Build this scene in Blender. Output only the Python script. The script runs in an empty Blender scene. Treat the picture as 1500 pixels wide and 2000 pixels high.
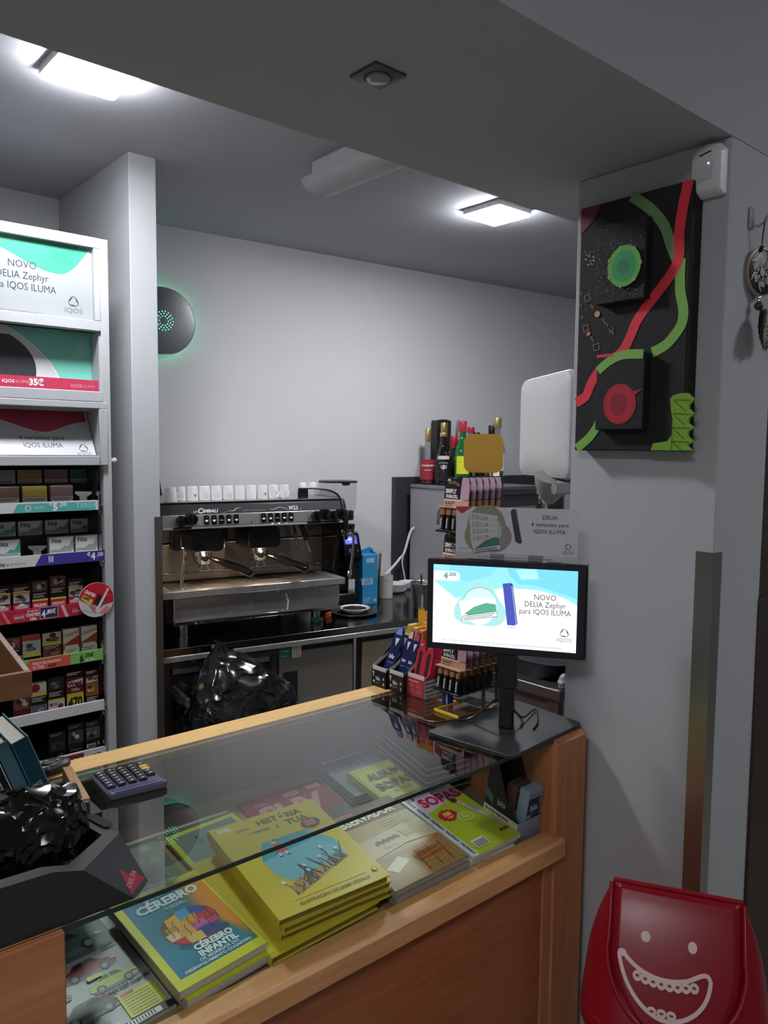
import bpy, math, random
from mathutils import Vector, Matrix, noise
random.seed(7)
SC = bpy.context.scene
COL = SC.collection

# ------------------------------------------------------------------ camera, world, exposure
cam_d = bpy.data.cameras.new('camera')
cam = bpy.data.objects.new('camera', cam_d)
COL.objects.link(cam)
SC.camera = cam
RW = [[0.7577108, -0.0447971, 0.6510511], [-0.6525190, -0.0667728, 0.7548247], [0.0096585, -0.9967621, -0.0798254]]
cam.matrix_world = Matrix(((RW[0][0], -RW[0][1], -RW[0][2], 0.0), (RW[1][0], -RW[1][1], -RW[1][2], 0.0),
                           (RW[2][0], -RW[2][1], -RW[2][2], 1.6), (0, 0, 0, 1)))
cam_d.sensor_fit = 'VERTICAL'
cam_d.sensor_height = 36.0
cam_d.lens = 36.0 * 1526.0 / 2000.0
cam_d.clip_start = 0.02
world = bpy.data.worlds.new('world')
SC.world = world
world.use_nodes = True
world.node_tree.nodes['Background'].inputs[0].default_value = (0.96, 0.97, 1.0, 1)
world.node_tree.nodes['Background'].inputs[1].default_value = 0.08
SC.view_settings.view_transform = 'Standard'
SC.view_settings.look = 'None'
SC.view_settings.gamma = 1.0
SC.view_settings.use_curve_mapping = False
SC.view_settings.exposure = 0.08
SC.cycles.max_bounces = 10
SC.cycles.transparent_max_bounces = 16
PANEL = 165.0        # radiance of the two bar LED panels
SHOP = 14.0         # radiance of the shop-side panels behind the viewer

# ------------------------------------------------------------------ materials
def lin(c):
    return tuple(((v / 255.0) / 12.92 if v / 255.0 <= 0.04045 else ((v / 255.0 + 0.055) / 1.055) ** 2.4) for v in c)
MATS = {}
def mat(c, rough=0.5, metal=0.0, emit=0.0, var=0.06, scale=40.0, bump=0.0, spec=0.5, coat=0.0, stretch=None, name=None):
    key = (tuple(c), rough, metal, emit, var, scale, bump, spec, coat, stretch)
    if key in MATS: return MATS[key]
    m = bpy.data.materials.new(name or ('mat_%03d' % len(MATS)))
    m.use_nodes = True
    nt = m.node_tree; N = nt.nodes; L = nt.links
    b = N['Principled BSDF']
    l = lin(c)
    b.inputs['Base Color'].default_value = (*l, 1)
    b.inputs['Roughness'].default_value = rough
    b.inputs['Metallic'].default_value = metal
    b.inputs['Specular IOR Level'].default_value = spec
    b.inputs['Coat Weight'].default_value = coat
    if emit > 0:
        b.inputs['Emission Color'].default_value = (*l, 1)
        b.inputs['Emission Strength'].default_value = emit
    if var > 0 or bump > 0:
        tc = N.new('ShaderNodeTexCoord')
        nz = N.new('ShaderNodeTexNoise'); nz.inputs['Scale'].default_value = scale
        nz.inputs['Detail'].default_value = 3.0
        if stretch:
            mp = N.new('ShaderNodeMapping'); mp.inputs['Scale'].default_value = stretch
            L.new(tc.outputs['Object'], mp.inputs['Vector']); L.new(mp.outputs['Vector'], nz.inputs['Vector'])
        else:
            L.new(tc.outputs['Object'], nz.inputs['Vector'])
        if var > 0:
            mx = N.new('ShaderNodeMix'); mx.data_type = 'RGBA'
            mx.inputs[6].default_value = (*[x * (1 - var) for x in l], 1)
            mx.inputs[7].default_value = (*[min(1, x * (1 + var)) for x in l], 1)
            L.new(nz.outputs['Fac'], mx.inputs[0]); L.new(mx.outputs[2], b.inputs['Base Color'])
            mr = N.new('ShaderNodeMapRange')
            mr.inputs[3].default_value = max(0.02, rough * (1 - var * 2)); mr.inputs[4].default_value = min(1, rough * (1 + var * 2))
            L.new(nz.outputs['Fac'], mr.inputs[0]); L.new(mr.outputs[0], b.inputs['Roughness'])
        if bump > 0:
            bp = N.new('ShaderNodeBump'); bp.inputs['Strength'].default_value = bump; bp.inputs['Distance'].default_value = 0.002
            L.new(nz.outputs['Fac'], bp.inputs['Height']); L.new(bp.outputs['Normal'], b.inputs['Normal'])
    MATS[key] = m
    return m
def glass(tint=(235, 245, 240), strength=1.0, rough=0.0):
    key = ('glass', tint, strength, rough)
    if key in MATS: return MATS[key]
    m = bpy.data.materials.new('clear_glass'); m.use_nodes = True
    nt = m.node_tree; N = nt.nodes; L = nt.links
    N.remove(N['Principled BSDF']); out = N['Material Output']
    t = N.new('ShaderNodeBsdfTransparent'); t.inputs[0].default_value = (*lin(tint), 1)
    g = N.new('ShaderNodeBsdfGlossy'); g.inputs['Roughness'].default_value = rough
    f = N.new('ShaderNodeFresnel'); f.inputs[0].default_value = 1.45
    mu = N.new('ShaderNodeMath'); mu.operation = 'MULTIPLY'; mu.inputs[1].default_value = strength
    mx = N.new('ShaderNodeMixShader')
    ge = N.new('ShaderNodeNewGeometry'); iv = N.new('ShaderNodeMath'); iv.operation = 'SUBTRACT'; iv.inputs[0].default_value = 1.0
    m2 = N.new('ShaderNodeMath'); m2.operation = 'MULTIPLY'
    L.new(ge.outputs['Backfacing'], iv.inputs[1]); L.new(f.outputs[0], m2.inputs[0]); L.new(iv.outputs[0], m2.inputs[1]); L.new(m2.outputs[0], mu.inputs[0]); L.new(mu.outputs[0], mx.inputs[0])
    L.new(t.outputs[0], mx.inputs[1]); L.new(g.outputs[0], mx.inputs[2]); L.new(mx.outputs[0], out.inputs[0])
    MATS[key] = m
    return m
def wood(c1, c2, axis='x', rough=0.42, name='wood'):
    key = ('wood', c1, c2, axis, rough)
    if key in MATS: return MATS[key]
    m = bpy.data.materials.new(name); m.use_nodes = True
    nt = m.node_tree; N = nt.nodes; L = nt.links; b = N['Principled BSDF']
    tc = N.new('ShaderNodeTexCoord'); mp = N.new('ShaderNodeMapping')
    mp.inputs['Scale'].default_value = {'x': (2.5, 30, 30), 'y': (30, 2.5, 30), 'z': (30, 30, 2.5)}[axis]
    nz = N.new('ShaderNodeTexNoise'); nz.inputs['Scale'].default_value = 3.0; nz.inputs['Detail'].default_value = 6.0
    cr = N.new('ShaderNodeValToRGB')
    cr.color_ramp.elements[0].position = 0.3; cr.color_ramp.elements[0].color = (*lin(c1), 1)
    cr.color_ramp.elements[1].position = 0.7; cr.color_ramp.elements[1].color = (*lin(c2), 1)
    L.new(tc.outputs['Object'], mp.inputs[0]); L.new(mp.outputs[0], nz.inputs['Vector'])
    L.new(nz.outputs['Fac'], cr.inputs[0]); L.new(cr.outputs[0], b.inputs['Base Color'])
    b.inputs['Roughness'].default_value = rough
    MATS[key] = m
    return m
def plaster(c, name, bump=0.12):
    return mat(c, 0.85, 0, 0, 0.03, 6.0, bump, 0.3, name=name)
STEEL = mat((186, 184, 182), 0.28, 1.0, 0, 0.10, 60.0, stretch=(1, 1, 14), name='brushed_steel')
STEELH = mat((190, 188, 186), 0.34, 0.75, 0, 0.12, 60.0, stretch=(1, 14, 14), name='brushed_steel_long')
CHROME = mat((205, 205, 205), 0.08, 1.0, 0, 0.04, name='chrome')
MIRROR = mat((182, 179, 174), 0.26, 0.72, 0, 0.08, name='polished_steel')
BLACK = mat((20, 20, 22), 0.35, name='black_plastic')
BLACKM = mat((24, 24, 27), 0.55, name='matt_black')
BLACKG = mat((12, 12, 13), 0.12, name='gloss_black')
WHITE = mat((226, 227, 228), 0.35, name='white_plastic')
WHITEG = mat((232, 231, 228), 0.12, coat=0.5, name='glazed_white')
PAPER = mat((214, 208, 196), 0.8, 0, 0, 0.12, 300.0, name='page_edges')
RUBBER = mat((15, 15, 15), 0.7, name='rubber')
BEECH = wood((196, 138, 86), (216, 160, 104), 'x', 0.40, 'beech_long')
BEECHZ = wood((178, 112, 68), (198, 132, 84), 'z', 0.40, 'beech_upright')
LEDGE = wood((214, 172, 106), (226, 186, 120), 'x', 0.45, 'pale_beech')
BROWNW = wood((112, 76, 46), (132, 92, 58), 'x', 0.5, 'brown_wood')

# ------------------------------------------------------------------ mesh builder
class MB:
    def __init__(s): s.v = []; s.f = []; s.m = []
    def add(s, vs, fs, mi=0, M=None):
        o = len(s.v)
        s.v += [tuple(M @ Vector(p)) for p in vs] if M is not None else [tuple(p) for p in vs]
        for f in fs: s.f.append(tuple(o + i for i in f)); s.m.append(mi)
        return s
    def box(s, x0, y0, z0, x1, y1, z1, mi=0, M=None):
        return s.add([(x0, y0, z0), (x1, y0, z0), (x1, y1, z0), (x0, y1, z0), (x0, y0, z1), (x1, y0, z1), (x1, y1, z1), (x0, y1, z1)],
                     [(0, 3, 2, 1), (4, 5, 6, 7), (0, 1, 5, 4), (1, 2, 6, 5), (2, 3, 7, 6), (3, 0, 4, 7)], mi, M)
    def prism(s, pts, a0, a1, axis='z', mi=0, M=None):
        n = len(pts)
        def P(p, a):
            return (p[0], p[1], a) if axis == 'z' else ((p[0], a, p[1]) if axis == 'y' else (a, p[0], p[1]))
        vs = [P(p, a0) for p in pts] + [P(p, a1) for p in pts]
        fs = [tuple(range(n))[::-1], tuple(range(n, 2 * n))] + [(i, (i + 1) % n, n + (i + 1) % n, n + i) for i in range(n)]
        return s.add(vs, fs, mi, M)
    def loft(s, rings, cap0=True, cap1=True, mi=0, M=None, close=True):
        n = len(rings[0]); vs = [p for r in rings for p in r]; fs = []
        for k in range(len(rings) - 1):
            for i in range(n if close else n - 1):
                j = (i + 1) % n
                fs.append((k * n + i, k * n + j, (k + 1) * n + j, (k + 1) * n + i))
        if cap0: fs.append(tuple(range(n))[::-1])
        if cap1: fs.append(tuple(range((len(rings) - 1) * n, len(rings) * n)))
        return s.add(vs, fs, mi, M)
    def lathe(s, prof, seg=24, c=(0, 0, 0), mi=0, M=None, cap0=True, cap1=True):
        rings = [[(c[0] + r * math.cos(2 * math.pi * i / seg), c[1] + r * math.sin(2 * math.pi * i / seg), c[2] + z) for i in range(seg)] for r, z in prof]
        return s.loft(rings, cap0, cap1, mi, M)
    def tube(s, pts, r, seg=10, mi=0, M=None):
        P = [Vector(p) for p in pts]; rings = []
        rs = r if isinstance(r, (list, tuple)) else [r] * len(P)
        up = None
        for i, p in enumerate(P):
            t = (P[min(i + 1, len(P) - 1)] - P[max(i - 1, 0)]).normalized()
            if up is None:
                up = t.orthogonal().normalized()
            else:
                up = (up - t * up.dot(t)).normalized()
            w = t.cross(up)
            rings.append([tuple(p + (up * math.cos(2 * math.pi * k / seg) + w * math.sin(2 * math.pi * k / seg)) * rs[i]) for k in range(seg)])
        return s.loft(rings, True, True, mi, M)
    def ball(s, c, r, seg=14, mi=0, M=None, sz=1.0):
        prof = [(max(1e-4, r * math.sin(math.pi * k / 8)), -r * sz * math.cos(math.pi * k / 8)) for k in range(9)]
        return s.lathe(prof, seg, c, mi, M)
    def grid(s, fn, nu, nv, mi=0, M=None):
        vs = [fn(i / nu, j / nv) for j in range(nv + 1) for i in range(nu + 1)]
        fs = [(j * (nu + 1) + i, j * (nu + 1) + i + 1, (j + 1) * (nu + 1) + i + 1, (j + 1) * (nu + 1) + i) for j in range(nv) for i in range(nu)]
        return s.add(vs, fs, mi, M)
def rrect(w, h, r, n=5, cx=0.0, cy=0.0):
    out = []
    for qx, qy, a0 in ((1, -1, -90), (1, 1, 0), (-1, 1, 90), (-1, -1, 180)):
        for k in range(n + 1):
            a = math.radians(a0 + 90 * k / n)
            out.append((cx + qx * (w / 2 - r) + r * math.cos(a), cy + qy * (h / 2 - r) + r * math.sin(a)))
    return out
def bez(p0, p1, p2, p3, n=10):
    out = []
    for k in range(n + 1):
        t = k / n
        out.append(tuple((1 - t) ** 3 * a + 3 * (1 - t) ** 2 * t * b + 3 * (1 - t) * t * t * c + t ** 3 * d for a, b, c, d in zip(p0, p1, p2, p3)))
    return out
def smooth_path(pts, n=6):
    P = [Vector(p) for p in pts]; out = []
    for i in range(len(P) - 1):
        a, b, c, d = P[max(i - 1, 0)], P[i], P[i + 1], P[min(i + 2, len(P) - 1)]
        for k in range(n):
            t = k / n
            out.append(tuple(0.5 * ((2 * b) + (c - a) * t + (2 * a - 5 * b + 4 * c - d) * t * t + (3 * b - a - 3 * c + d) * t ** 3)))
    out.append(tuple(P[-1]))
    return out
def frame(o, u, v):
    u = Vector(u).normalized(); v = Vector(v); v = (v - u * v.dot(u)).normalized(); n = u.cross(v)
    return Matrix(((u.x, v.x, n.x, o[0]), (u.y, v.y, n.y, o[1]), (u.z, v.z, n.z, o[2]), (0, 0, 0, 1)))
def rot(loc, rx=0, ry=0, rz=0):
    return Matrix.Translation(loc) @ Matrix.Rotation(math.radians(rz), 4, 'Z') @ Matrix.Rotation(math.radians(ry), 4, 'Y') @ Matrix.Rotation(math.radians(rx), 4, 'X')
FRONT = ((1, 0, 0), (0, 0, 1))      # faces -Y
LEFT = ((0, -1, 0), (0, 0, 1))      # faces -X
TOP = ((1, 0, 0), (0, 1, 0))        # faces up

def build(name, mb, mats, parent=None, M=None, bevel=0.0, smooth=35, seg=2):
    me = bpy.data.meshes.new(name)
    me.from_pydata(mb.v, [], mb.f)
    mats = mats if isinstance(mats, (list, tuple)) else [mats]
    for m in mats: me.materials.append(m)
    if len(mats) > 1: me.polygons.foreach_set('material_index', mb.m)
    if smooth:
        me.polygons.foreach_set('use_smooth', [True] * len(me.polygons))
        me.set_sharp_from_angle(angle=math.radians(smooth))
    me.update()
    o = bpy.data.objects.new(name, me)
    COL.objects.link(o)
    if parent is not None: o.parent = parent
    if M is not None: o.matrix_local = M
    if bevel > 0:
        b = o.modifiers.new('bevel', 'BEVEL'); b.width = bevel; b.segments = seg; b.limit_method = 'ANGLE'; b.angle_limit = math.radians(40)
    return o
def tag(o, label, cat, group=None, kind=None):
    o['label'] = label; o['category'] = cat
    if group: o['group'] = group
    if kind: o['kind'] = kind
    return o
def thing(name, label, cat, loc=(0, 0, 0), rz=0, group=None, M=None):
    o = bpy.data.objects.new(name, None); COL.objects.link(o)
    o.empty_display_size = 0.05
    o.matrix_world = M if M is not None else rot(loc, rz=rz)
    return tag(o, label, cat, group)
def struct(name, mb, m, **k):
    o = build(name, mb, m, **k); o['kind'] = 'structure'; return o
def copy_tree(o, parent=None):
    c = o.copy(); COL.objects.link(c)
    if parent is not None: c.parent = parent
    for ch in list(o.children): copy_tree(ch, c)
    return c

# ------------------------------------------------------------------ lettering (glyph outlines of the built-in font, cached)
CHARS = "ABCDEFGHIJKLMNOPQRSTUVWXYZabcdefghijklmnopqrstuvwxyz0123456789.,:/-+%&!ÇÃÉÓÍÊÂÀçãéóíêâà€º'"
GLY = {}
def make_glyphs():
    tmp = []
    def fo(s, off, res=2):
        c = bpy.data.curves.new('glyph', 'FONT'); c.body = s; c.size = 1.0; c.offset = off; c.resolution_u = res
        c.fill_mode = 'FRONT'
        o = bpy.data.objects.new('glyph', c); COL.objects.link(o); tmp.append(o); return o
    sets = [(0, 0.0), (1, 0.022), (2, 0.045)]
    obs = {}
    for w, off in sets:
        for ch in CHARS: obs[(w, ch)] = fo(ch, off)
    adv = {ch: fo('.' + ch + '.', 0) for ch in CHARS}
    dot1, dot2 = fo('.', 0), fo('..', 0)
    bpy.context.view_layer.update()
    dg = bpy.context.evaluated_depsgraph_get()
    def mesh(o):
        e = o.evaluated_get(dg); me = e.to_mesh()
        vs = [tuple(v.co) for v in me.vertices]; fs = [tuple(p.vertices) for p in me.polygons]
        e.to_mesh_clear(); return vs, fs
    mx = lambda o: max([v[0] for v in mesh(o)[0]] or [0])
    d1 = mx(dot1); ad = mx(dot2) - d1
    for ch in CHARS:
        a = mx(adv[ch]) - d1 - ad
        for w, _ in sets: GLY[(w, ch)] = (*mesh(obs[(w, ch)]), a)
    for o in tmp:
        c = o.data; bpy.data.objects.remove(o); bpy.data.curves.remove(c)
make_glyphs()

class Print:
    """flat print: coloured shapes and letters in the plane of a face, stacked a few hundredths of a millimetre apart"""
    def __init__(s): s.mb = MB(); s.cols = []; s.z = 0.0004
    def _c(s, c):
        if c not in s.cols: s.cols.append(c)
        s.z += 0.00003
        return s.cols.index(c)
    def poly(s, pts, c):
        i = s._c(c); s.mb.add([(p[0], p[1], s.z) for p in pts], [tuple(range(len(pts)))], i); return s
    def rect(s, x, y, w, h, c): return s.poly([(x, y), (x + w, y), (x + w, y + h), (x, y + h)], c)
    def rr(s, x, y, w, h, r, c): return s.poly(rrect(w, h, r, 4, x + w / 2, y + h / 2), c)
    def circ(s, x, y, r, c, ry=None, n=28, a=0):
        ry = ry or r; ca, sa = math.cos(math.radians(a)), math.sin(math.radians(a))
        pts = []
        for k in range(n):
            px, py = r * math.cos(2 * math.pi * k / n), ry * math.sin(2 * math.pi * k / n)
            pts.append((x + px * ca - py * sa, y + px * sa + py * ca))
        return s.poly(pts, c)
    def ring(s, fn, c, n=36):
        i = s._c(c); vs = []; fs = []
        for k in range(n):
            (ix, iy), (ox, oy) = fn(2 * math.pi * k / n); vs += [(ix, iy, s.z), (ox, oy, s.z)]
        for k in range(n):
            j = (k + 1) % n; fs.append((2 * k, 2 * k + 1, 2 * j + 1, 2 * j))
        s.mb.add(vs, fs, i); return s
    def line(s, pts, w, c, closed=False):
        i = s._c(c); P = [Vector((p[0], p[1])) for p in pts]; n = len(P); vs = []; fs = []
        ws = w if isinstance(w, (list, tuple)) else [w] * n
        for k in range(n):
            a = P[(k - 1) % n] if (closed or k > 0) else P[k]; b = P[(k + 1) % n] if (closed or k < n - 1) else P[k]
            t = (b - a); t = t.normalized() if t.length > 1e-9 else Vector((1, 0)); nn = Vector((-t.y, t.x)) * ws[k] / 2
            vs += [(P[k].x + nn.x, P[k].y + nn.y, s.z), (P[k].x - nn.x, P[k].y - nn.y, s.z)]
        for k in range(n if closed else n - 1):
            j = (k + 1) % n; fs.append((2 * k + 1, 2 * j + 1, 2 * j, 2 * k))
        s.mb.add(vs, fs, i); return s
    def text(s, t, x, y, size, c, w=0, sx=1.0, al='L', rot=0.0, slant=0.0, track=0.0):
        i = s._c(c); size *= 1.0
        tw = sum((GLY[(w, ch)][2] if (w, ch) in GLY else 0.3) + track for ch in t) * size * sx
        px = {'L': 0, 'C': -tw / 2, 'R': -tw}[al]
        ca, sa = math.cos(math.radians(rot)), math.sin(math.radians(rot))
        for ch in t:
            g = GLY.get((w, ch))
            if g:
                vs = []
                for v in g[0]:
                    qx, qy = px + (v[0] + v[1] * slant) * size * sx, v[1] * size
                    vs.append((x + qx * ca - qy * sa, y + qx * sa + qy * ca, s.z))
                s.mb.add(vs, g[1], i); px += (g[2] + track) * size * sx
            else: px += (0.3 + track) * size * sx
        return s
    def logo(s, x, y, r, c):
        def f(a):
            k = 1 + 0.10 * math.cos(3 * (a - math.pi / 2))
            th = 0.22 - 0.12 * math.cos(3 * (a - math.pi / 2) + 0.5)
            return ((x + r * k * (1 - th) * math.cos(a), y + r * k * (1 - th) * math.sin(a)), (x + r * k * math.cos(a), y + r * k * math.sin(a)))
        return s.ring(f, c)
    def put(s, parent, M, name='print', rough=0.45, emit=0.0, warp=None, coat=0.0, kind=None):
        if warp: s.mb.v = [tuple(warp(*v)) for v in s.mb.v]
        ms = [mat(c, rough, 0, emit, 0.0 if emit else 0.04, 120.0, coat=coat) for c in s.cols]
        o = build(name, s.mb, ms, parent, M, smooth=0)
        return o

def wpart(name, mb, mats, t, bevel=0.0, smooth=35, parent=None, seg=2):
    """a part whose shape is given in room coordinates, hung under thing t (or under its part)"""
    inv = t.matrix_world.inverted()
    mb.v = [tuple(inv @ Vector(v)) for v in mb.v]
    return build(name, mb, mats, parent or t, None, bevel, smooth, seg)
def wput(pr, part, t, o, ax, name='print', **k):
    return pr.put(part, t.matrix_world.inverted() @ frame(o, *ax), name, **k)

# ------------------------------------------------------------------ the room
PAINT = plaster((178, 180, 182), 'grey_wall_paint')
PAINTB = plaster((216, 215, 217), 'grey_wall_paint_brightened')  # back wall tone raised to make up for the weak light reaching it
PAINT2 = plaster((172, 173, 178), 'grey_ceiling_paint')
m = MB().box(-2.2, -2.6, -0.05, 4.8, 3.4, 0.0)
struct('floor', m, mat((168, 162, 154), 0.35, 0, 0, 0.10, 8.0, name='floor_tile'))
struct('ceiling', MB().box(-2.2, 1.224, 2.545, 4.8, 3.4, 2.60), PAINT2)
struct('ceiling', MB().box(-2.2, -2.6, 2.80, 4.8, 0.707, 2.85), PAINT2)
struct('wall_soffit', MB().box(-2.2, 0.707, 2.177, 4.8, 1.224, 2.85), PAINT2)
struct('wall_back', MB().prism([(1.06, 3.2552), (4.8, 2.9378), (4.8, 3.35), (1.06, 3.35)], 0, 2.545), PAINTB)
struct('wall_back_left', MB().box(-2.2, 3.16, 0, 1.060, 3.35, 2.545), PAINT)
struct('wall_left', MB().box(-2.3, -2.6, 0, -2.2, 3.3, 2.85), PAINT)
struct('wall_far_right', MB().box(4.8, -2.6, 0, 4.9, 3.3, 2.85), PAINT)
struct('wall_partition', MB().box(1.060, 2.5, 0, 1.153, 3.26, 2.545), PAINT, bevel=0.003)
struct('wall_right', MB().box(1.440, 0.707, 0, 1.645, 1.040, 2.177), PAINT, bevel=0.003)
struct('wall_behind_viewer', MB().box(-2.2, -2.7, 0, 4.8, -2.6, 0.9).box(-2.2, -2.7, 2.3, 4.8, -2.6, 2.85).box(-2.2, -2.7, 0.9, -1.2, -2.6, 2.3).box(2.6, -2.7, 0.9, 4.8, -2.6, 2.3), PAINT)
# steel guards on the two corners
g = MB().prism([(1.4385, 0.7055), (1.4385, 0.742), (1.4375, 0.742), (1.4360, 0.7045), (1.467, 0.7040), (1.467, 0.7055)], 0.0, 1.41)
TRIM = mat((176, 172, 168), 0.30, 1.0, 0, 0.03, 3.0, name='guard_steel')
struct('trim_1', g, TRIM, smooth=0)
g = MB().prism([(1.1545, 2.4985), (1.130, 2.4985), (1.130, 2.497), (1.1565, 2.4965), (1.1565, 2.535), (1.1545, 2.535)], 0.0, 1.365)
struct('trim_2', g, TRIM, smooth=0)
# dark door beside the pier
d = MB().box(1.650, 0.745, 0.0, 2.45, 0.785, 2.05).box(1.640, 0.700, 0.0, 1.668, 0.80, 1.30).box(1.640, 0.735, 1.30, 1.668, 0.80, 2.08)
struct('door_1', d, wood((48, 36, 30), (60, 46, 38), 'z', 0.45, 'dark_door_wood'), bevel=0.002)
struct('wall_over_door', MB().box(1.645, 0.707, 2.06, 4.8, 0.90, 2.177).box(2.45, 0.707, 0, 4.8, 0.90, 2.06), PAINT)

# ------------------------------------------------------------------ lamps
def panel(name, label, x0, y0, x1, y1, zc, L, group=None):
    t = thing(name, label, 'light', ((x0 + x1) / 2, (y0 + y1) / 2, zc - 0.03), group=group)
    w, h = (x1 - x0) / 2, (y1 - y0) / 2
    fr = MB().prism(rrect(2 * w, 2 * h, 0.012), 0.020, 0.030)
    build('frame', fr.prism(rrect(2 * w, 2 * h, 0.012), 0.009, 0.0205), WHITE, t, bevel=0.001)
    df = MB().prism(rrect(2 * w - 0.006, 2 * h - 0.006, 0.012), 0.0, 0.0095)
    build('diffuser', df, mat((247, 249, 255), 0.5, 0, L, 0, name='led_diffuser'), t, bevel=0.004)
    return t
panel('ceiling_light', 'glowing square LED ceiling light above the cigarette cabinet', 0.665, 1.925, 0.860, 2.115, 2.545, PANEL)
panel('ceiling_light', 'glowing square LED ceiling light nearest the black painting', 2.292, 2.010, 2.487, 2.205, 2.545, PANEL)
panel('ceiling_light', 'square LED ceiling light in the shop area by the entrance', 2.2, -1.0, 2.8, -0.4, 2.80, SHOP)
panel('ceiling_light', 'square LED ceiling light in the shop area left of the viewer', -1.5, -0.6, -0.9, 0.0, 2.80, SHOP * 1.9)
# recessed spot, switched off
t = thing('recessed_spotlight', 'unlit square recessed spotlight in the lowered ceiling', 'light', (0.809, 0.962, 2.177))
sq = rrect(0.062, 0.062, 0.004, 2); ring = [(0.023 * math.cos(a), 0.023 * math.sin(a)) for a in [2 * math.pi * k / 24 for k in range(24)]]
mb = MB()
N = 24
def sqp(k):
    a = 2 * math.pi * k / N; c, s = math.cos(a), math.sin(a); q = 0.031 / max(abs(c), abs(s)); return (c * q, s * q)
mb.loft([[(*sqp(k), 0.0) for k in range(N)], [(*sqp(k), -0.004) for k in range(N)], [(*ring[k], -0.005) for k in range(N)], [(*ring[k], 0.0) for k in range(N)]], False, False)
build('bezel', mb, mat((92, 92, 95), 0.4, 0.3), t, smooth=30)
build('reflector', MB().lathe([(0.0225, -0.0045), (0.0225, -0.001), (0.018, -0.0005)], 24), mat((30, 30, 32), 0.5), t)
build('lamp_glass', MB().lathe([(0.0185, -0.0012), (0.0185, -0.0075), (0.012, -0.0095), (0.002, -0.0100)], 24), mat((150, 150, 150), 0.15), t)
# fluorescent batten
t = thing('fluorescent_batten', 'unlit grey fluorescent batten half hidden behind the lowered ceiling', 'light', (1.60, 1.75, 2.545))
build('housing', MB().box(-0.050, -0.45, -0.052, 0.035, 0.43, 0.0), mat((178, 178, 180), 0.5), t, bevel=0.003)
arc = [(0.07 * math.cos(math.pi * k / 12), -0.054 - 0.042 * math.sin(math.pi * k / 12)) for k in range(13)]
build('diffuser', MB().prism([(-0.07, -0.050)] + [(-a, b) for a, b in arc] + [(0.07, -0.050)], -0.48, 0.46, 'y'), mat((150, 150, 152), 0.45), t)
# round wall lamp with green LEDs
t = thing('wall_lamp', 'round brushed steel wall lamp with a ring of green LEDs', 'lamp', (1.495, 3.218, 2.137), -4.85)
dm = MB().lathe([(0.143, 0.0), (0.143, 0.004), (0.14, 0.006), (0.05, 0.012), (0.001, 0.012)], 64)
RX = Matrix.Rotation(math.radians(90), 4, 'X')
build('disc', dm, mat((125, 128, 128), 0.28, 1.0, 0, 0.15, 5.0, name='brushed_disc'), t, Matrix.Translation((0, -0.03, 0)) @ RX, smooth=25)
build('stem', MB().lathe([(0.045, 0), (0.045, 0.03)], 24), BLACKM, t, RX)
led = MB()
for q in range(3):
    n = (10, 14, 18)[q]; r = (0.020, 0.030, 0.040)[q]
    for k in range(n):
        a = 2 * math.pi * (k + 0.5 * q) / n
        led.ball((r * math.cos(a), r * math.sin(a), 0.012), 0.0017, 6)
build('led_ring', led, mat((90, 255, 225), 0.3, 0, 6.0, 0, name='green_led'), t, Matrix.Translation((0, -0.031, 0)) @ RX)['kind'] = 'stuff'
gl = MB().lathe([(0.10, 0.0), (0.10, 0.003)], 40, cap0=True, cap1=True)
build('glow_strip', MB().lathe([(0.085, 0), (0.098, 0), (0.098, 0.003), (0.085, 0.003)], 48, cap0=False, cap1=False), mat((120, 255, 205), 0.4, 0, 14.0, 0, name='green_glow_strip'), t, Matrix.Translation((0, -0.022, 0)) @ RX)

# ------------------------------------------------------------------ back bar: steel worktop and cabinets
BR = -9.28
BM = rot((1.19, 2.576, 0.0), rz=BR)
def bpart(name, mb, mats, t, bevel=0.0):
    mb.v = [tuple(BM @ Vector(v)) for v in mb.v]
    return wpart(name, mb, mats, t, bevel)
t = thing('steel_worktop', 'long stainless steel worktop along the back wall under the coffee machine', 'worktop', M=BM.copy())
wpart('top', MB().prism([(1.19, 2.576), (4.1, 2.1005), (4.1, 2.992), (1.19, 3.238)], 0.850, 0.880), mat((120, 118, 117), 0.16, 1.0, 0, 0.10, 30.0, stretch=(1, 12, 1), name='worktop_steel'), t, bevel=0.003)
bpart('front_lip', MB().box(0, -0.003, 0.832, 2.948, 0.010, 0.852), STEELH, t, bevel=0.002)
DS = mat((150, 145, 138), 0.36, 0.6, 0, 0.10, 40.0, stretch=(1, 1, 10), name='cabinet_steel')
DARKST = mat((84, 83, 83), 0.4, 0.7, 0, 0.1, name='dark_steel')
def unit(label, x0, x1):
    t = thing('counter_cabinet', label, 'cabinet', M=BM @ Matrix.Translation((x0, 0.035, 0.0)))
    bpart('carcass', MB().box(x0, 0.065, 0.05, x1 - 0.001, 0.60, 0.832), DARKST, t)
    return t
u = unit('dark steel coffee counter cabinet with the pulled out knock drawer', 0.0, 0.455)
bpart('top_rail', MB().box(0, 0.025, 0.80, 0.455, 0.065, 0.832), DARKST, u)
bpart('drawer_panel', MB().box(0.045, 0.035, 0.775, 0.425, 0.065, 0.822), DS, u, bevel=0.002)
bpart('stile', MB().box(0, 0.035, 0.05, 0.035, 0.065, 0.80), DARKST, u)
bpart('stile', MB().box(0.430, 0.035, 0.05, 0.455, 0.065, 0.80), DARKST, u)
bpart('drawer_box', MB().box(0.055, -0.205, 0.30, 0.40, -0.190, 0.68).box(0.055, -0.190, 0.30, 0.065, 0.064, 0.68).box(0.39, -0.190, 0.30, 0.40, 0.064, 0.68).box(0.055, -0.205, 0.29, 0.40, 0.064, 0.30), BLACKM, u)
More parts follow.
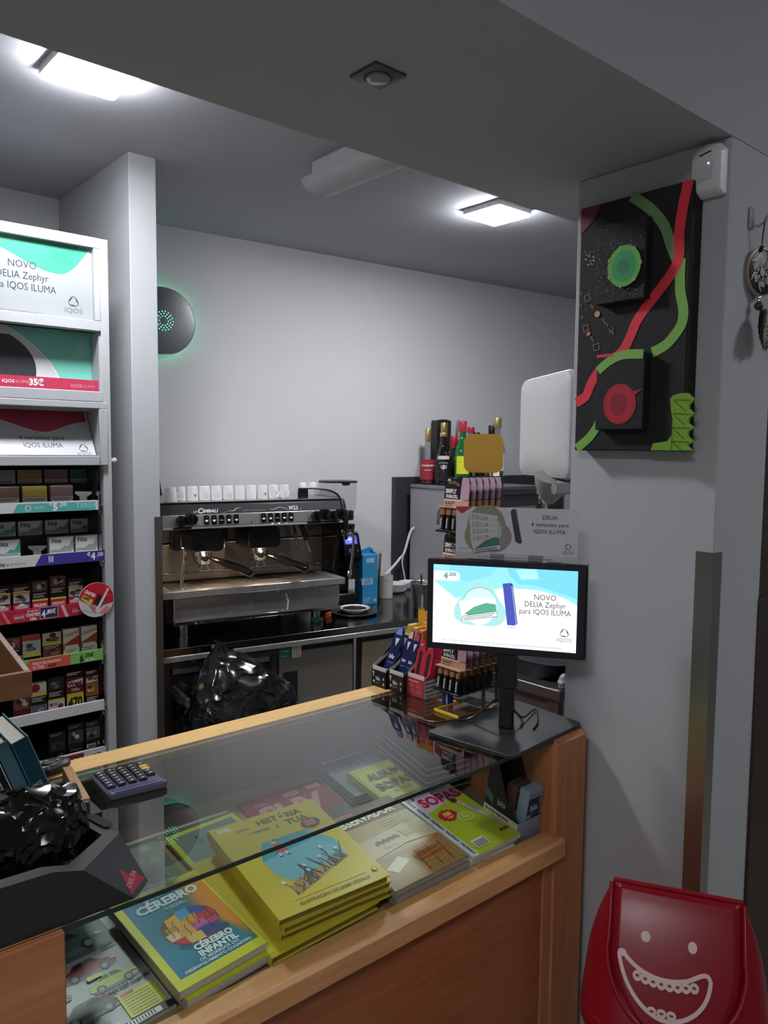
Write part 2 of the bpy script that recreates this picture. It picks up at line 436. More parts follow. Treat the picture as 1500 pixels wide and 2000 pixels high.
bpart('side_rail', MB().box(0.032, -0.165, 0.715, 0.044, 0.064, 0.745), STEEL, u, bevel=0.001)
bpart('side_rail', MB().box(0.406, -0.165, 0.715, 0.418, 0.064, 0.745), STEEL, u, bevel=0.001)
u = unit('steel coffee counter cabinet with one wide flat door and a sticker', 0.455, 0.815)
dr = bpart('door', MB().box(0.465, 0.035, 0.06, 0.795, 0.063, 0.80), DS, u, bevel=0.003)
bpart('door_frame', MB().box(0.800, 0.040, 0.05, 0.812, 0.065, 0.82), CHROME, u, bevel=0.001)
bpart('handle_recess', MB().box(0.478, 0.031, 0.60, 0.540, 0.0355, 0.722), mat((18, 18, 18), 0.6), u, bevel=0.001)
st = Print()
st.rect(0, 0, 0.054, 0.050, (38, 122, 84)).rect(0.056, 0.0, 0.040, 0.050, (214, 216, 206))
st.text('+ artis', 0.008, 0.028, 0.013, (230, 240, 232), 0).rect(0.008, 0.008, 0.03, 0.004, (120, 180, 150))
for k in range(4): st.rect(0.060, 0.008 + 0.010 * k, 0.032, 0.0016, (120, 140, 130))
st.line([(0.076, 0.005), (0.076, 0.045)], 0.0014, (120, 140, 130))
st.put(dr, u.matrix_world.inverted() @ BM @ frame((0.462, 0.0345, 0.776), *FRONT), 'energy_sticker')
u = unit('steel coffee counter cabinet behind the blue vape boxes', 0.815, 1.34)
bpart('door', MB().box(0.840, 0.035, 0.06, 1.32, 0.063, 0.80), mat((176, 162, 146), 0.36, 0.6, 0, 0.10, 40.0, stretch=(1, 1, 10)), u, bevel=0.003)
bpart('gap', MB().box(0.815, 0.047, 0.05, 0.840, 0.065, 0.83), BLACKM, u)
u = unit('steel coffee counter cabinet at the far right end behind the screen', 1.34, 2.90)
for k in range(3): bpart('door', MB().box(1.36 + 0.51 * k, 0.035, 0.06, 1.85 + 0.51 * k, 0.063, 0.80), DS, u, bevel=0.003)

# black rubbish bag tented over the knock drawer
def crumple(p, amp, fr, seed):
    q = Vector(p) * fr + Vector((seed, seed * 1.7, seed * 0.3))
    n = noise.noise_vector(q) + 0.5 * noise.noise_vector(q * 2.1)
    r1 = 1 - abs(noise.noise(q * 1.3)) * 2; r2 = 1 - abs(noise.noise(q * 2.9 + Vector((9, 2, 5)))) * 2
    n = n * 0.75 + Vector((r1, r2, r1 * r2)) * 0.55
    return tuple(Vector(p) + n * amp)
def bag_mesh(rings_def, n, amp, fr, seed, cap=True):
    rings = []
    for (cx, cy, z, w, d) in rings_def:
        ring = []
        for k in range(n):
            a = 2 * math.pi * k / n; c, s = math.cos(a), math.sin(a)
            e = 0.7
            x = cx + w / 2 * math.copysign(abs(c) ** e, c); y = cy + d / 2 * math.copysign(abs(s) ** e, s)
            ring.append((x, y, z))
        rings.append(ring)
    out = MB(); lv = len(rings)
    full = []
    for i in range(lv - 1):
        for q in range(8):
            tt = q / 8; full.append([tuple(Vector(a).lerp(Vector(b), tt)) for a, b in zip(rings[i], rings[i + 1])])
    full.append(rings[-1])
    full = [[crumple(p, amp * (0.4 if j == 0 else 1), fr, seed) for p in r] for j, r in enumerate(full)]
    out.loft(full, True, cap)
    return out
FOIL = mat((10, 10, 11), 0.16, 0, 0, 0.2, 30.0, 0.15, spec=0.7, name='black_bag_film')
b = bag_mesh([(1.345, 2.475, 0.905, 0.020, 0.020), (1.35, 2.475, 0.870, 0.055, 0.05), (1.385, 2.46, 0.81, 0.20, 0.13), (1.415, 2.445, 0.735, 0.37, 0.21),
              (1.422, 2.445, 0.675, 0.430, 0.29), (1.422, 2.445, 0.60, 0.41, 0.29)], 88, 0.020, 9.0, 3.1)
o = build('rubbish_bag', b, FOIL, None, smooth=16); tag(o, 'crumpled black plastic rubbish bag tented over the knock drawer', 'bag')

o = build('cable', MB().tube(smooth_path([(1.420, 3.205, 1.70), (1.438, 3.20, 1.60), (1.462, 3.19, 1.47), (1.472, 3.18, 1.37)], 5), 0.006, 8), BLACK); tag(o, 'black cable running down the back wall beside the partition', 'cable')

# ------------------------------------------------------------------ espresso machine (measured in its own axes)
MA = -9.77
t = thing('espresso_machine', 'steel two group espresso machine with a row of cups on top', 'coffee machine', (1.342, 2.724, 0.88), MA)
EM = t
for fx in (0.0, 0.562):
    for fy in (0.0, 0.36):
        f = build('foot', MB().lathe([(0.024, 0), (0.024, 0.006), (0.021, 0.008), (0.021, 0.060)], 20, (fx, fy, 0)), CHROME, t)
EB = mat((70, 68, 66), 0.35, 0.9, 0, 0.08, name='machine_body_steel')
build('lower_body', MB().prism([(-0.045, 0.062), (0.42, 0.062), (0.42, 0.160), (-0.055, 0.160), (-0.060, 0.10)], -0.052, 0.645, 'x'), MIRROR, t, bevel=0.006)
build('side_cheek', MB().prism([(-0.046, 0.064), (0.42, 0.064), (0.42, 0.158), (-0.050, 0.158)], -0.075, -0.053, 'x'), BLACK, t, bevel=0.002)
build('kick_strip', MB().prism([(-0.064, 0.056), (-0.040, 0.056), (-0.040, 0.070), (-0.066, 0.072)], -0.052, 0.645, 'x'), CHROME, t, bevel=0.002)
build('strip_clip', MB().box(0.245, -0.070, 0.056, 0.265, -0.060, 0.072), CHROME, t, bevel=0.001)
build('badge', MB().prism([(0.395, 0.142), (0.402, 0.142), (0.412, 0.11), (0.408, 0.075), (0.402, 0.075), (0.406, 0.11)], -0.0625, -0.0605, 'y'), WHITE, t)
tr = MB().box(-0.095, -0.085, 0.163, 0.655, -0.045, 0.190).box(-0.095, -0.045, 0.163, -0.06, 0.30, 0.190).box(0.62, -0.045, 0.163, 0.655, 0.30, 0.190).box(-0.06, 0.27, 0.163, 0.62, 0.30, 0.190).box(-0.06, -0.045, 0.163, 0.62, 0.27, 0.168)
build('drip_tray', tr, STEELH, t, bevel=0.004)
gr = MB()
for k in range(46): gr.box(-0.056 + 0.0147 * k, -0.040, 0.176, -0.0485 + 0.0147 * k, 0.266, 0.184)
for yy in (-0.040, 0.11, 0.262): gr.box(-0.058, yy, 0.172, 0.618, yy + 0.004, 0.178)
build('drip_grate', gr, mat((158, 154, 150), 0.32, 0.55), t, smooth=0)['kind'] = 'stuff'
build('back_panel', MB().box(-0.085, 0.152, 0.19, 0.663, 0.160, 0.425), mat((150, 146, 140), 0.24, 0.7, 0, 0.08, name='splash_steel'), t)
build('side_panel', MB().prism([(-0.02, 0.41), (0.03, 0.30), (0.05, 0.195), (0.30, 0.195), (0.45, 0.06), (0.45, 0.43), (-0.02, 0.43)], 0.664, 0.680, 'x'), BLACKG, t, bevel=0.003)
build('side_panel', MB().prism([(0.10, 0.20), (0.30, 0.20), (0.45, 0.06), (0.45, 0.43), (0.10, 0.43)], -0.095, -0.086, 'x'), BLACKG, t, bevel=0.002)
build('rear_body', MB().box(-0.085, 0.16, 0.192, 0.663, 0.45, 0.43), BLACKM, t)
build('hood', MB().prism([(-0.030, 0.466), (-0.012, 0.505), (0.02, 0.512), (0.45, 0.512), (0.45, 0.42), (-0.02, 0.42)], -0.090, 0.670, 'x'), mat((30, 31, 33), 0.38), t, bevel=0.004)
band = build('control_band', MB().prism([(-0.036, 0.424), (-0.031, 0.468), (-0.015, 0.468), (-0.015, 0.418)], -0.082, 0.668, 'x'), STEELH, t, bevel=0.002)
build('band_edge', MB().prism([(-0.040, 0.414), (-0.036, 0.424), (0.03, 0.424), (0.03, 0.414)], -0.082, 0.670, 'x'), CHROME, t, bevel=0.002)
build('end_cheek', MB().prism([(-0.040, 0.415), (-0.034, 0.468), (-0.012, 0.512), (0.03, 0.516), (0.45, 0.516), (0.45, 0.415)], 0.671, 0.689, 'x'), BLACK, t, bevel=0.005)
# cup rail
build('cup_rail', MB().tube([(0.488, 0.01, 0.512), (0.490, 0.01, 0.556)] + bez((0.492, 0.01, 0.558), (0.60, 0.012, 0.560), (0.665, 0.015, 0.545), (0.682, 0.02, 0.514), 12), 0.0045, 8), BLACK, t)
build('rail_post', MB().box(0.490, 0.02, 0.512, 0.535, 0.026, 0.553), BLACKM, t)
build('rail_shield', MB().prism([(0.535, 0.513), (0.535, 0.553), (0.60, 0.550), (0.65, 0.540), (0.672, 0.522), (0.678, 0.513)], 0.012, 0.014, 'y'), glass((226, 228, 230), 0.5), t, smooth=0)
build('cup_shelf', MB().box(-0.085, -0.005, 0.512, 0.669, 0.44, 0.5145), STEELH, t)
# lettering on the hood: the fascia slants back
fa = frame((-0.090, -0.0310, 0.468), (1, 0, 0), (0, 0.018, 0.037))
p = Print(); SIL = (205, 208, 210)
p.text('LA', 0.126, 0.008, 0.011, SIL, 1, 1.1, slant=0.2).text('C', 0.141, 0.005, 0.028, SIL, 2, 1.0, slant=0.25).text('IMBALI', 0.161, 0.007, 0.018, SIL, 2, 1.1, slant=0.25)
p.text('coffee starts here', 0.315, 0.007, 0.011, (130, 132, 134), 0, 1.25, slant=0.2)
p.line(bez((0.232, 0.005), (0.26, 0.0), (0.255, 0.014), (0.275, 0.010), 8) , 0.0012, (150, 152, 154))
p.line(bez((0.270, 0.012), (0.295, 0.004), (0.285, 0.026), (0.318, 0.022), 10), [0.0006, 0.0012, 0.002, 0.0026, 0.003, 0.003, 0.0026, 0.002, 0.0016, 0.001, 0.0006], SIL)
p.line(bez((0.438, 0.012), (0.465, 0.004), (0.465, 0.034), (0.515, 0.008), 12), 0.0018, SIL)
p.text('M23', 0.518, 0.007, 0.024, (215, 215, 215), 1, 0.95).text('UP', 0.563, 0.007, 0.010, (120, 122, 124), 0)
p.put(t, fa, 'lettering', rough=0.3)
# knobs: two lobes each
for kx in (0.0, 0.556, 0.632):
    k = MB(); off = 0.018
    K = Matrix.Translation((kx, -0.034, 0.450)) @ Matrix.Rotation(math.radians(90), 4, 'X')
    k.lathe([(0.018, 0), (0.024, 0.012), (0.024, 0.034), (0.019, 0.042), (0.002, 0.044)], 20, (off, 0.004, 0))
    k.lathe([(0.018, 0), (0.022, 0.010), (0.022, 0.028), (0.017, 0.035), (0.002, 0.037)], 20, (-off, -0.004, 0))
    build('knob', k, BLACKG, t, K)
# dosing buttons
bf = frame((0, -0.0345, 0.446), (1, 0, 0), (0, 0.005, 0.044))
for g0 in (0.0, 0.231):
    for i in range(5):
        bx = 0.083 + g0 + 0.0295 * i
        b_ = build('button', MB().prism(rrect(0.0195, 0.036, 0.005), 0.0, 0.005), BLACKG, t, bf @ Matrix.Translation((bx, 0, 0)), bevel=0.001)
        q = Print()
        if i != 2:
            q.circ(0.0, -0.003, 0.0055, (228, 228, 226), 0.004).rect(-0.0055, -0.003, 0.011, 0.004, (228, 228, 226))
            q.circ(0, 0.010, 0.003, (210, 40, 60) if i < 2 or (g0 and i == 3) else (120, 60, 60), 0.002)
        else: q.rect(-0.006, -0.003, 0.012, 0.002, (210, 210, 208))
        q.put(b_, Matrix.Translation((0, 0, 0.005)), 'button_icon')
build('power_mark', MB().box(0.264, -0.037, 0.425, 0.266, -0.035, 0.437), BLACK, t)
# brew groups
BULB = mat((255, 214, 160), 0.4, 0, 900.0, 0, name='warm_bulb')
for gx in (0.099, 0.333):
    gp = build('brew_group', MB().prism(rrect(0.138, 0.085, 0.022, 5, gx, 0.362), -0.005, 0.15, 'y').box(gx - 0.06, 0.15, 0.33, gx + 0.06, 0.225, 0.395), mat((22, 21, 21), 0.3), t, bevel=0.006)
    build('group_bell', MB().lathe([(0.040, 0.318), (0.040, 0.300), (0.036, 0.296), (0.036, 0.282), (0.030, 0.276)], 24, (gx - 0.005, 0.06, 0)), CHROME, gp)
    build('group_lamp', MB().ball((gx - 0.014, 0.006, 0.309), 0.0052, 10), BULB, gp)
    pf = build('portafilter', MB().lathe([(0.038, 0.300), (0.038, 0.286), (0.030, 0.268), (0.012, 0.262)], 24, (gx + 0.0, 0.055, 0)).tube([(gx - 0.012, 0.05, 0.266), (gx - 0.016, 0.045, 0.250), (gx - 0.022, 0.04, 0.238)], 0.006, 8).tube([(gx + 0.012, 0.05, 0.266), (gx + 0.018, 0.045, 0.250), (gx + 0.024, 0.04, 0.238)], 0.006, 8), CHROME, t)
    build('portafilter_handle', MB().tube([(gx + 0.026, 0.030, 0.288), (gx + 0.050, 0.0, 0.280), (gx + 0.075, -0.035, 0.268), (gx + 0.115, -0.085, 0.250), (gx + 0.135, -0.110, 0.241), (gx + 0.139, -0.115, 0.239)], [0.008, 0.012, 0.016, 0.0175, 0.016, 0.008], 14), BLACKG, pf)
    build('lamp_bracket', MB().box(gx - 0.060, 0.02, 0.268, gx - 0.02, 0.024, 0.272).box(gx - 0.060, 0.02, 0.272, gx - 0.056, 0.024, 0.300), mat((190, 160, 110), 0.2, 1.0), gp)
build('splash_rail', MB().tube([(-0.06, 0.146, 0.338), (0.655, 0.146, 0.338)], 0.005, 8), CHROME, t)
build('splash_rail', MB().tube([(-0.06, 0.148, 0.222), (0.655, 0.148, 0.222)], 0.004, 8), CHROME, t)
for px in (0.216, 0.430): build('hose_guard', MB().box(px, 0.130, 0.325, px + 0.012, 0.145, 0.42), BLACK, t, bevel=0.002)
w = build('steam_wand', MB().tube(smooth_path([(-0.012, -0.02, 0.345), (-0.002, -0.03, 0.335), (-0.003, -0.032, 0.30), (-0.012, -0.03, 0.22), (-0.012, -0.03, 0.196)], 5), 0.0052, 8).lathe([(0.009, 0.186), (0.009, 0.212), (0.006, 0.222)], 12, (-0.012, -0.03, 0)), CHROME, t)
build('wand_joint', MB().prism([(-0.050, 0.405), (-0.052, 0.345), (-0.030, 0.330), (-0.012, 0.335), (-0.012, 0.40)], -0.035, -0.005, 'y'), BLACK, w, bevel=0.004)
w = build('hot_water_spout', MB().tube(smooth_path([(0.505, 0.10, 0.40), (0.505, 0.08, 0.36), (0.508, 0.07, 0.30)], 5), 0.005, 8), CHROME, t)
build('spout_sleeve', MB().tube([(0.525, 0.08, 0.41), (0.545, 0.07, 0.355), (0.548, 0.066, 0.335)], [0.010, 0.012, 0.009], 10), BLACK, w)
build('spout_tip', MB().tube([(0.548, 0.066, 0.335), (0.556, 0.06, 0.305), (0.562, 0.055, 0.285)], 0.0062, 8), CHROME, w)
w = build('steam_wand', MB().tube(smooth_path([(0.690, -0.030, 0.36), (0.708, -0.040, 0.365), (0.714, -0.045, 0.34), (0.706, -0.050, 0.27), (0.696, -0.053, 0.215)], 6), [0.006] * 25, 8).tube([(0.696, -0.053, 0.217), (0.692, -0.054, 0.20), (0.690, -0.055, 0.178)], [0.007, 0.0105, 0.006], 10), CHROME, t)
build('wand_joint', MB().lathe([(0.010, 0.34), (0.012, 0.42)], 12, (0.690, -0.020, 0)), BLACK, w)
build('gauge', MB().lathe([(0.021, 0), (0.021, 0.008), (0.018, 0.009), (0.018, 0.005), (0.001, 0.005)], 28), STEEL, t, Matrix.Translation((0.470, 0.152, 0.255)) @ Matrix.Rotation(math.radians(90), 4, 'X'))
gq = Print(); gq.circ(0, 0, 0.017, (150, 150, 146)).line([(-0.006, -0.004), (0.008, 0.006)], 0.002, (30, 30, 30)).line([(0, 0), (0.002, -0.012)], 0.0016, (160, 40, 40))
gq.put(t, frame((0.470, 0.1465, 0.255), (1, 0, 0), (0, 0, 1)), 'gauge_face')

# ------------------------------------------------------------------ cups upside down on the machine
def make_cup(label, n_print, handle_deg, loc, group):
    M = EM.matrix_world @ Matrix.Translation(loc) @ Matrix.Rotation(math.radians(handle_deg), 4, 'Z')
    c = thing('espresso_cup', label, 'cup', M=M, group=group)
    build('bowl', MB().lathe([(0.0215, 0.0), (0.0234, 0.002), (0.0226, 0.032), (0.0205, 0.040), (0.0196, 0.054), (0.0180, 0.0565), (0.001, 0.055)], 24), WHITEG, c)
    build('handle', MB().tube(bez((0.0205, 0, 0.008), (0.040, 0, 0.004), (0.042, 0, 0.026), (0.0205, 0, 0.034), 10), 0.0035, 8), WHITEG, c)
    if n_print is not None:
        q = Print()
        a0 = -90 - handle_deg - MA
        if n_print == 1: q.poly([(-0.007, 0.028), (0.007, 0.028), (0.002, 0.012)], (190, 40, 60))
        else:
            for k in range(5): q.rect(-0.010 + 0.001 * (k % 2), 0.009 + 0.0045 * k, 0.004 + 0.002 * ((k * 7) % 3), 0.0011, (150, 120, 130)); q.rect(-0.001, 0.009 + 0.0045 * k, 0.003 + 0.0025 * ((k * 5) % 3), 0.0011, (140, 140, 145))
        def wp(x, y, z):
            a = x / 0.0232 + math.radians(a0); r = 0.0236 + z - max(0, y - 0.002) * 0.0275; return (r * math.cos(a), r * math.sin(a), y)
        q.put(c, Matrix.Identity(4), 'cup_print', warp=wp)
    return c
ordn = ['leftmost white espresso cup on the machine, standing forward of its row', 'white espresso cup second from left, faint print', 'white cup third from left with a red triangle, left red triangle cup',
        'white cup fourth from left with its handle to the right', 'white espresso cup fifth from left, faint print', 'white espresso cup sixth from left, faint print',
        'plain white espresso cup, seventh from left', 'plain white espresso cup, eighth from left', 'white cup ninth from left with a red triangle, right red triangle cup',
        'white espresso cup tenth from left with its handle towards the viewer', 'white espresso cup at the right end of the row, beside the black rail']
for i in range(11):
    hd = [10, 60, 70, 10, 100, 60, 80, 80, 75, -70, -80][i]
    make_cup(ordn[i], [None, 0, 1, 0, 0, 0, None, None, 1, None, None][i], hd, (-0.036 + 0.0482 * i, 0.02 if i == 0 else 0.065, 0.5145), 'espresso cups on the coffee machine')
make_cup('white cup behind the black rail, left of two there', None, -75, (0.600, 0.22, 0.5145), 'espresso cups on the coffee machine')
make_cup('white cup behind the black rail, right of two there', None, -75, (0.650, 0.22, 0.5145), 'espresso cups on the coffee machine')

# ------------------------------------------------------------------ grinder
GX, GY = 2.180, 2.850
t = thing('coffee_grinder', 'black coffee grinder with clear hopper and lit blue display', 'grinder', (GX, GY, 0.88), -12)
build('base', MB().prism([(-0.075, -0.11), (0.075, -0.11), (0.075, 0.12), (-0.075, 0.12)], 0.0, 0.012).prism([(-0.055, -0.085), (0.055, -0.085), (0.065, 0.11), (-0.065, 0.11)], 0.012, 0.065), BLACK, t, bevel=0.006)
build('column', MB().loft([[(x * 0.085, y * 0.10 + 0.02, z) for x, y in ((-.5, -.5), (.5, -.5), (.5, 1), (-.5, 1))] for z in (0.065, 0.10, 0.19)] , True, True), BLACK, t, bevel=0.006)
build('motor_body', MB().loft([[(cx + x * w, y0 + y * d, z) for x, y in rrect(1, 1, 0.2, 4)] for cx, w, y0, d, z in ((0.0, 0.10, 0.02, 0.16, 0.18), (0.0, 0.125, 0.02, 0.17, 0.21), (0.0, 0.13, 0.02, 0.17, 0.34), (0.0, 0.11, 0.02, 0.15, 0.355))]), BLACK, t, bevel=0.004)
hd = build('display_head', MB().prism([(-0.115, 0.235), (-0.075, 0.335), (-0.055, 0.345), (0.0, 0.345), (0.0, 0.21), (-0.09, 0.205)], -0.02, 0.070, 'x'), BLACKG, t, bevel=0.006)
df = frame((-0.0145, -0.1120, 0.243), (1, 0, 0), (0, 0.040, 0.100))
q = Print(); q.rect(0.006, 0.052, 0.062, 0.040, (70, 60, 215))
q.rect(0.013, 0.058, 0.046, 0.026, (120, 150, 245)).rect(0.016, 0.062, 0.012, 0.006, (60, 50, 200)).rect(0.016, 0.074, 0.036, 0.004, (190, 210, 255))
q.put(hd, df, 'display', emit=1.0)
q = Print(); q.rect(0.022, 0.014, 0.014, 0.016, (150, 150, 152)).rect(0.0245, 0.017, 0.009, 0.010, (25, 25, 28)).rect(0.060, 0.016, 0.008, 0.010, (70, 70, 74)); q.put(hd, df, 'keypad')
build('dosing_spout', MB().loft([[(0.03 + x * 0.05, -0.06 + y * 0.06, z) for x, y in rrect(1, 1, 0.25, 3)] for z in (0.13, 0.21)]), BLACK, t, bevel=0.004)
tp = build('tamper', MB().lathe([(0.029, 0.0), (0.029, 0.010), (0.015, 0.014), (0.017, 0.055), (0.014, 0.058)], 20, (0.155, -0.02, 0.165)), mat((18, 26, 40), 0.25), t)
build('tamper_arm', MB().box(0.06, -0.03, 0.168, 0.14, -0.012, 0.176), BLACK, tp)
build('collar', MB().lathe([(0.062, 0.345), (0.055, 0.36), (0.050, 0.38), (0.075, 0.41), (0.085, 0.425)], 28, (-0.012, 0.03, 0)), BLACK, t)
for k in range(1): build('adjuster', MB().lathe([(0.026, 0.0), (0.030, 0.03)], 8, (0.050, -0.01, 0.345)), BLACK, t)
ck = MB()
for k in range(16):
    a = 2 * math.pi * k / 16; ck.box(-0.006, 0.078, 0.0, 0.006, 0.095, 0.040, M=Matrix.Translation((-0.012, 0.03, 0.395)) @ Matrix.Rotation(a, 4, 'Z'))
build('grind_ring', ck.lathe([(0.08, 0.395), (0.08, 0.435)], 24, (-0.012, 0.03, 0)), BLACKM, t, smooth=30)
hp = build('hopper', MB().lathe([(0.074, 0.425), (0.084, 0.45), (0.088, 0.568)], 40, (0.012, 0.03, 0), cap0=False, cap1=False), glass((238, 238, 240), 0.35), t)
build('hopper_lid', MB().lathe([(0.089, 0.566), (0.091, 0.567), (0.091, 0.573), (0.086, 0.575)], 40, (0.012, 0.03, 0)).lathe([(0.016, 0.556), (0.020, 0.566)], 20, (0.012, -0.055, 0)), BLACK, t)

# ------------------------------------------------------------------ things on the worktop
t = thing('round_tray', 'round brown rubber tray under the saucer on the worktop', 'tray', (2.118, 2.650, 0.88))
build('rim', MB().lathe([(0.078, 0), (0.100, 0.006), (0.102, 0.012), (0.099, 0.013), (0.076, 0.005)], 40, cap0=False, cap1=False), mat((66, 60, 56), 0.35), t)
build('mat', MB().lathe([(0.078, 0.0), (0.078, 0.004)], 40), mat((52, 44, 40), 0.6, bump=0.4, scale=200), t)
s = build('saucer', MB().lathe([(0.036, 0.0), (0.040, 0.001), (0.066, 0.020), (0.068, 0.023), (0.065, 0.024), (0.040, 0.008), (0.001, 0.007)], 40), WHITEG, None, Matrix.Translation((2.116, 2.645, 0.885)))
tag(s, 'white saucer heaped with ground coffee before the grinder', 'saucer')
gm = MB().grid(lambda u, v: tuple(Vector((2.116, 2.645, 0.9045)) + Vector((0.053 * u * math.cos(2 * math.pi * v), 0.053 * u * math.sin(2 * math.pi * v), 0.006 * (1 - u) + 0.0022 * noise.noise(Vector((u * 9, math.cos(6.28 * v) * 5, math.sin(6.28 * v) * 5)))))), 10, 40)
gm.lathe([(0.043, -0.004), (0.053, 0.0)], 40, (2.116, 2.645, 0.9043), cap1=False)
o = build('ground_coffee', gm, mat((38, 22, 16), 0.9, 0, 0, 0.4, 300.0, 0.8), None); tag(o, 'dark ground coffee in the white saucer', 'coffee', kind='stuff')
def lighter(name, label, loc, rz, c):
    t = thing(name, label, 'lighter', loc, rz)
    build('case', MB().box(-0.022, -0.007, 0, 0.022, 0.007, 0.022), mat(c, 0.4), t, bevel=0.003)
    build('cap', MB().box(0.0225, -0.006, 0.002, 0.030, 0.006, 0.019), CHROME, t, bevel=0.001)
lighter('lighter', 'small green lighter lying by the machine foot', (1.885, 2.615, 0.88), -25, (40, 110, 84))
lighter('lighter', 'small orange lighter lying behind the green one', (1.975, 2.655, 0.88), 20, (206, 92, 58))
t = thing('carton', 'tall blue cardboard carton behind the grinder', 'carton', (2.305, 2.795, 0.88), -8)
cb = build('box', MB().box(-0.042, -0.035, 0, 0.042, 0.035, 0.232), mat((52, 152, 206), 0.5), t, bevel=0.0015)
build('top_fold', MB().prism([(-0.042, 0.232), (0.042, 0.232), (0.042, 0.262), (-0.042, 0.240)], 0.030, 0.0345, 'y').prism([(-0.0345, 0.2325), (0.0345, 0.2325), (0.0345, 0.262), (0.0, 0.243)], 0.0385, 0.0420, 'x'), mat((46, 138, 196), 0.5), t)
q = Print(); q.rect(0.055, 0.196, 0.042, 0.022, (170, 214, 232)).rect(0.03, 0.126, 0.066, 0.003, (110, 190, 226)).rect(0.02, 0.118, 0.05, 0.003, (110, 190, 226))
q.rect(0.03, 0.094, 0.06, 0.028, (176, 214, 230))
for k in range(6): q.rect(0.045 + 0.006 * k, 0.097, 0.003, 0.022, (90, 120, 140))
for k in range(3): q.rect(0.04, 0.012 + 0.009 * k, 0.03 + 0.006 * k, 0.003, (180, 220, 236))
q.rect(0.096, 0.012, 0.012, 0.014, (190, 224, 238))
q.put(cb, frame((-0.076, -0.035, 0), *FRONT), 'carton_print')
t = thing('stirrer_glass', 'short glass holding wooden coffee stirrers beside the blue carton', 'glass', (2.480, 2.926, 0.88))
build('tumbler', MB().lathe([(0.022, 0.0), (0.026, 0.002), (0.030, 0.085), (0.0285, 0.085), (0.024, 0.006), (0.001, 0.006)], 24, cap1=False), glass((214, 220, 190), 0.8), t)
for k in range(8):
    a = 2 * math.pi * k / 8 + 0.3; r = 0.010
    st_ = build('stirrer', MB().box(-0.003, -0.0008, 0, 0.003, 0.0008, 0.20 + 0.012 * (k % 3)), mat((196, 160, 98) if k % 3 else (74, 58, 44), 0.6), None,
          Matrix.Translation((2.480 + r * math.cos(a), 2.926 + r * math.sin(a), 0.888)) @ Matrix.Rotation(a, 4, 'Z') @ Matrix.Rotation(math.radians(3.5), 4, 'Y'))
    tag(st_, 'thin wooden coffee stirrer standing in the short glass', 'stirrer', 'stirrers in the short glass')
t = thing('printed_tumbler', 'glass tumbler with blue lower half beside the stack of saucers', 'glass', (2.465, 2.835, 0.88))
tb = build('body', MB().lathe([(0.028, 0.0), (0.031, 0.002), (0.033, 0.112), (0.0315, 0.112), (0.029, 0.006), (0.001, 0.006)], 28, cap1=False), mat((196, 200, 190), 0.2), t)
q = Print(); q.rect(-0.06, 0.006, 0.12, 0.048, (106, 160, 178)).rect(-0.06, 0.054, 0.036, 0.05, (206, 204, 160)).text('14', -0.012, 0.085, 0.012, (60, 60, 60), 1)
q.put(tb, Matrix.Identity(4), 'tumbler_print', warp=lambda x, y, z: ((0.0325 + z) * math.cos(x / 0.033 - 2.1), (0.0325 + z) * math.sin(x / 0.033 - 2.1), y))
def saucers(x, y, n, labels, group, r=0.062, odd=0):
    for k in range(n):
        o = build('saucer', MB().lathe([(r * 0.55, 0.0), (r * 0.6, 0.001), (r * 0.97, 0.013), (r, 0.016), (r * 0.96, 0.0165), (r * 0.58, 0.006), (0.001, 0.006)], 36), WHITEG, None, Matrix.Translation((x + 0.002 * (k % 2), y, 0.88 + 0.0098 * k)))
        tag(o, labels[k], 'saucer', group)
saucers(2.600, 2.930, 4, ['white saucer at the bottom of the stack beside the tumbler', 'white saucer second from the bottom beside the tumbler', 'white saucer third from the bottom beside the tumbler', 'white saucer topmost of the stack beside the tumbler'], 'saucers stacked beside the tumbler', 0.066)
saucers(2.732, 2.965, 3, ['white saucer lowest of the stack half hidden behind the steel bucket', 'white saucer middle of the stack half hidden behind the steel bucket', 'white saucer topmost of the stack half hidden behind the steel bucket'], 'saucers stacked behind the bucket', 0.055)
t = thing('steel_bucket', 'polished steel bucket beside the small screen on the worktop', 'bucket', (2.430, 2.540, 0.88))
build('body', MB().lathe([(0.042, 0.0), (0.046, 0.002), (0.060, 0.118), (0.062, 0.120), (0.060, 0.121), (0.057, 0.118), (0.043, 0.006), (0.001, 0.006)], 40), STEEL, t)
build('ear', MB().box(0.055, -0.008, 0.10, 0.066, 0.008, 0.135), BLACK, t, bevel=0.003)
t = thing('spoon', 'steel spoon standing in the polished bucket', 'spoon', (2.418, 2.535, 0.888))
build('handle', MB().tube([(0.004, 0.0, 0.03), (-0.012, -0.01, 0.10), (-0.020, -0.014, 0.150), (-0.021, -0.014, 0.158)], [0.003, 0.004, 0.006, 0.003], 8), CHROME, t)
build('bowl', MB().ball((0.01, 0.003, 0.014), 0.013, 10, sz=1.1), CHROME, t)

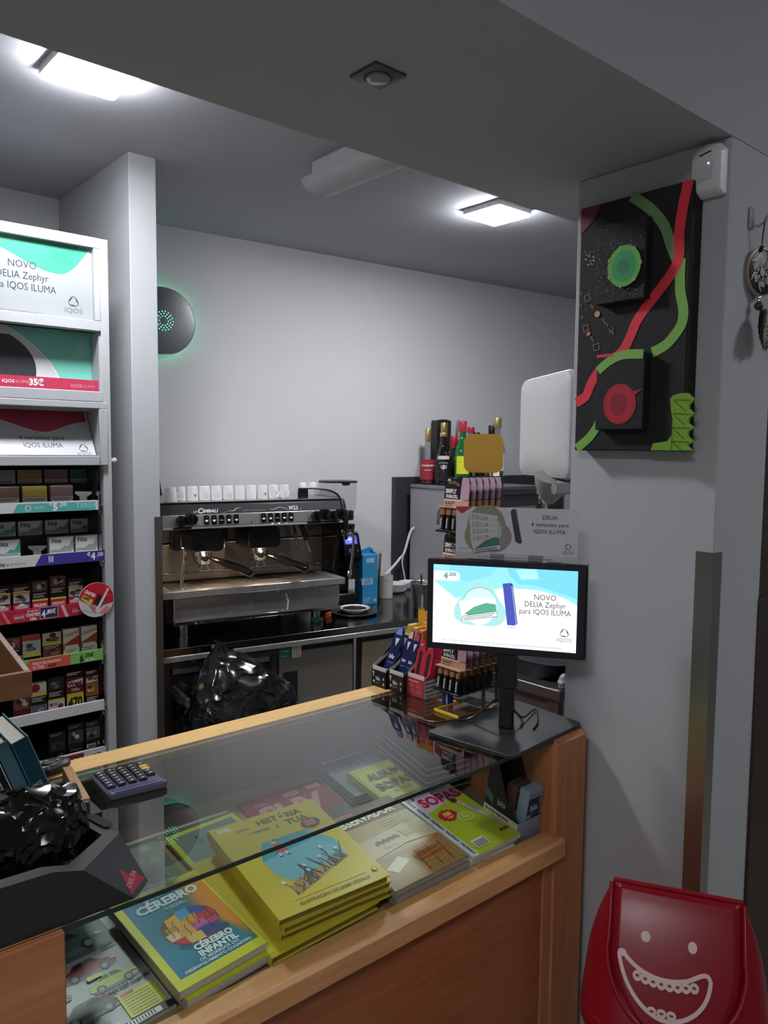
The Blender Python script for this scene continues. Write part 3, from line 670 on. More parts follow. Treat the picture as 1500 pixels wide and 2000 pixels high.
# dark splash board, ice machine, bottles
o = build('splash_board', MB().prism([(2.735, 3.0847), (4.05, 2.9732), (4.05, 2.9982), (2.735, 3.1097)], 0.881, 1.455), mat((56, 56, 62), 0.45), None, bevel=0.002); tag(o, 'dark grey board standing against the back wall behind the bottles', 'board')
t = thing('ice_machine', 'grey metal ice machine on the worktop carrying the liquor bottles', 'appliance', (2.79, 2.55, 0.88))
wpart('housing', MB().box(2.795, 2.59, 0.89, 3.30, 3.030, 1.415), mat((158, 158, 162), 0.45, 0.2, 0, 0.05, name='grey_metal'), t, bevel=0.004)
wpart('lid', MB().box(2.790, 2.55, 1.398, 3.31, 3.032, 1.420), mat((150, 150, 154), 0.30, 0.9), t, bevel=0.006)
wpart('front_panel', MB().box(2.80, 2.572, 0.90, 3.29, 2.59, 1.375), mat((108, 106, 108), 0.35, 0.9), t, bevel=0.003)
wpart('handle', MB().box(2.84, 2.558, 1.30, 3.25, 2.572, 1.318), CHROME, t, bevel=0.002)
wpart('foot', MB().lathe([(0.02, 0.88), (0.02, 0.89)], 14, (2.84, 2.64, 0)).lathe([(0.02, 0.88), (0.02, 0.89)], 14, (3.26, 2.64, 0)).lathe([(0.02, 0.88), (0.02, 0.89)], 14, (2.84, 2.99, 0)).lathe([(0.02, 0.88), (0.02, 0.89)], 14, (3.26, 2.99, 0)), RUBBER, t)
o = build('waste_hose', MB().tube(smooth_path([(3.312, 2.66, 1.385), (3.35, 2.64, 1.385), (3.385, 2.62, 1.35), (3.395, 2.61, 1.25), (3.395, 2.61, 1.00), (3.39, 2.60, 0.91), (3.39, 2.64, 0.897)], 5), 0.016, 10), WHITE); tag(o, 'white hose bending down beside the ice machine', 'hose')
o = build('power_cable', MB().tube(smooth_path([(2.786, 2.985, 1.195), (2.770, 3.00, 1.165), (2.748, 3.02, 1.06), (2.733, 3.035, 1.03), (2.69, 3.045, 0.985), (2.60, 3.055, 0.91), (2.57, 3.04, 0.887)], 6), 0.0065, 8), WHITE); tag(o, 'white power cable looping down in front of the dark board', 'cable')
o = build('power_cable', MB().tube(smooth_path([(2.746, 3.025, 1.045), (2.744, 3.03, 1.0), (2.768, 3.035, 0.92), (2.775, 3.04, 0.885)], 6), 0.0035, 8), WHITE); tag(o, 'thin grey cable hanging straight beside the looping white one', 'cable')

def bottle(label, x, y, z, prof, body, cap_c, cap_h, liquid=None, lab=None, name='bottle', lab2=None, yaw=0.0):
    """prof: [(r, z)...] ; cap at the top; lab = (r, z0, z1, color, width angle, [texts])"""
    t = thing(name, label, 'bottle', (x, y, z), yaw)
    pr = list(prof); H = pr[-1][1]
    bd = build('glass_body', MB().lathe([(pr[0][0] * 0.9, 0.0)] + pr, 28, cap1=True), body, t)
    if liquid:
        c, lv = liquid; lp = [(max(0.002, r - 0.0025), zz) for r, zz in pr if zz <= lv]
        lp = [(lp[0][0], 0.004)] + lp[1:] + [(max(0.002, lp[-1][0]), lv)]
        build('liquid', MB().lathe(lp, 24), mat(c, 0.2), t)
    rn = pr[-1][0]
    build('cap', MB().lathe([(rn + 0.0012, H - cap_h), (rn + 0.002, H - cap_h + 0.002), (rn + 0.002, H - 0.001), (rn + 0.001, H + 0.001)], 20), cap_c, t)
    for lb in ([lab] if lab else []) + ([lab2] if lab2 else []):
        r, z0, z1, col, half, fn = lb
        q = Print()
        n = 16
        for k in range(n):
            q_i = q._c(col) if k == 0 else 0
            xa = -half + 2 * half * k / n; xb = -half + 2 * half * (k + 1) / n
            q.mb.add([(xa * r, z0, q.z), (xb * r, z0, q.z), (xb * r, z1, q.z), (xa * r, z1, q.z)], [(0, 1, 2, 3)], 0)
        if fn: fn(q)
        a0 = math.radians(-133 - yaw)
        q.put(bd, Matrix.Identity(4), 'label', warp=lambda X, Y, Z, r=r: ((r + 0.0006 + Z) * math.cos(X / r + a0), (r + 0.0006 + Z) * math.sin(X / r + a0), Y))
    return t
ZT = 1.420
CG = glass((225, 225, 226), 0.8); GREEN = mat((22, 92, 44), 0.08, coat=0.6); DKG = mat((16, 16, 15), 0.10, coat=0.5); OLIVE = mat((34, 40, 22), 0.1, coat=0.5)
GOLD = mat((196, 178, 120), 0.3, 0.8); RED = mat((176, 40, 56), 0.35); REDP = mat((190, 36, 80), 0.35); BCAP = mat((24, 22, 24), 0.35)
W1 = (235, 225, 215)
def L1(q): q.text('Constantino', 0, 0.094, 0.017, W1, 1, 0.9, 'C'); q.text('BRANDY', 0, 0.072, 0.007, W1, 1, 1.3, 'C'); q.line([(-0.03, 0.03), (0.03, 0.03)], 0.001, W1); q.rect(-0.012, 0.112, 0.024, 0.004, W1)
bottle('clear brandy bottle with a red label, leftmost of the liquor bottles', 2.877, 2.984, ZT, [(0.042, 0.004), (0.0445, 0.02), (0.0445, 0.135), (0.036, 0.165), (0.020, 0.20), (0.0145, 0.225), (0.0145, 0.290)], CG, GOLD, 0.068, ((112, 66, 46), 0.026), (0.0445, 0.024, 0.130, (150, 44, 52), 1.15, L1), yaw=0)
def L2(q):
    q.text('TIJU', 0, 0.085, 0.024, W1, 2, 0.75, 'C'); q.line([(-0.028, 0.078), (0.028, 0.078)], 0.002, W1)
    for k in range(5): q.rect(-0.026, 0.056 + 0.004 * k, 0.02 + 0.006 * (k % 3), 0.0016, (180, 180, 176)); q.circ(-0.02 + 0.01 * k, 0.112 + 0.003 * (k % 2), 0.003, (190, 190, 186))
    q.rect(-0.028, 0.024, 0.056, 0.016, (130, 128, 122))
bottle('black liquor bottle with white lettering, right of the red labelled brandy', 2.884, 2.877, ZT, [(0.042, 0.004), (0.0445, 0.02), (0.0445, 0.115), (0.034, 0.155), (0.019, 0.195), (0.0165, 0.22), (0.0175, 0.268)], DKG, GOLD, 0.020, None, (0.0445, 0.020, 0.125, (22, 22, 22), 1.2, L2), lab2=(0.0445, 0.132, 0.150, (206, 202, 190), 0.7, None))
bx = thing('bottle_carton', 'tall dark gift carton behind the black liquor bottle', 'carton', (3.045, 3.056, ZT), 0)
build('box', MB().box(-0.056, -0.020, 0, 0.056, 0.020, 0.340), mat((46, 44, 46), 0.45), bx, bevel=0.001)
build('top_flap', MB().prism([(-0.056, 0.340), (0.056, 0.340), (0.02, 0.346), (-0.02, 0.346)], -0.020, -0.0185, 'y'), mat((46, 44, 46), 0.45), bx)
bottle('clear bottle with a tall gold screw cap behind the black bottle', 2.995, 2.985, ZT, [(0.036, 0.004), (0.038, 0.02), (0.038, 0.16), (0.030, 0.20), (0.0165, 0.235), (0.0155, 0.26), (0.0165, 0.325)], CG, GOLD, 0.055, ((40, 30, 24), 0.12))
bx = thing('gift_tube', 'slanted red and silver gift tube among the liquor bottles', 'tube', (3.135, 3.028, ZT), 0)
build('tube', MB().tube([(0, 0, 0.006), (0.02, 0, 0.17), (0.040, 0, 0.34)], [0.030, 0.027, 0.024], 18), mat((150, 52, 54), 0.4), bx)
build('sleeve', MB().tube([(0.0275, 0, 0.235), (0.0405, 0, 0.343)], [0.0275, 0.0250], 18), mat((160, 156, 156), 0.35, 0.4), bx)
def L4(q): q.rect(-0.016, 0.030, 0.03, 0.05, (206, 196, 110)); q.text('B', 0, 0.045, 0.02, (60, 50, 30), 1, 1, 'C')
bottle('dark bottle with a red cap and small yellow label', 2.985, 2.900, ZT, [(0.036, 0.004), (0.038, 0.02), (0.038, 0.14), (0.028, 0.17), (0.018, 0.20), (0.019, 0.255)], OLIVE, RED, 0.062, None, (0.038, 0.03, 0.105, (34, 30, 22), 0.9, L4))
def L5(q): q.text('Licor', -0.02, 0.118, 0.010, (60, 60, 30), 0, 0.9); q.circ(0.010, 0.088, 0.012, (150, 60, 30)); q.circ(0.014, 0.090, 0.006, (226, 180, 40)); q.rect(-0.028, 0.03, 0.04, 0.004, (120, 130, 20))
bottle('green glass bottle with a red cap and yellow label', 2.920, 2.775, ZT, [(0.040, 0.004), (0.042, 0.02), (0.042, 0.165), (0.032, 0.20), (0.019, 0.235), (0.0165, 0.265), (0.018, 0.325)], GREEN, RED, 0.055, None, (0.042, 0.060, 0.150, (214, 216, 44), 0.8, L5))
bottle('clear bottle with a raspberry red cap behind the yellow card', 3.153, 2.935, ZT, [(0.038, 0.004), (0.040, 0.02), (0.040, 0.18), (0.030, 0.22), (0.017, 0.25), (0.018, 0.305)], CG, REDP, 0.030, ((150, 120, 90), 0.10))
bottle('short dark bottle with a black cap, left one behind the yellow card', 3.117, 2.863, ZT, [(0.034, 0.004), (0.036, 0.02), (0.036, 0.16), (0.026, 0.20), (0.016, 0.225), (0.017, 0.275)], DKG, BCAP, 0.05)
bottle('short dark bottle with a black cap, right one behind the yellow card', 3.232, 2.940, ZT, [(0.034, 0.004), (0.034, 0.02), (0.034, 0.15), (0.026, 0.19), (0.015, 0.215), (0.016, 0.255)], DKG, BCAP, 0.05)
bottle('dark wine bottle with a long black capsule at the right of the bottles', 3.222, 2.848, ZT, [(0.025, 0.004), (0.027, 0.02), (0.027, 0.19), (0.022, 0.22), (0.0155, 0.25), (0.0155, 0.315)], DKG, BCAP, 0.072)
def L9(q): q.text('VIDE', 0, 0.12, 0.014, (90, 90, 90), 1, 0.9, 'C'); q.rect(-0.02, 0.10, 0.04, 0.002, (150, 150, 150))
bottle('clear bottle of dark liquor with a gold cap and white label, rightmost bottle', 3.067, 2.673, ZT, [(0.040, 0.004), (0.042, 0.02), (0.042, 0.185), (0.034, 0.215), (0.0195, 0.245), (0.0175, 0.275), (0.0185, 0.345)], CG, GOLD, 0.048, ((42, 26, 22), 0.055), (0.042, 0.05, 0.165, (222, 218, 210), 1.1, L9))

# white casing on an arm behind the pier
t = thing('white_screen', 'large white rounded screen casing on a grey arm behind the pier', 'screen', (1.600, 1.235, 1.532), -121.8)
def ringsh(w, h, y, r): return [(x, y, z) for x, z in rrect(w, h, r, 6, 0.0, 0.130)]
build('casing', MB().loft([ringsh(0.30, 0.22, 0.045, 0.03), ringsh(0.345, 0.252, 0.030, 0.034), ringsh(0.350, 0.258, 0.004, 0.034), ringsh(0.342, 0.250, -0.006, 0.030)]), mat((196, 196, 198), 0.35), t, smooth=40)
build('face', MB().loft([ringsh(0.338, 0.246, -0.006, 0.028), ringsh(0.330, 0.238, -0.010, 0.026), ringsh(0.15, 0.12, -0.016, 0.02)], False, True), mat((204, 204, 205), 0.5, bump=0.15, scale=300), t, smooth=40)
build('arm', MB().tube([(0.06, 0.0, 0.005), (0.05, 0.0, -0.02), (0.03, 0.0, -0.052)], [0.046, 0.040, 0.020], 14).tube([(0.06, 0.01, -0.015), (0.14, 0.01, -0.02), (0.145, -0.03, -0.02)], [0.016, 0.014, 0.014], 10), mat((150, 150, 152), 0.4), t)
build('arm_clip', MB().box(0.018, -0.022, -0.064, 0.045, 0.01, -0.046), CHROME, t, bevel=0.003)

# ------------------------------------------------------------------ cigarette cabinet on the left
X0, X1 = 0.30, 0.945
t = thing('cigarette_cabinet', 'tall white cigarette display cabinet with backlit style signs and price strips', 'cabinet', (0.62, 2.40, 0.0))
CB = t
CW = mat((176, 178, 180), 0.38, name='cabinet_white')
wpart('side_panel', MB().box(0.919, 2.392, 0.0, X1, 2.74, 2.225), CW, t, bevel=0.0015)
wpart('side_panel', MB().box(X0, 2.392, 0.0, X0 + 0.026, 2.74, 2.225), CW, t, bevel=0.0015)
wpart('back_panel', MB().box(X0, 2.74, 0.0, X1, 2.75, 2.225), mat((52, 50, 50), 0.6), t)
wpart('top_panel', MB().box(X0 + 0.026, 2.40, 2.205, 0.919, 2.74, 2.225), CW, t)
wpart('inner_wall', MB().box(0.913, 2.43, 0.05, 0.919, 2.74, 1.54), mat((70, 70, 72), 0.45), t)
wpart('slotted_rail', MB().box(0.9135, 2.405, 0.05, 0.919, 2.428, 1.545), STEEL, t)
wpart('joint', MB().box(0.9445, 2.3915, 1.506, 0.9455, 2.45, 1.508).box(0.9445, 2.3915, 1.185, 0.9455, 2.45, 1.187), mat((150, 150, 150), 0.5), t)
wpart('knob', MB().lathe([(0.007, 0), (0.007, 0.008), (0.010, 0.010), (0.010, 0.018), (0.004, 0.020)], 16, M=Matrix.Translation((0.945, 2.405, 1.556)) @ Matrix.Rotation(math.radians(90), 4, 'Y')), CW, t)
# top sign
def sign_frame(z0, z1, w, x1, y0=2.39, y1=2.42):
    mb = MB().box(X0 + 0.026, y0, z0, x1, y1, z0 + w).box(X0 + 0.026, y0, z1 - w, x1, y1, z1).box(x1 - w * 0.6, y0, z0 + w, x1, y1, z1 - w).box(X0 + 0.026, y0, z0 + w, X0 + 0.026 + w, y1, z1 - w)
    return mb
GRY = (196, 200, 203); TEAL = (70, 160, 132); INK = (58, 60, 66)
fr = wpart('sign_frame', sign_frame(1.948, 2.224, 0.031, 0.917, 2.385, 2.42), CW, t, bevel=0.002)
pn = wpart('sign_panel', MB().box(X0 + 0.03, 2.402, 1.96, 0.910, 2.410, 2.215), mat(GRY, 0.4), t)
p = Print()    # u = x - 0.33, v = z - 1.979
def U(x): return x - 0.33
p.rect(0, 0, U(0.8985), 0.216, (158, 162, 164))
wv = [(U(0.50), 0.216), (U(0.50), 0.19)] + bez((U(0.50), 0.195), (U(0.66), 0.205), (U(0.70), 0.125), (U(0.800), 0.124), 14) + bez((U(0.800), 0.124), (U(0.845), 0.124), (U(0.875), 0.190), (U(0.897), 0.213), 10)
p.poly(wv, TEAL)
p.poly([(U(0.56), 0.216), (U(0.62), 0.196), (U(0.68), 0.205), (U(0.72), 0.216)], (100, 178, 156))
p.poly([(U(0.76), 0.216), (U(0.78), 0.165), (U(0.82), 0.155), (U(0.865), 0.216)], (62, 150, 124))
p.line([(a, b - 0.001) for a, b in wv[2:]], 0.0022, (236, 240, 238))
p.text('NOVO', U(0.700), 0.128, 0.029, INK, 0, .9, 'C').text('DELIA Zephyr', U(0.700), 0.097, 0.029, INK, 0, .84, 'C').text('para IQOS ILUMA', U(0.700), 0.066, 0.029, INK, 0, .84, 'C')
p.logo(U(0.842), 0.050, 0.0145, INK).text('IQOS', U(0.842), 0.017, 0.021, (110, 112, 118), 0, 1.1, 'C')
p.text('Dispositivo destinado apenas a fumadores adultos', U(0.750), 0.003, 0.0085, (110, 112, 116), 0, 1.0, 'R')
wput(p, pn, t, (0.33, 2.402, 1.979), FRONT, 'sign_print', rough=0.3)
# second bay: device picture and price strip
wpart('bay_back', MB().box(X0 + 0.026, 2.455, 1.757, 0.912, 2.465, 1.950), mat((120, 204, 184), 0.5), t)
p = Print(); p.rect(0, 0, U(0.910), 0.190, (124, 206, 186)).poly([(0, 0), (U(0.825), 0)] + bez((U(0.825), 0.0), (U(0.815), 0.08), (U(0.76), 0.14), (U(0.66), 0.192), 12) + [(0, 0.192)], (208, 210, 212))
p.line(bez((U(0.825), 0.0), (U(0.815), 0.08), (U(0.76), 0.14), (U(0.66), 0.192), 12), 0.003, (236, 238, 238))
p.poly([(0, 0.006), (U(0.735), 0.006)] + bez((U(0.735), 0.006), (U(0.765), 0.08), (U(0.74), 0.13), (U(0.675), 0.166), 12) + [(0, 0.166)], (58, 60, 66)).line([(0, 0.022), (U(0.738), 0.022)], 0.0012, (120, 122, 124))
p.poly([(U(0.845), 0.11), (U(0.87), 0.15), (U(0.905), 0.185), (U(0.905), 0.12)], (134, 212, 192))
wput(p, t, t, (0.33, 2.455, 1.757), FRONT, 'bay_print', rough=0.4)
wpart('bay_shelf', MB().box(X0 + 0.026, 2.385, 1.745, 0.917, 2.46, 1.758).box(X0 + 0.026, 2.380, 1.735, 0.917, 2.392, 1.7665), CW, t, bevel=0.002)
wpart('bay_side', MB().box(0.9125, 2.395, 1.757, 0.919, 2.46, 1.948), CW, t)
ps = wpart('price_strip', MB().box(X0 + 0.026, 2.383, 1.767, 0.906, 2.386, 1.800), mat((200, 62, 92), 0.35), t)
p = Print(); W = (240, 232, 236)
p.text('35€', U(0.725), 0.008, 0.026, W, 2, 0.95, 'C').text('IQOS', U(0.632), 0.012, 0.013, W, 1, 1.1, 'L').text('ILUMA', U(0.668), 0.012, 0.013, (232, 170, 186), 0, 1.0, 'L')
p.text('IQOS', U(0.822), 0.009, 0.013, (236, 190, 202), 0, 1.1, 'L').text('ILUMA', U(0.858), 0.009, 0.013, (224, 140, 160), 0, 1.0, 'L').text('ILUMA', U(0.617), 0.012, 0.013, W, 0, 1.0, 'R')
wput(p, ps, t, (0.33, 2.383, 1.767), FRONT, 'strip_print')
# third bay: sloped card in a frame
wpart('bay_frame', MB().box(X0 + 0.026, 2.380, 1.715, 0.930, 2.74, 1.735).box(0.905, 2.380, 1.543, 0.930, 2.40, 1.715).box(X0 + 0.026, 2.380, 1.543, 0.905, 2.40, 1.572), CW, t, bevel=0.002)
wpart('bay_cheek', MB().prism([(2.40, 1.572), (2.40, 1.715), (2.56, 1.715), (2.56, 1.572)], 0.905, 0.911, 'x'), mat((170, 170, 174), 0.5), t)
wpart('bay_ceiling', MB().box(X0 + 0.03, 2.40, 1.708, 0.905, 2.56, 1.715), mat((150, 150, 154), 0.5), t)
o = (0.33, 2.405, 1.574); vdir = (0, 0.085, 0.140)
cd = build('sloped_card', MB().box(0, 0, -0.002, 0.572, 0.164, 0.0), mat((196, 198, 202), 0.45), t, t.matrix_world.inverted() @ frame(o, (1, 0, 0), vdir))
p = Print(); wv = [(U(0.50), 0.163), (U(0.50), 0.13)] + bez((U(0.50), 0.135), (U(0.64), 0.15), (U(0.70), 0.078), (U(0.765), 0.078), 12) + bez((U(0.765), 0.078), (U(0.80), 0.078), (U(0.84), 0.115), (U(0.895), 0.118), 8) + [(U(0.897), 0.163)]
p.poly(wv, (176, 66, 88)).line(wv[2:-1], 0.003, (226, 226, 228))
p.text('4 variantes para', U(0.752), 0.052, 0.023, INK, 0, .88, 'C').text('IQOS ILUMA', U(0.752), 0.026, 0.023, INK, 0, .88, 'C')
p.logo(U(0.868), 0.024, 0.013, INK).text('IQOS', U(0.868), -0.002, 0.016, (110, 112, 118), 0, 1.1, 'C')
p.put(cd, Matrix.Identity(4), 'card_print')

# shelves with price strips
def shelf(zs, ztop, x1, strip_col, fn, w_name='price_strip', depth=2.72):
    s = wpart('shelf', MB().box(X0 + 0.026, 2.405, zs - 0.004, 0.913, depth, zs + 0.002), mat((34, 34, 36), 0.4), t)
    st_ = wpart(w_name, MB().box(X0 + 0.026, 2.396, zs - 0.005, x1, 2.402, ztop), mat(strip_col, 0.35), t, bevel=0.001)
    if fn:
        p = Print(); fn(p, ztop - zs + 0.005); wput(p, st_, t, (0.33, 2.396, zs - 0.005), FRONT, 'strip_print')
    wpart('shelf_end', MB().prism([(2.400, ztop - 0.01), (2.405, ztop + 0.026), (2.412, ztop + 0.030), (2.44, ztop - 0.010)], x1 + 0.003, x1 + 0.006, 'x'), CHROME, t)
    wpart('shelf_bracket', MB().box(x1 + 0.002, 2.398, zs - 0.012, 0.918, 2.416, zs + 0.010).box(0.905, 2.400, zs - 0.022, 0.916, 2.412, zs - 0.005), CHROME, t, bevel=0.002)
    return s
def s1(p, h):
    p.rect(0, 0, U(0.902), h, (206, 208, 208)).poly([(U(0.655), 0), (U(0.668), h * 0.86), (U(0.894), h * 0.86), (U(0.894), 0)], (86, 170, 164))
    p.ring(lambda a: ((U(0.697) + 0.0065 * math.cos(a), h * .43 + 0.0065 * math.sin(a)), (U(0.697) + 0.0085 * math.cos(a), h * .43 + 0.0085 * math.sin(a))), W)
    p.text('IQOS', U(0.711), 0.010, 0.011, (196, 226, 222), 0, 1.2).text('€', U(0.757), 0.019, 0.013, W, 1).text('5', U(0.7665), 0.004, 0.031, W, 2, 0.9).text(',00', U(0.785), 0.015, 0.018, W, 1)
    p.text('TEREA', U(0.834), 0.008, 0.022, (170, 216, 210), 0, 1.0)
def s2(p, h):
    p.rect(0, 0, U(0.924), h, (208, 210, 210)).poly([(U(0.712), 0), (U(0.730), h), (U(0.924), h), (U(0.924), 0)], (62, 56, 142))
    p.text('Fiitz', U(0.630), 0.007, 0.017, (30, 30, 32), 1, 1, 'R').rect(U(0.634), 0.008, 0.006, 0.003, (60, 60, 60)).text('BY BSOLID', U(0.643), 0.008, 0.009, (90, 90, 92), 0, 1.0)
    p.text('lil', U(0.750), 0.009, 0.026, (226, 226, 240), 1, 0.9).text('€', U(0.865), 0.018, 0.015, W, 2).text('4', U(0.877), 0.007, 0.028, W, 2, 0.9).text(',00', U(0.894), 0.015, 0.017, W, 1)
def s3(p, h):
    p.rect(0, 0, U(0.913), h, (184, 38, 62)).poly([(U(0.50), 0), (U(0.62), 0), (U(0.60), h), (U(0.50), h)], (206, 60, 48))
    p.poly([(U(0.782), h), (U(0.792), h), (U(0.806), 0), (U(0.796), 0)], (226, 180, 186)).poly([(U(0.615), h), (U(0.622), h), (U(0.642), 0), (U(0.632), 0)], (222, 120, 110))
    p.rect(U(0.650), 0.010, 0.028, 0.0125, (220, 160, 170)).rect(U(0.651), 0.011, 0.026, 0.0105, (184, 38, 62)).text('NOVO', U(0.664), 0.0125, 0.009, W, 1, 0.95, 'C')
    p.text('MARLBORO', U(0.702), 0.028, 0.007, W, 1, 0.85, 'C').text('CRAFTED', U(0.702), 0.015, 0.013, W, 2, 0.7, 'C').text('100s', U(0.702), 0.003, 0.012, W, 2, 0.85, 'C')
    p.rect(U(0.722), 0.003, 0.052, 0.035, (220, 220, 230)).rect(U(0.7232), 0.0042, 0.0496, 0.0326, (44, 48, 92)).text('4', U(0.727), 0.008, 0.027, W, 2, 0.8).text(',80€', U(0.740), 0.017, 0.017, W, 2, 0.85)
    p.rect(U(0.816), 0.010, 0.026, 0.0125, (210, 130, 144)).rect(U(0.817), 0.011, 0.024, 0.0105, (184, 38, 62)).text('NOVO', U(0.829), 0.0125, 0.008, (236, 200, 206), 1, 0.95, 'C').text('CRAFTED', U(0.850), 0.015, 0.013, W, 2, 0.7)
def s4(p, h):
    p.rect(0, 0, U(0.908), h, (122, 186, 92)).rect(U(0.686), 0, 0.122, h, (206, 92, 68)).text('6', U(0.676), 0.006, 0.022, (30, 50, 30), 2)
    p.text('PREÇO EQUIVALENTE', U(0.698), 0.017, 0.0105, W, 1, 0.78).text('20 CIGS.', U(0.698), 0.005, 0.0115, W, 1, 0.80).text('4,62€', U(0.742), 0.005, 0.0115, (80, 30, 30), 2, 0.85)
    p.text('6', U(0.835), 0.003, 0.030, (26, 34, 26), 2, 0.85).text(',00€', U(0.850), 0.015, 0.018, (26, 34, 26), 1, 0.85).text('26 CIGS', U(0.853), 0.004, 0.009, W, 1, 0.9)
def s6(p, h):
    p.rect(0, 0, U(0.912), h, (196, 196, 198)).rect(0, 0, U(0.842), h * 0.9, (120, 30, 40)).text('RED SOFT', U(0.756), 0.006, 0.026, W, 2, 0.95).text('4', U(0.866), 0.004, 0.03, (30, 30, 32), 2, 0.9).text('80', U(0.882), 0.016, 0.016, (30, 30, 32), 2, 0.9)
shelf(1.411, 1.436, 0.902, (206, 208, 208), s1)
shelf(1.252, 1.280, 0.913, (208, 210, 210), s2)
shelf(1.090, 1.122, 0.906, (184, 38, 62), s3)
shelf(0.940, 0.969, 0.906, (122, 186, 92), s4)
shelf(0.778, 0.806, 0.910, (206, 206, 207), None, 'shelf_front')
shelf(0.618, 0.655, 0.906, (196, 196, 198), s6)
wpart('shelf_step', MB().box(X0 + 0.03, 2.50, 1.413, 0.912, 2.60, 1.486), mat((48, 46, 46), 0.5), t)
wpart('shelf_step', MB().box(X0 + 0.03, 2.50, 1.254, 0.912, 2.60, 1.327), mat((48, 46, 46), 0.5), t)
wpart('base_panel', MB().box(X0 + 0.026, 2.41, 0.0, 0.919, 2.43, 0.58), CW, t)
def pusher(x, z):
    wpart('pack_pusher', MB().prism([(x - 0.013, z), (x + 0.012, z), (x + 0.010, z + 0.030), (x + 0.026, z + 0.040), (x + 0.026, z + 0.046), (x - 0.026, z + 0.048), (x - 0.026, z + 0.041), (x - 0.012, z + 0.031)], 2.445, 2.449, 'y').lathe([(0.0022, 0), (0.0022, 0.001)], 10, M=Matrix.Translation((x, 2.445, z + 0.036)) @ Matrix.Rotation(math.radians(90), 4, 'X')), mat((214, 214, 214), 0.4), CB, bevel=0.001)
pusher(0.876, 1.4135); pusher(0.735, 1.2545)

# ------------------------------------------------------------------ packs
def pack(label, x0, x1, z0, z1, y, col, fn, group=None, d=0.020, name='cigarette_pack', lean=0):
    w, h = x1 - x0, z1 - z0
    o = build(name, MB().box(-w / 2, 0, 0, w / 2, d, h), mat(col, 0.35), None, Matrix.Translation(((x0 + x1) / 2, y, z0)) @ Matrix.Rotation(math.radians(lean), 4, 'X'), bevel=0.001)
    tag(o, label, 'pack', group)
    p = Print(); fn(p, w, h); p.cols = [tuple(min(252, int(v * 1.16 + 8)) for v in c) for c in p.cols]
    p.put(o, frame((-w / 2, 0, 0), *FRONT), 'pack_front', rough=0.35)
    return o
def flat(c):
    def f(p, w, h):
        p.rect(0.001, 0.011, w - 0.002, h - 0.012, c); p.rect(0.001, 0.001, w - 0.002, 0.010, (196, 190, 180))
        p.rect(0.003, 0.0065, w - 0.007, 0.002, (70, 66, 62)); p.rect(0.003, 0.003, w - 0.012, 0.002, (70, 66, 62))
    return f
Gx = 'heated tobacco packs on the teal price shelf'
for lab, x0, x1, c in (('light grey pack in the back row of the top shelf', 0.612, 0.680, (150, 144, 140)), ('ochre brown pack in the back row of the top shelf', 0.686, 0.755, (150, 116, 62)), ('mauve brown pack in the back row of the top shelf', 0.763, 0.831, (120, 96, 92)), ('dark teal pack in the back row of the top shelf', 0.840, 0.906, (44, 96, 88))):
    pack(lab, x0 * 1.028, x1 * 1.028, 1.4862, 1.5275, 2.520, (150, 146, 142), flat(c), Gx)
for lab, x0, x1, c in (('brown pack in the front row of the top shelf', 0.613, 0.684, (140, 110, 92)), ('mustard yellow pack in the front row of the top shelf', 0.693, 0.763, (188, 162, 66)), ('dusty mauve pack in the front row of the top shelf', 0.773, 0.839, (146, 116, 116))):
    pack(lab, x0, x1, 1.4132, 1.481, 2.432, (160, 156, 150), lambda p, w, h, c=c: (p.rect(0.001, 0.036, w - 0.002, h - 0.037, c), p.rect(0.001, 0.001, w - 0.002, 0.034, (200, 194, 184)), p.rect(0.003, 0.030, w - 0.006, 0.002, (70, 66, 62)), p.rect(0.003, 0.026, w - 0.012, 0.002, (70, 66, 62))), Gx)
def fiitz(c, z0=0.0):
    def f(p, w, h):
        p.rect(0.001, z0, w - 0.002, h - z0 - 0.001, (206, 208, 208)); p.poly([(w * 0.4, z0 + 0.011), (w * 0.62, z0 + 0.022), (w * 0.75, z0 + 0.019), (w - 0.001, h - 0.004), (w - 0.001, z0 + 0.011)], c)
        p.text('Fiitz', w * 0.09, h - 0.018, 0.0185, (28, 28, 30), 1, 0.95); p.rect(0.001, z0 + 0.001, w - 0.002, 0.0105, (210, 208, 204))
        p.rect(0.003, z0 + 0.007, w - 0.007, 0.0018, (80, 80, 80)); p.rect(0.003, z0 + 0.0035, w - 0.010, 0.0018, (80, 80, 80)); p.rect(0.001, z0 + 0.0108, w - 0.002, 0.0008, (60, 60, 60))
    return f
Gf = 'white heated tobacco packs on the blue price shelf'
for lab, x0, x1, c in (('white and green pack in the back row of the blue price shelf', 0.610, 0.677, (70, 168, 128)), ('white and grey pack beside the green one, blue shelf back row', 0.684, 0.753, (130, 132, 134)), ('white and grey pack, second from the right in the blue shelf back row', 0.761, 0.830, (130, 132, 134)), ('white and grey pack at the right end of the blue shelf back row', 0.836, 0.904, (130, 132, 134))):
    pack(lab, x0 * 1.028, x1 * 1.028, 1.3272, 1.3705, 2.520, (200, 200, 200), fiitz(c), Gf)
for lab, x0, x1, c in (('white and green pack in the front row of the blue price shelf', 0.614, 0.683, (60, 168, 124)), ('white and grey pack left of two in the blue shelf front row', 0.765, 0.838, (150, 152, 154)), ('white and grey pack at the right end of the blue shelf front row', 0.843, 0.912, (150, 152, 154))):
    pack(lab, x0, x1, 1.2542, 1.3255, 2.432, (200, 200, 200), fiitz(c, 0.022), Gf)
DK = (22, 20, 20); YEL = (206, 196, 66)
def txtbars(p, x, y, w, n, c=(206, 202, 196), dy=0.005):
    for k in range(n): p.rect(x, y - dy * k, w * (0.95 - 0.12 * ((k * 5) % 3)), 0.0021, c)
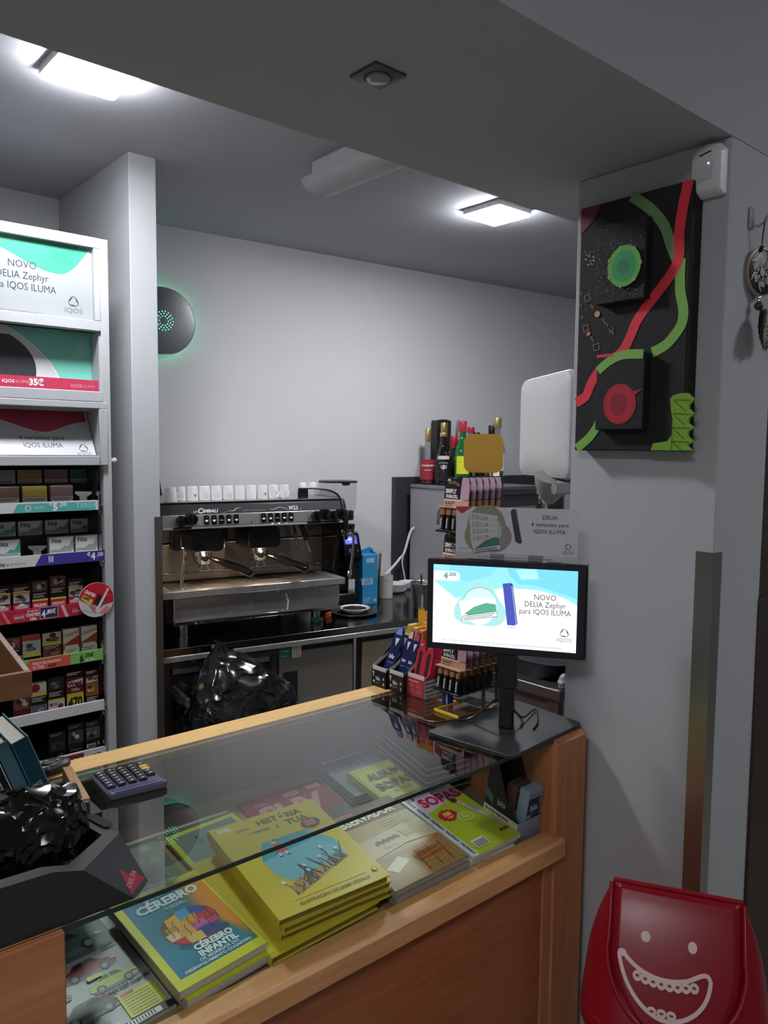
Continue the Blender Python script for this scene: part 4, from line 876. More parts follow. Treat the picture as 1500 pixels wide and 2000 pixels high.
def photo(p, x, y, w, h, base, tones, seed):
    rnd = random.Random(seed); p.rect(x, y, w, h, base)
    for k in range(5):
        cx, cy = x + w * rnd.uniform(0.25, 0.75), y + h * rnd.uniform(0.25, 0.75)
        rx = min(w * rnd.uniform(0.10, 0.24), cx - x, x + w - cx); ry = min(h * rnd.uniform(0.12, 0.26), cy - y, y + h - cy)
        p.circ(cx, cy, rx, tones[k % len(tones)], ry, 14)
def marl(kind, seed):
    def f(p, w, h):
        b = 0.026
        p.rect(0, 0, w, b + 0.016, (184, 34, 56)); p.poly([(w * .25, 0.034), (w * .5, 0.046), (w * .78, 0.034)], (214, 206, 200)) if kind != 2 else None
        if kind == 0: p.rect(0, b + 0.016, w, h - b - 0.016, DK); txtbars(p, 0.004, h - 0.012, w - 0.010, 3); p.rect(0, 0.073, w, 0.0045, YEL); photo(p, 0.002, 0.045, w - 0.004, 0.027, (196, 194, 192), [(90, 84, 80), (60, 54, 52), (140, 134, 130)], seed); p.circ(w * 0.82, 0.036, 0.0055, (70, 80, 160))
        else:
            p.rect(0, b + 0.016, w, h - b - 0.016, DK); photo(p, 0.003, h - 0.032, w - 0.006, 0.030, (84, 74, 70), [(180, 160, 150), (30, 26, 26), (150, 120, 110)], seed); txtbars(p, 0.004, h - 0.040, w - 0.008, 3); p.rect(0, b + 0.0175, w, 0.006, YEL)
        p.text('MARLBORO', w * 0.5, b + 0.001, 0.0125, (226, 210, 206), 2, 0.55, 'C')
    return f
Gm = 'cigarette packs behind the red price strip'
for i, (lab, x0, x1, z1, k) in enumerate((('red pack at the left end behind the red price strip', 0.602, 0.652, 1.192, 0), ('red pack with a pale photo, second from left behind the red strip', 0.657, 0.706, 1.192, 0), ('red and black pack, middle one behind the red price strip', 0.711, 0.757, 1.197, 2),
                                         ('tallest red and black pack behind the red price strip', 0.764, 0.811, 1.207, 2), ('red and black pack at the right end, half behind the round sticker', 0.817, 0.863, 1.192, 0))):
    pack(lab, x0, x1, 1.0925, z1, 2.430, (150, 26, 44), marl(k, i), Gm)
def chest(kind, seed):
    def f(p, w, h):
        CR = (206, 196, 178); RD = (160, 62, 44)
        if kind == 0: p.rect(0, 0, w, h, DK); photo(p, 0.002, h * 0.62, w - 0.004, h * 0.37, (120, 60, 54), [(160, 90, 80), (90, 40, 40), (210, 180, 160)], seed); txtbars(p, 0.003, h * 0.55, w - 0.006, 2); p.rect(0, 0.028, w, 0.008, YEL)
        elif kind == 1:
            p.rect(0, 0, w, h, CR); p.rect(0, h * 0.84, w, h * 0.16, RD); p.text('Chesterfield', w * 0.93, h * 0.86, 0.016, (70, 50, 40), 0, 0.62, 'L', rot=188); photo(p, 0.002, 0.042, w - 0.004, h * 0.34, (176, 176, 176), [(110, 110, 112), (60, 60, 62)], seed); p.rect(0.001, 0.030, w - 0.002, 0.010, YEL); p.rect(0.001, 0.0, w - 0.002, 0.028, DK)
        elif kind == 2: p.rect(0, 0, w, h, DK); photo(p, 0.001, h * 0.66, w - 0.002, h * 0.33, (176, 166, 150), [(150, 60, 50), (70, 40, 36)], seed); p.text('Chest', w * 0.85, h * 0.78, 0.016, (90, 70, 50), 0, 0.7, 'L', rot=185); p.rect(0, h * 0.58, w, 0.007, YEL); txtbars(p, 0.003, h * 0.52, w - 0.006, 2); photo(p, 0.002, 0.02, w - 0.004, h * 0.26, (120, 66, 60), [(150, 100, 90), (80, 40, 40)], seed)
        else: p.rect(0, 0, w, h, CR); p.poly([(0, h * 0.5), (w, h * 0.78), (w, h * 0.38), (0, h * 0.32)], RD); p.text('Chesterfield', w * 0.04, h * 0.72, 0.019, (66, 46, 38), 0, 0.52, 'L', rot=14); p.rect(0.004, 0.02, w - 0.008, h * 0.26, (206, 202, 196)); txtbars(p, 0.008, h * 0.30, w - 0.016, 4, (80, 80, 80), 0.006)
    return f
Gc = 'cigarette packs behind the green and orange strip'
for i, (lab, x0, x1, z1, k) in enumerate((('dark pack at the left end behind the green and orange strip', 0.624, 0.677, 1.036, 0), ('cream pack standing upside down behind the orange strip', 0.681, 0.732, 1.034, 1), ('dark pack with a photo, centre behind the orange strip', 0.737, 0.793, 1.036, 2),
                                         ('cream and red pack, left of two above the green price', 0.799, 0.848, 1.038, 3), ('cream and red pack, right of two above the green price', 0.854, 0.903, 1.039, 3))):
    pack(lab, x0, x1, 0.9425, z1, 2.430, (40, 34, 32) if k in (0, 2) else (190, 180, 164), chest(k, 20 + i), Gc)
def wst(kind, seed):
    def f(p, w, h):
        MAR = (110, 24, 36)
        if kind == 0: p.rect(0, 0, w, h, (90, 22, 32)); photo(p, 0.002, h * 0.4, w - 0.004, h * 0.5, (110, 70, 60), [(200, 180, 170), (60, 30, 30)], seed)
        elif kind == 1: p.rect(0, 0, w, h, (190, 180, 160)); p.circ(w * 0.30, h * 0.86, 0.013, (140, 30, 40)); p.rect(w * .6, h * 0.80, w * .38, h * .16, (200, 196, 176)); p.rect(0, h * 0.62, w, 0.008, YEL); p.rect(0, h * .36, w, h * .26, DK); txtbars(p, 0.003, h * .56, w - 0.006, 3); photo(p, 0.001, 0.0, w - 0.002, h * .36, (90, 96, 110), [(150, 156, 166), (50, 52, 60)], seed)
        elif kind == 2: p.rect(0, 0, w, h, DK); photo(p, 0.002, h * .66, w - 0.004, h * .33, (40, 38, 38), [(110, 110, 110), (70, 66, 66)], seed); txtbars(p, 0.003, h * .58, w - 0.006, 3); p.rect(0, h * .36, w, 0.006, YEL); p.rect(0, 0, w, h * .36, (200, 196, 194)); p.rect(0.004, h * .22, 0.010, 0.010, (140, 60, 70)); p.rect(0.017, h * .22, 0.010, 0.010, (110, 130, 150)); p.circ(w * .74, h * .2, 0.008, (110, 40, 50))
        elif kind == 3: p.rect(0, 0, w, h, MAR); p.rect(0, h * .84, w, h * .16, DK); txtbars(p, 0.003, h * .95, w - 0.01, 2); p.poly([(0.005, h * .61), (w - 0.004, h * .64), (w - 0.002, h * .79), (0.004, h * .75)], (220, 206, 206)); p.text('West', w / 2, h * .635, 0.019, (30, 24, 26), 2, 0.95, 'C', rot=3); p.text('100s', w / 2, h * .49, 0.014, (226, 206, 206), 1, 1, 'C'); p.rect(0.001, 0.0, w - 0.002, h * .44, (204, 196, 70)); p.text('470', w / 2, h * .06, 0.046, (22, 22, 22), 2, 0.62, 'C')
        else: p.rect(0, 0, w, h, MAR); p.rect(0, h * .86, w, h * .14, DK); txtbars(p, 0.003, h * .96, w - 0.01, 2); p.poly([(0.003, h * .66), (w - 0.004, h * .68), (w - 0.004, h * .83), (0.003, h * .80)], (216, 204, 204)); p.text('West', w * 0.93, h * .815, 0.017, (30, 24, 26), 2, 0.85, 'L', rot=182); photo(p, 0.002, h * .3, w - 0.004, h * .35, (150, 100, 50), [(200, 150, 90), (90, 50, 30), (210, 190, 150)], seed); p.rect(0, 0, w, h * .3, DK); txtbars(p, 0.004, h * .24, w - 0.008, 3)
    return f
Gw = 'cigarette packs on the plain white shelf'
for i, (lab, x0, x1, z1, k) in enumerate((('maroon pack at the left end of the plain white shelf', 0.650, 0.697, 0.866, 0), ('cream pack with a blue grey photo on the plain white shelf', 0.700, 0.746, 0.886, 1), ('black and white pack, middle of the plain white shelf', 0.750, 0.799, 0.894, 2),
                                         ('maroon pack carrying the yellow 470 price tag', 0.805, 0.858, 0.903, 3), ('maroon pack standing upside down right of the yellow tag', 0.863, 0.906, 0.897, 4))):
    pack(lab, x0, x1, 0.7805, z1, 2.430, (60, 20, 28) if k != 1 else (180, 170, 150), wst(k, 40 + i), Gw)
def bt(kind):
    def f(p, w, h):
        p.rect(0, 0, w, h, (24, 22, 24)); txtbars(p, 0.004, h * .93, w - 0.012, 2, (130, 126, 124))
        if kind == 0: photo(p, 0.004, h * .42, w - 0.008, h * .36, (36, 36, 38), [(60, 60, 64), (26, 26, 28)], 5); p.text('JP', w * .5, h * .16, 0.022, (140, 140, 146), 0, 0.8, 'L', slant=0.3)
        elif kind == 1: photo(p, 0.002, h * .48, w - 0.004, h * .32, (70, 66, 62), [(150, 140, 130), (40, 36, 36), (190, 190, 190)], 8); p.text('Rothmans', w * .5, h * .26, 0.009, (160, 160, 162), 0, 1, 'C', slant=0.3)
        else: photo(p, 0.002, h * .48, w - 0.004, h * .34, (84, 84, 86), [(40, 40, 42), (130, 130, 132)], 9); p.rect(0.002, h * .24, w * .62, 0.013, (200, 196, 196)); p.text('MAR', 0.008, h * .255, 0.012, (30, 30, 30), 2, 0.9); p.rect(w * .8, h * .28, 0.005, 0.011, (170, 166, 166))
    return f
Gb = 'black packs on the lowest visible shelf'
for lab, x0, x1, z1, k in (('black pack, left of three on the lowest visible shelf', 0.749, 0.799, 0.722, 0), ('black pack with an eye like photo, middle of the lowest shelf', 0.806, 0.855, 0.736, 1), ('black pack with a grey photo, right of three on the lowest shelf', 0.861, 0.908, 0.733, 2)):
    pack(lab, x0, x1, 0.6205, z1, 2.430, (24, 22, 24), bt(k), Gb)
# round sticker hung on the cabinet
t2 = build('round_sticker', MB().lathe([(0.054, 0), (0.054, 0.002)], 40), mat((206, 202, 200), 0.35), None, frame((0.887, 2.388, 1.128), (1, 0, -0.02), (0.02, 0, 1)))
tag(t2, 'round red and white price sticker on the right edge of the cigarette cabinet', 'sticker')
p = Print(); h = [(0.0535 * math.cos(a), 0.0535 * math.sin(a)) for a in [math.radians(-12 + 184 * k / 24) for k in range(25)]]
p.poly(h + [(-0.05, 0.004), (-0.02, -0.012), (0.02, -0.018)], (190, 24, 48)).text('CRAFTED', -0.022, 0.017, 0.014, W, 2, 0.62, 'C', rot=-30)
p.poly([(-0.047, 0.006), (-0.040, 0.020), (-0.010, 0.000), (-0.018, -0.014)], YEL).text('4,80€', -0.043, 0.009, 0.012, (20, 20, 20), 2, 0.8, rot=-30)
p.poly([(-0.010, -0.012), (0.006, 0.018), (0.030, 0.006), (0.014, -0.026)], (60, 24, 24)).poly([(-0.024, -0.016), (-0.012, -0.012), (0.006, -0.034), (-0.004, -0.042)], (190, 120, 120)).poly([(-0.005, -0.036), (0.034, 0.034), (0.040, 0.032), (0.004, -0.040)], (226, 214, 210)).poly([(0.010, -0.040), (0.032, -0.020), (0.046, -0.034), (0.026, -0.046)], (212, 130, 136))
p.line([(0.016, 0.036), (0.026, 0.040), (0.036, 0.006), (0.048, 0.012)], 0.0012, (226, 120, 130)).text('fumar mata', -0.040, -0.030, 0.006, (60, 60, 60), 0, 1, rot=-22)
p.put(t2, Matrix.Translation((0, 0, 0.002)), 'sticker_print')

# ------------------------------------------------------------------ display counter
t = thing('display_counter', 'beech display counter with a glass top and sloping magazine shelf', 'counter', (0.30, 0.95, 0.0))
CT = t
wpart('end_panel', MB().prism([(0.955, 0.0), (1.490, 0.0), (1.490, 1.0), (0.968, 1.0), (0.962, 0.994), (0.955, 0.992)], 1.305, 1.407, 'x'), BEECHZ, t, bevel=0.002)
wpart('front_rail', MB().prism([(0.940, 0.752), (0.985, 0.752), (0.985, 0.797), (0.946, 0.792), (0.940, 0.786)], -1.0, 1.322, 'x'), BEECH, t, bevel=0.001)
wpart('front_panel', MB().box(-1.0, 0.966, 0.06, 1.305, 0.985, 0.752), wood((150, 84, 48), (168, 102, 62), 'x', 0.4, 'beech_panel'), t)
wpart('panel_stile', MB().box(1.278, 0.9605, 0.06, 1.305, 0.966, 0.752), BEECHZ, t)
wpart('plinth', MB().box(-1.0, 1.0, 0.0, 1.305, 1.44, 0.06), BLACKM, t)
wpart('left_front_block', MB().box(-1.0, 0.955, 0.797, 0.308, 0.988, 1.0), wood((176, 110, 68), (198, 136, 88), 'x', 0.4, 'beech_block'), t, bevel=0.002)
TILT = math.radians(10)
def S(x, d, h): return Vector((x, 0.985 + d * math.cos(TILT) - h * math.sin(TILT), 0.785 + d * math.sin(TILT) + h * math.cos(TILT)))
def SM(x, d, h, rz=0): return Matrix.Translation(S(x, d, h)) @ Matrix.Rotation(TILT, 4, 'X') @ Matrix.Rotation(math.radians(rz), 4, 'Z')
BEIGE = wood((150, 118, 84), (166, 132, 96), 'x', 0.5, 'shelf_wood')
sh = MB().box(0.02, 0.0, -0.016, 1.303, 0.452, 0.0)
sh.v = [tuple(S(*v)) for v in sh.v]
wpart('sloping_shelf', sh, BEIGE, t)
wpart('back_board', MB().box(-1.0, 1.436, 0.06, 1.305, 1.452, 0.975), mat((96, 88, 78), 0.5), t)
wpart('back_ledge', MB().box(-1.0, 1.431, 0.975, 1.305, 1.492, 1.0), LEDGE, t, bevel=0.0015)
wpart('glass_channel', MB().box(0.05, 1.422, 0.985, 1.305, 1.432, 0.9945), mat((150, 118, 80), 0.5), t)
st_ = MB().box(0.50, 0.385, 0.0, 0.765, 0.392, 0.012); st_.v = [tuple(S(*v)) for v in st_.v]
wpart('shelf_stop', st_, mat((176, 172, 150), 0.4), t)
wpart('glass_top', MB().box(0.06, 0.966, 0.994, 1.304, 1.4305, 0.9995), glass((234, 240, 236), 2.0), t)
wpart('glass_edge', MB().box(0.06, 0.9645, 0.9935, 1.304, 0.9662, 1.0), mat((36, 52, 46), 0.15), t)
wpart('glass_front', MB().box(0.312, 0.9665, 0.797, 1.304, 0.9695, 0.9935), glass((248, 251, 249), 0.35), t)

# ------------------------------------------------------------------ magazines and books on the sloping shelf
def mag(name, label, x, d, h, w, l, th, rz, cover, fn, group=None, hard=False, cat='magazine', page=None, edge=None):
    """x, d: middle of the cover on the shelf"""
    t = thing(name, label, cat, M=SM(x, d, h, rz), group=group)
    pg = page or PAPER
    g = 0.0035 if hard else 0.0
    build('page_block', MB().box(-w / 2 + 0.001 + g, -l / 2 + g, 0.0012, w / 2 - g, l / 2 - g, th - 0.0012), pg, t)
    ct = 0.002 if hard else 0.0008
    cm = mat(cover, 0.36)
    cv = build('front_cover', MB().box(-w / 2, -l / 2, th - ct, w / 2, l / 2, th), cm, t, bevel=0.0006 if hard else 0)
    build('back_cover', MB().box(-w / 2, -l / 2, 0.0, w / 2, l / 2, ct), mat(edge or cover, 0.4), t)
    build('spine', MB().box(-w / 2 - 0.0006, -l / 2, 0.0, -w / 2 + 0.0012, l / 2, th), mat(edge or cover, 0.4), t)
    if fn:
        p = Print(); fn(p, w, l); p.put(cv, Matrix.Translation((-w / 2, -l / 2, th)), 'cover_print', rough=0.36)
    return t
BK = (30, 30, 34)
def sparkle(p, w, l, n, seed, c=(236, 236, 220)):
    pass
# --- brain magazine
def cer(p, w, l):
    p.rect(0, 0, w, l, (206, 204, 40)).rect(0.013, 0.018, w - 0.017, l - 0.030, (22, 118, 146))
    # right side turns to orange
    for k, c in enumerate(((60, 118, 120), (120, 120, 84), (176, 124, 56), (206, 130, 40), (214, 132, 30))):
        x0 = w * (0.60 + 0.05 * k); p.poly([(x0, l - 0.012), (w - 0.004, l - 0.012), (w - 0.004, 0.018 + 0.012 * k), (w * (0.93) - 0.002 + 0.0015 * k, 0.018 + 0.012 * k), (w * (0.80 + 0.02 * k), l * 0.36), (w * (0.66 + 0.04 * k), l * 0.62)], c)
    p.circ(w * 0.56, l * 0.33, 0.045, (20, 78, 104), 0.014)
    # brain of coloured bricks
    bx, by, rx, ry = w * 0.53, l * 0.49, 0.047, 0.039
    tiles = [((206, 152, 44), -40, -2, -20, 14), ((230, 172, 60), -22, -2, -2, 22), ((70, 160, 206), -10, 14, 14, 40), ((44, 74, 166), 12, 14, 40, 38), ((226, 160, 40), -4, 0, 18, 20), ((196, 44, 50), 16, -2, 48, 16),
             ((236, 196, 160), -46, -18, -26, 0), ((224, 164, 70), -26, -22, 0, 0), ((206, 90, 150), 0, -16, 26, 2), ((40, 60, 140), 4, -38, 40, -14), ((196, 36, 44), -44, -38, -20, -18), ((226, 176, 90), -22, -40, 6, -20), ((200, 56, 120), 26, -18, 44, -4), ((236, 180, 60), -34, 12, -10, 34)]
    p.circ(bx, by, rx * 1.02, (120, 70, 50), ry * 1.02)
    for c, x0, y0, x1, y1 in tiles:
        pts = []
        for X, Y in ((x0, y0), (x1, y0 + 1), (x1, y1), (x0, y1 - 1)):
            X, Y = X / 1000 * 0.98, Y / 1000 * 0.98
            s = math.sqrt((X / rx) ** 2 + (Y / ry) ** 2)
            if s > 1: X, Y = X / s, Y / s
            pts.append((bx + X, by + Y))
        p.poly(pts, c)
    for a in range(7):
        x = bx - 0.036 + 0.012 * a; y = by + 0.010 * math.sin(a * 2.2)
        p.line(bez((x, y - 0.012), (x + 0.008, y - 0.004), (x - 0.006, y + 0.006), (x + 0.004, y + 0.014), 6), 0.0012, (60, 40, 50))
    WT = (226, 232, 232)
    p.text('SEGREDOS DO', w * 0.53, l * 0.885, 0.0095, (170, 206, 212), 1, 1.15, 'C').text('CÉREBRO', w * 0.52, l * 0.775, 0.025, (206, 222, 226), 2, 1.02, 'C')
    p.rect(w * 0.43, l * 0.715, 0.005, 0.007, (206, 204, 40)).rect(w * 0.437, l * 0.718, 0.003, 0.0046, (60, 118, 120)).text('NATIONAL', w * 0.48, l * 0.735, 0.0048, WT, 0).text('GEOGRAPHIC', w * 0.48, l * 0.715, 0.0048, WT, 0)
    p.text('CÉREBRO', w * 0.60, l * 0.240, 0.0165, WT, 2, .96, 'C').text('INFANTIL', w * 0.60, l * 0.172, 0.0165, WT, 2, .96, 'C')
    p.text('OS SEGREDOS DO', w * 0.57, l * 0.135, 0.0080, WT, 1, 1.05, 'C').text('DESENVOLVIMENTO COGNITIVO', w * 0.53, l * 0.098, 0.0074, WT, 1, 1.05, 'C')
Gc = 'copies of the brain magazine'
mag('magazine', 'brain magazine lying under the top copy, its lower edge showing', 0.553, 0.114, 0.0068, 0.158, 0.212, 0.016, 5.0, (206, 204, 40), None, Gc, edge=(160, 152, 126))
mag('magazine', 'top copy of the brain magazine with teal and orange cover', 0.543, 0.122, 0.0230, 0.156, 0.212, 0.014, 5.2, (206, 204, 40), cer, Gc, edge=(160, 152, 126))
# --- yellow picture books
YB = (206, 182, 50)
def yb(p, w, l):
    p.rect(0, 0, w, l, YB)
    p.text('HISTÓRIA', w * 0.60, l * 0.885, 0.021, (96, 82, 22), 2, 1.02, 'C').text('ESTA', w * 0.25, l * 0.875, 0.010, (96, 82, 22), 1, 1.1, 'C').text('TAMBÉM', w * 0.36, l * 0.815, 0.010, (96, 82, 22), 1, 1.1, 'C').text('É', w * 0.53, l * 0.80, 0.013, (96, 82, 22), 1, 1, 'C').text('TUA', w * 0.72, l * 0.80, 0.021, (96, 82, 22), 2, 1.1, 'C')
    p.rr(0.012, l - 0.020, 0.026, 0.011, 0.002, (214, 206, 190))
    A, B, Cc = (118, 178, 192), (70, 154, 178), (96, 168, 190)
    p.poly([(w * .20, l * .52), (w * .30, l * .70), (w * .72, l * .70), (w * .86, l * .52), (w * .84, l * .30), (w * .70, l * .20), (w * .36, l * .20), (w * .22, l * .36)], A)
    p.poly([(w * .20, l * .52), (w * .30, l * .70), (w * .72, l * .70), (w * .70, l * .585)], B).poly([(w * .72, l * .70), (w * .86, l * .52), (w * .85, l * .42), (w * .70, l * .585)], Cc)
    # small figure in a red dress
    fx, fy = w * .40, l * .60
    p.poly([(fx - .012, fy - .012), (fx + .012, fy - .012), (fx + .007, fy + .014), (fx - .007, fy + .014)], (186, 80, 90)).circ(fx - 0.002, fy + 0.019, 0.0055, (220, 196, 180)).poly([(fx - .008, fy + .020), (fx + .004, fy + .027), (fx + .010, fy + .018), (fx + 0.002, fy + .022)], (40, 30, 40))
    p.rect(fx - .009, fy - .022, .004, .010, (222, 206, 196)).rect(fx + .004, fy - .022, .004, .010, (222, 206, 196)).rect(fx - .011, fy - .024, .007, .003, (30, 28, 34)).rect(fx + .003, fy - .024, .007, .003, (30, 28, 34)).line([(fx + .009, fy + .008), (fx + .017, fy - .002)], .0035, (220, 196, 180)).line([(fx - .009, fy + .008), (fx - .015, fy - .004)], .0035, (220, 196, 180))
    # rocks and reeds
    for k, (cx, cy, r) in enumerate(((.40, .19, .030), (.52, .22, .026), (.62, .235, .028), (.74, .30, .022))): p.circ(w * cx, l * cy, r, ((176, 134, 50), (120, 96, 56), (196, 150, 56), (100, 88, 66))[k], r * .75, 18)
    p.poly([(w * .18, l * .10), (w * .84, l * .30), (w * .84, l * .10)], YB)
    for k in range(22):
        bx = w * (.26 + .026 * k); by = l * (.135 + .0085 * k); a = math.radians(90 + 34 * math.sin(k * 2.4)); L = .026 + .012 * (k % 3)
        p.line([(bx, by), (bx + L * math.cos(a), by + L * math.sin(a))], [.0042, .0012], ((86, 82, 88), (150, 146, 150), (60, 56, 62))[k % 3])
        if k % 4 == 1: p.circ(bx + L * math.cos(a), by + L * math.sin(a), .0042, (200, 216, 220), n=10)
    p.text('ILUSTRAÇÃO DE JAIME FERRAZ', w * .53, l * .045, .0088, (96, 82, 22), 1, 1.15, 'C').circ(w * .93, l * .10, .0055, (96, 84, 24)).circ(w * .93, l * .10, .0042, YB)
    p.circ(w * .80, l * .745, .020, (124, 40, 50), .014)
    for k in range(4): p.rect(w * .80 - .012 + .001 * (k % 2), l * .745 + .006 - .0042 * k, .022, .0016, (224, 190, 190))
Gy = 'yellow picture books'
YK = dict(hard=True, cat='book', page=mat((150, 130, 40), 0.6, 0, 0, 0.2, 200.0))
mag('picture_book', 'yellow picture book at the bottom, pushed out to the left of its pile', 0.738, 0.140, 0.0060, 0.226, 0.262, 0.016, 2.0, YB, lambda p, w, l: p.circ(0.085, 0.085, 0.018, (150, 84, 30), 0.014), Gy, **YK)
mag('picture_book', 'yellow picture book second from the bottom of its pile', 0.778, 0.148, 0.0225, 0.224, 0.258, 0.015, -3.5, YB, None, Gy, **YK)
mag('picture_book', 'yellow picture book just beneath the top copy', 0.774, 0.146, 0.0380, 0.224, 0.258, 0.015, -1.5, YB, None, Gy, **YK)
mag('picture_book', 'top yellow picture book with a blue hexagon picture on the cover', 0.766, 0.146, 0.0535, 0.224, 0.258, 0.016, -2.5, YB, yb, Gy, **YK)
# --- interior magazine
def obs(p, w, l):
    p.rect(0, 0, w, l, (176, 150, 110)).rect(0, l * .77, w, l * .23, (122, 78, 46))
    for k in range(9): p.rect(w * (.04 + .11 * k), l * .77, .0012, l * .23, (84, 50, 28)); p.rect(w * (.05 + .11 * k), l * .77, w * .085, l * .005, (150, 100, 60))
    p.text('OBSERVADOR', w * .46, l * .805, .029, (232, 224, 210), 2, .86, 'C').text('LIFESTYLE', w * .28, l * .93, .009, (226, 200, 150), 1, 1.2, 'C')
    for k in range(4): p.rect(w * .52 + .004 * k, l * (.72 - .03 * k), .05 - .004 * k, .0016, (214, 196, 160))
    p.rect(0, 0, w, l * .34, (158, 118, 72)).poly([(0, l * .34), (w * .6, l * .40), (w, l * .36), (w, l * .62), (0, l * .58)], (196, 176, 140))
    for k in range(9): p.circ(w * (.30 + .035 * k), l * (.50 + .012 * (k % 2)), .004, (70, 56, 40), .006, 8)
    for k in range(6): p.poly([(w * (.66 + .03 * k), l * .44), (w * (.63 + .05 * k), l * .60), (w * (.67 + .03 * k), l * .46)], (60, 60, 40))
    p.poly([(w * .12, l * .22), (w * .36, l * .30), (w * .44, l * .22), (w * .2, l * .14)], (206, 196, 176)).rect(w * .5, l * .16, w * .34, l * .10, (150, 90, 44)).poly([(w * .55, l * .30), (w * .98, l * .36), (w * .98, l * .33), (w * .56, l * .26)], (172, 108, 54))
    for k in range(3): p.line([(w * (.56 + .16 * k), l * .28), (w * (.52 + .16 * k), l * .04)], .0025, (104, 62, 32)); p.line([(w * .5, l * (.08 + .05 * k)), (w * .96, l * (.10 + .06 * k))], .0022, (190, 130, 70))
    p.text('Edição de interiores', w * .5, l * .42, .008, (226, 210, 180), 0, 1, 'C')
Go = 'copies of the brown interior magazine'
GP = mat((178, 168, 166), 0.6, 0, 0, 0.15, 300.0)
mag('magazine', 'brown interior magazine lying under the top copy', 0.980, 0.122, 0.0060, 0.190, 0.236, 0.016, 1.0, (150, 130, 120), None, Go, page=GP, edge=(150, 140, 136))
mag('magazine', 'top copy of the brown interior magazine between yellow books and puzzle magazines', 0.978, 0.124, 0.0225, 0.190, 0.234, 0.012, 1.0, (176, 150, 110), obs, Go, page=GP, edge=(160, 150, 146))
# --- red SUV calendar magazine
def suv(p, w, l):
    p.rect(0, 0, w, l, (140, 38, 40)).text('SUV', w * .48, l * .66, .072, (196, 150, 146), 2, 1.15, 'C').text('2025', w * .58, l * .90, .020, (206, 150, 150), 2, 1.0, 'C').text('GUIA', w * .12, l * .88, .012, (206, 150, 150), 1)
    p.rect(w * .78, l * .91, .034, .013, (206, 160, 160)).text('+ TESTES', w * .787, l * .922, .007, (120, 40, 44), 1)
    p.poly([(0, 0), (w, 0), (w, l * .62), (w * .55, l * .52), (0, l * .30)], (84, 92, 90))
    for k in range(3): p.poly([(w * .55, l * (.40 - .13 * k)), (w * .97, l * (.52 - .13 * k)), (w * .97, l * (.42 - .13 * k)), (w * .56, l * (.30 - .13 * k))], (110, 118, 114)); p.line([(w * .54, l * (.29 - .13 * k)), (w * .98, l * (.41 - .13 * k))], .0016, (200, 204, 200)); p.poly([(w * .66, l * (.38 - .13 * k)), (w * .76, l * (.44 - .13 * k)), (w * .88, l * (.45 - .13 * k)), (w * .90, l * (.41 - .13 * k))], (60, 64, 64))
mag('magazine', 'red SUV buyer guide magazine at the back behind the yellow books', 0.898, 0.275, 0.0005, 0.205, 0.262, 0.005, -1.5, (140, 38, 40), suv)
# --- puzzle magazines
def sopas(p, w, l):
    p.rect(0, 0, w, l, (176, 186, 44)).rect(0, 0, .018, l, (214, 208, 214))
    p.poly([(.018, l * .66), (w * .97, l * .78), (w, l), (.018, l)], (212, 190, 204))
    p.text('VeraoColecção', w * .56, l * .905, .018, (40, 30, 40), 0, .86, 'C', rot=1).circ(w * .16, l * .93, .009, (90, 70, 110))
    p.text('SOPAS', w * .58, l * .745, .041, (206, 30, 84), 2, .92, 'C', rot=-2)
    for k in range(5): p.text('SOPAS', .0142, .006 + .0430 * k, .0098, (40, 40, 44), 2, .72, rot=90); p.text('LETRAS', .0142, .0262 + .0430 * k, .0098, (40, 40, 44), 2, .55, rot=90) 
    pts = []
    for k in range(24): a = 2 * math.pi * k / 24; r = .021 if k % 2 else .026; pts.append((w * .38 + r * math.cos(a), l * .555 + r * .8 * math.sin(a)))
    p.poly(pts, (196, 34, 60)).text('100', w * .38, l * .55, .017, (240, 220, 60), 2, .9, 'C').text('jogos', w * .39, l * .515, .009, (240, 220, 60), 1, .9, 'C')
    for k in range(16): a = 2 * math.pi * k / 16; p.circ(w * .60 + .019 * math.cos(a), l * .46 + .013 * math.sin(a), .0042, (206, 196, 110), n=8)
    p.circ(w * .60, l * .46, .012, (206, 206, 60), .008)
    # figure in a lilac swimsuit lying on the grass
    p.poly([(w * .70, l * .70), (w * .78, l * .70), (w * .92, l * .44), (w * .98, l * .20), (w * .93, l * .17), (w * .84, l * .40)], (206, 180, 150)).poly([(w * .80, l * .60), (w * .90, l * .56), (w * .93, l * .45), (w * .84, l * .46)], (160, 150, 170)).circ(w * .72, l * .71, .009, (70, 50, 40))
    for k in range(5): p.circ(w * (.80 + .035 * k), l * (.13 + .018 * (k % 2)), .0034, (120, 30, 40), n=8)
    p.rect(w * .20, l * .06, .036, .024, (226, 224, 216))
    for k in range(9): p.rect(w * .20 + .002 + .0037 * k, l * .068, .0016 + .0008 * (k % 2), .018, (40, 40, 40))
Gs = 'copies of the puzzle magazine'
mag('magazine', 'puzzle magazine lowest of its pile, spine lettering showing', 1.146, 0.115, 0.0005, 0.142, 0.222, 0.010, -1.5, (206, 200, 206), lambda p, w, l: [p.text('SOPAS LETRAS', .0142, .02 + .075 * k, .0098, (40, 40, 44), 2, .72, rot=90) for k in range(3)], Gs)
mag('magazine', 'puzzle magazine in the middle of its pile', 1.149, 0.117, 0.0108, 0.142, 0.222, 0.010, 2.0, (206, 200, 206), lambda p, w, l: [p.text('SOPAS LETRAS', .0142, .02 + .075 * k, .0098, (40, 40, 44), 2, .72, rot=90) for k in range(3)], Gs)
mag('magazine', 'top puzzle magazine with pink heading on a lime cover', 1.156, 0.115, 0.0212, 0.144, 0.222, 0.009, 0.5, (206, 200, 206), sopas, Gs)
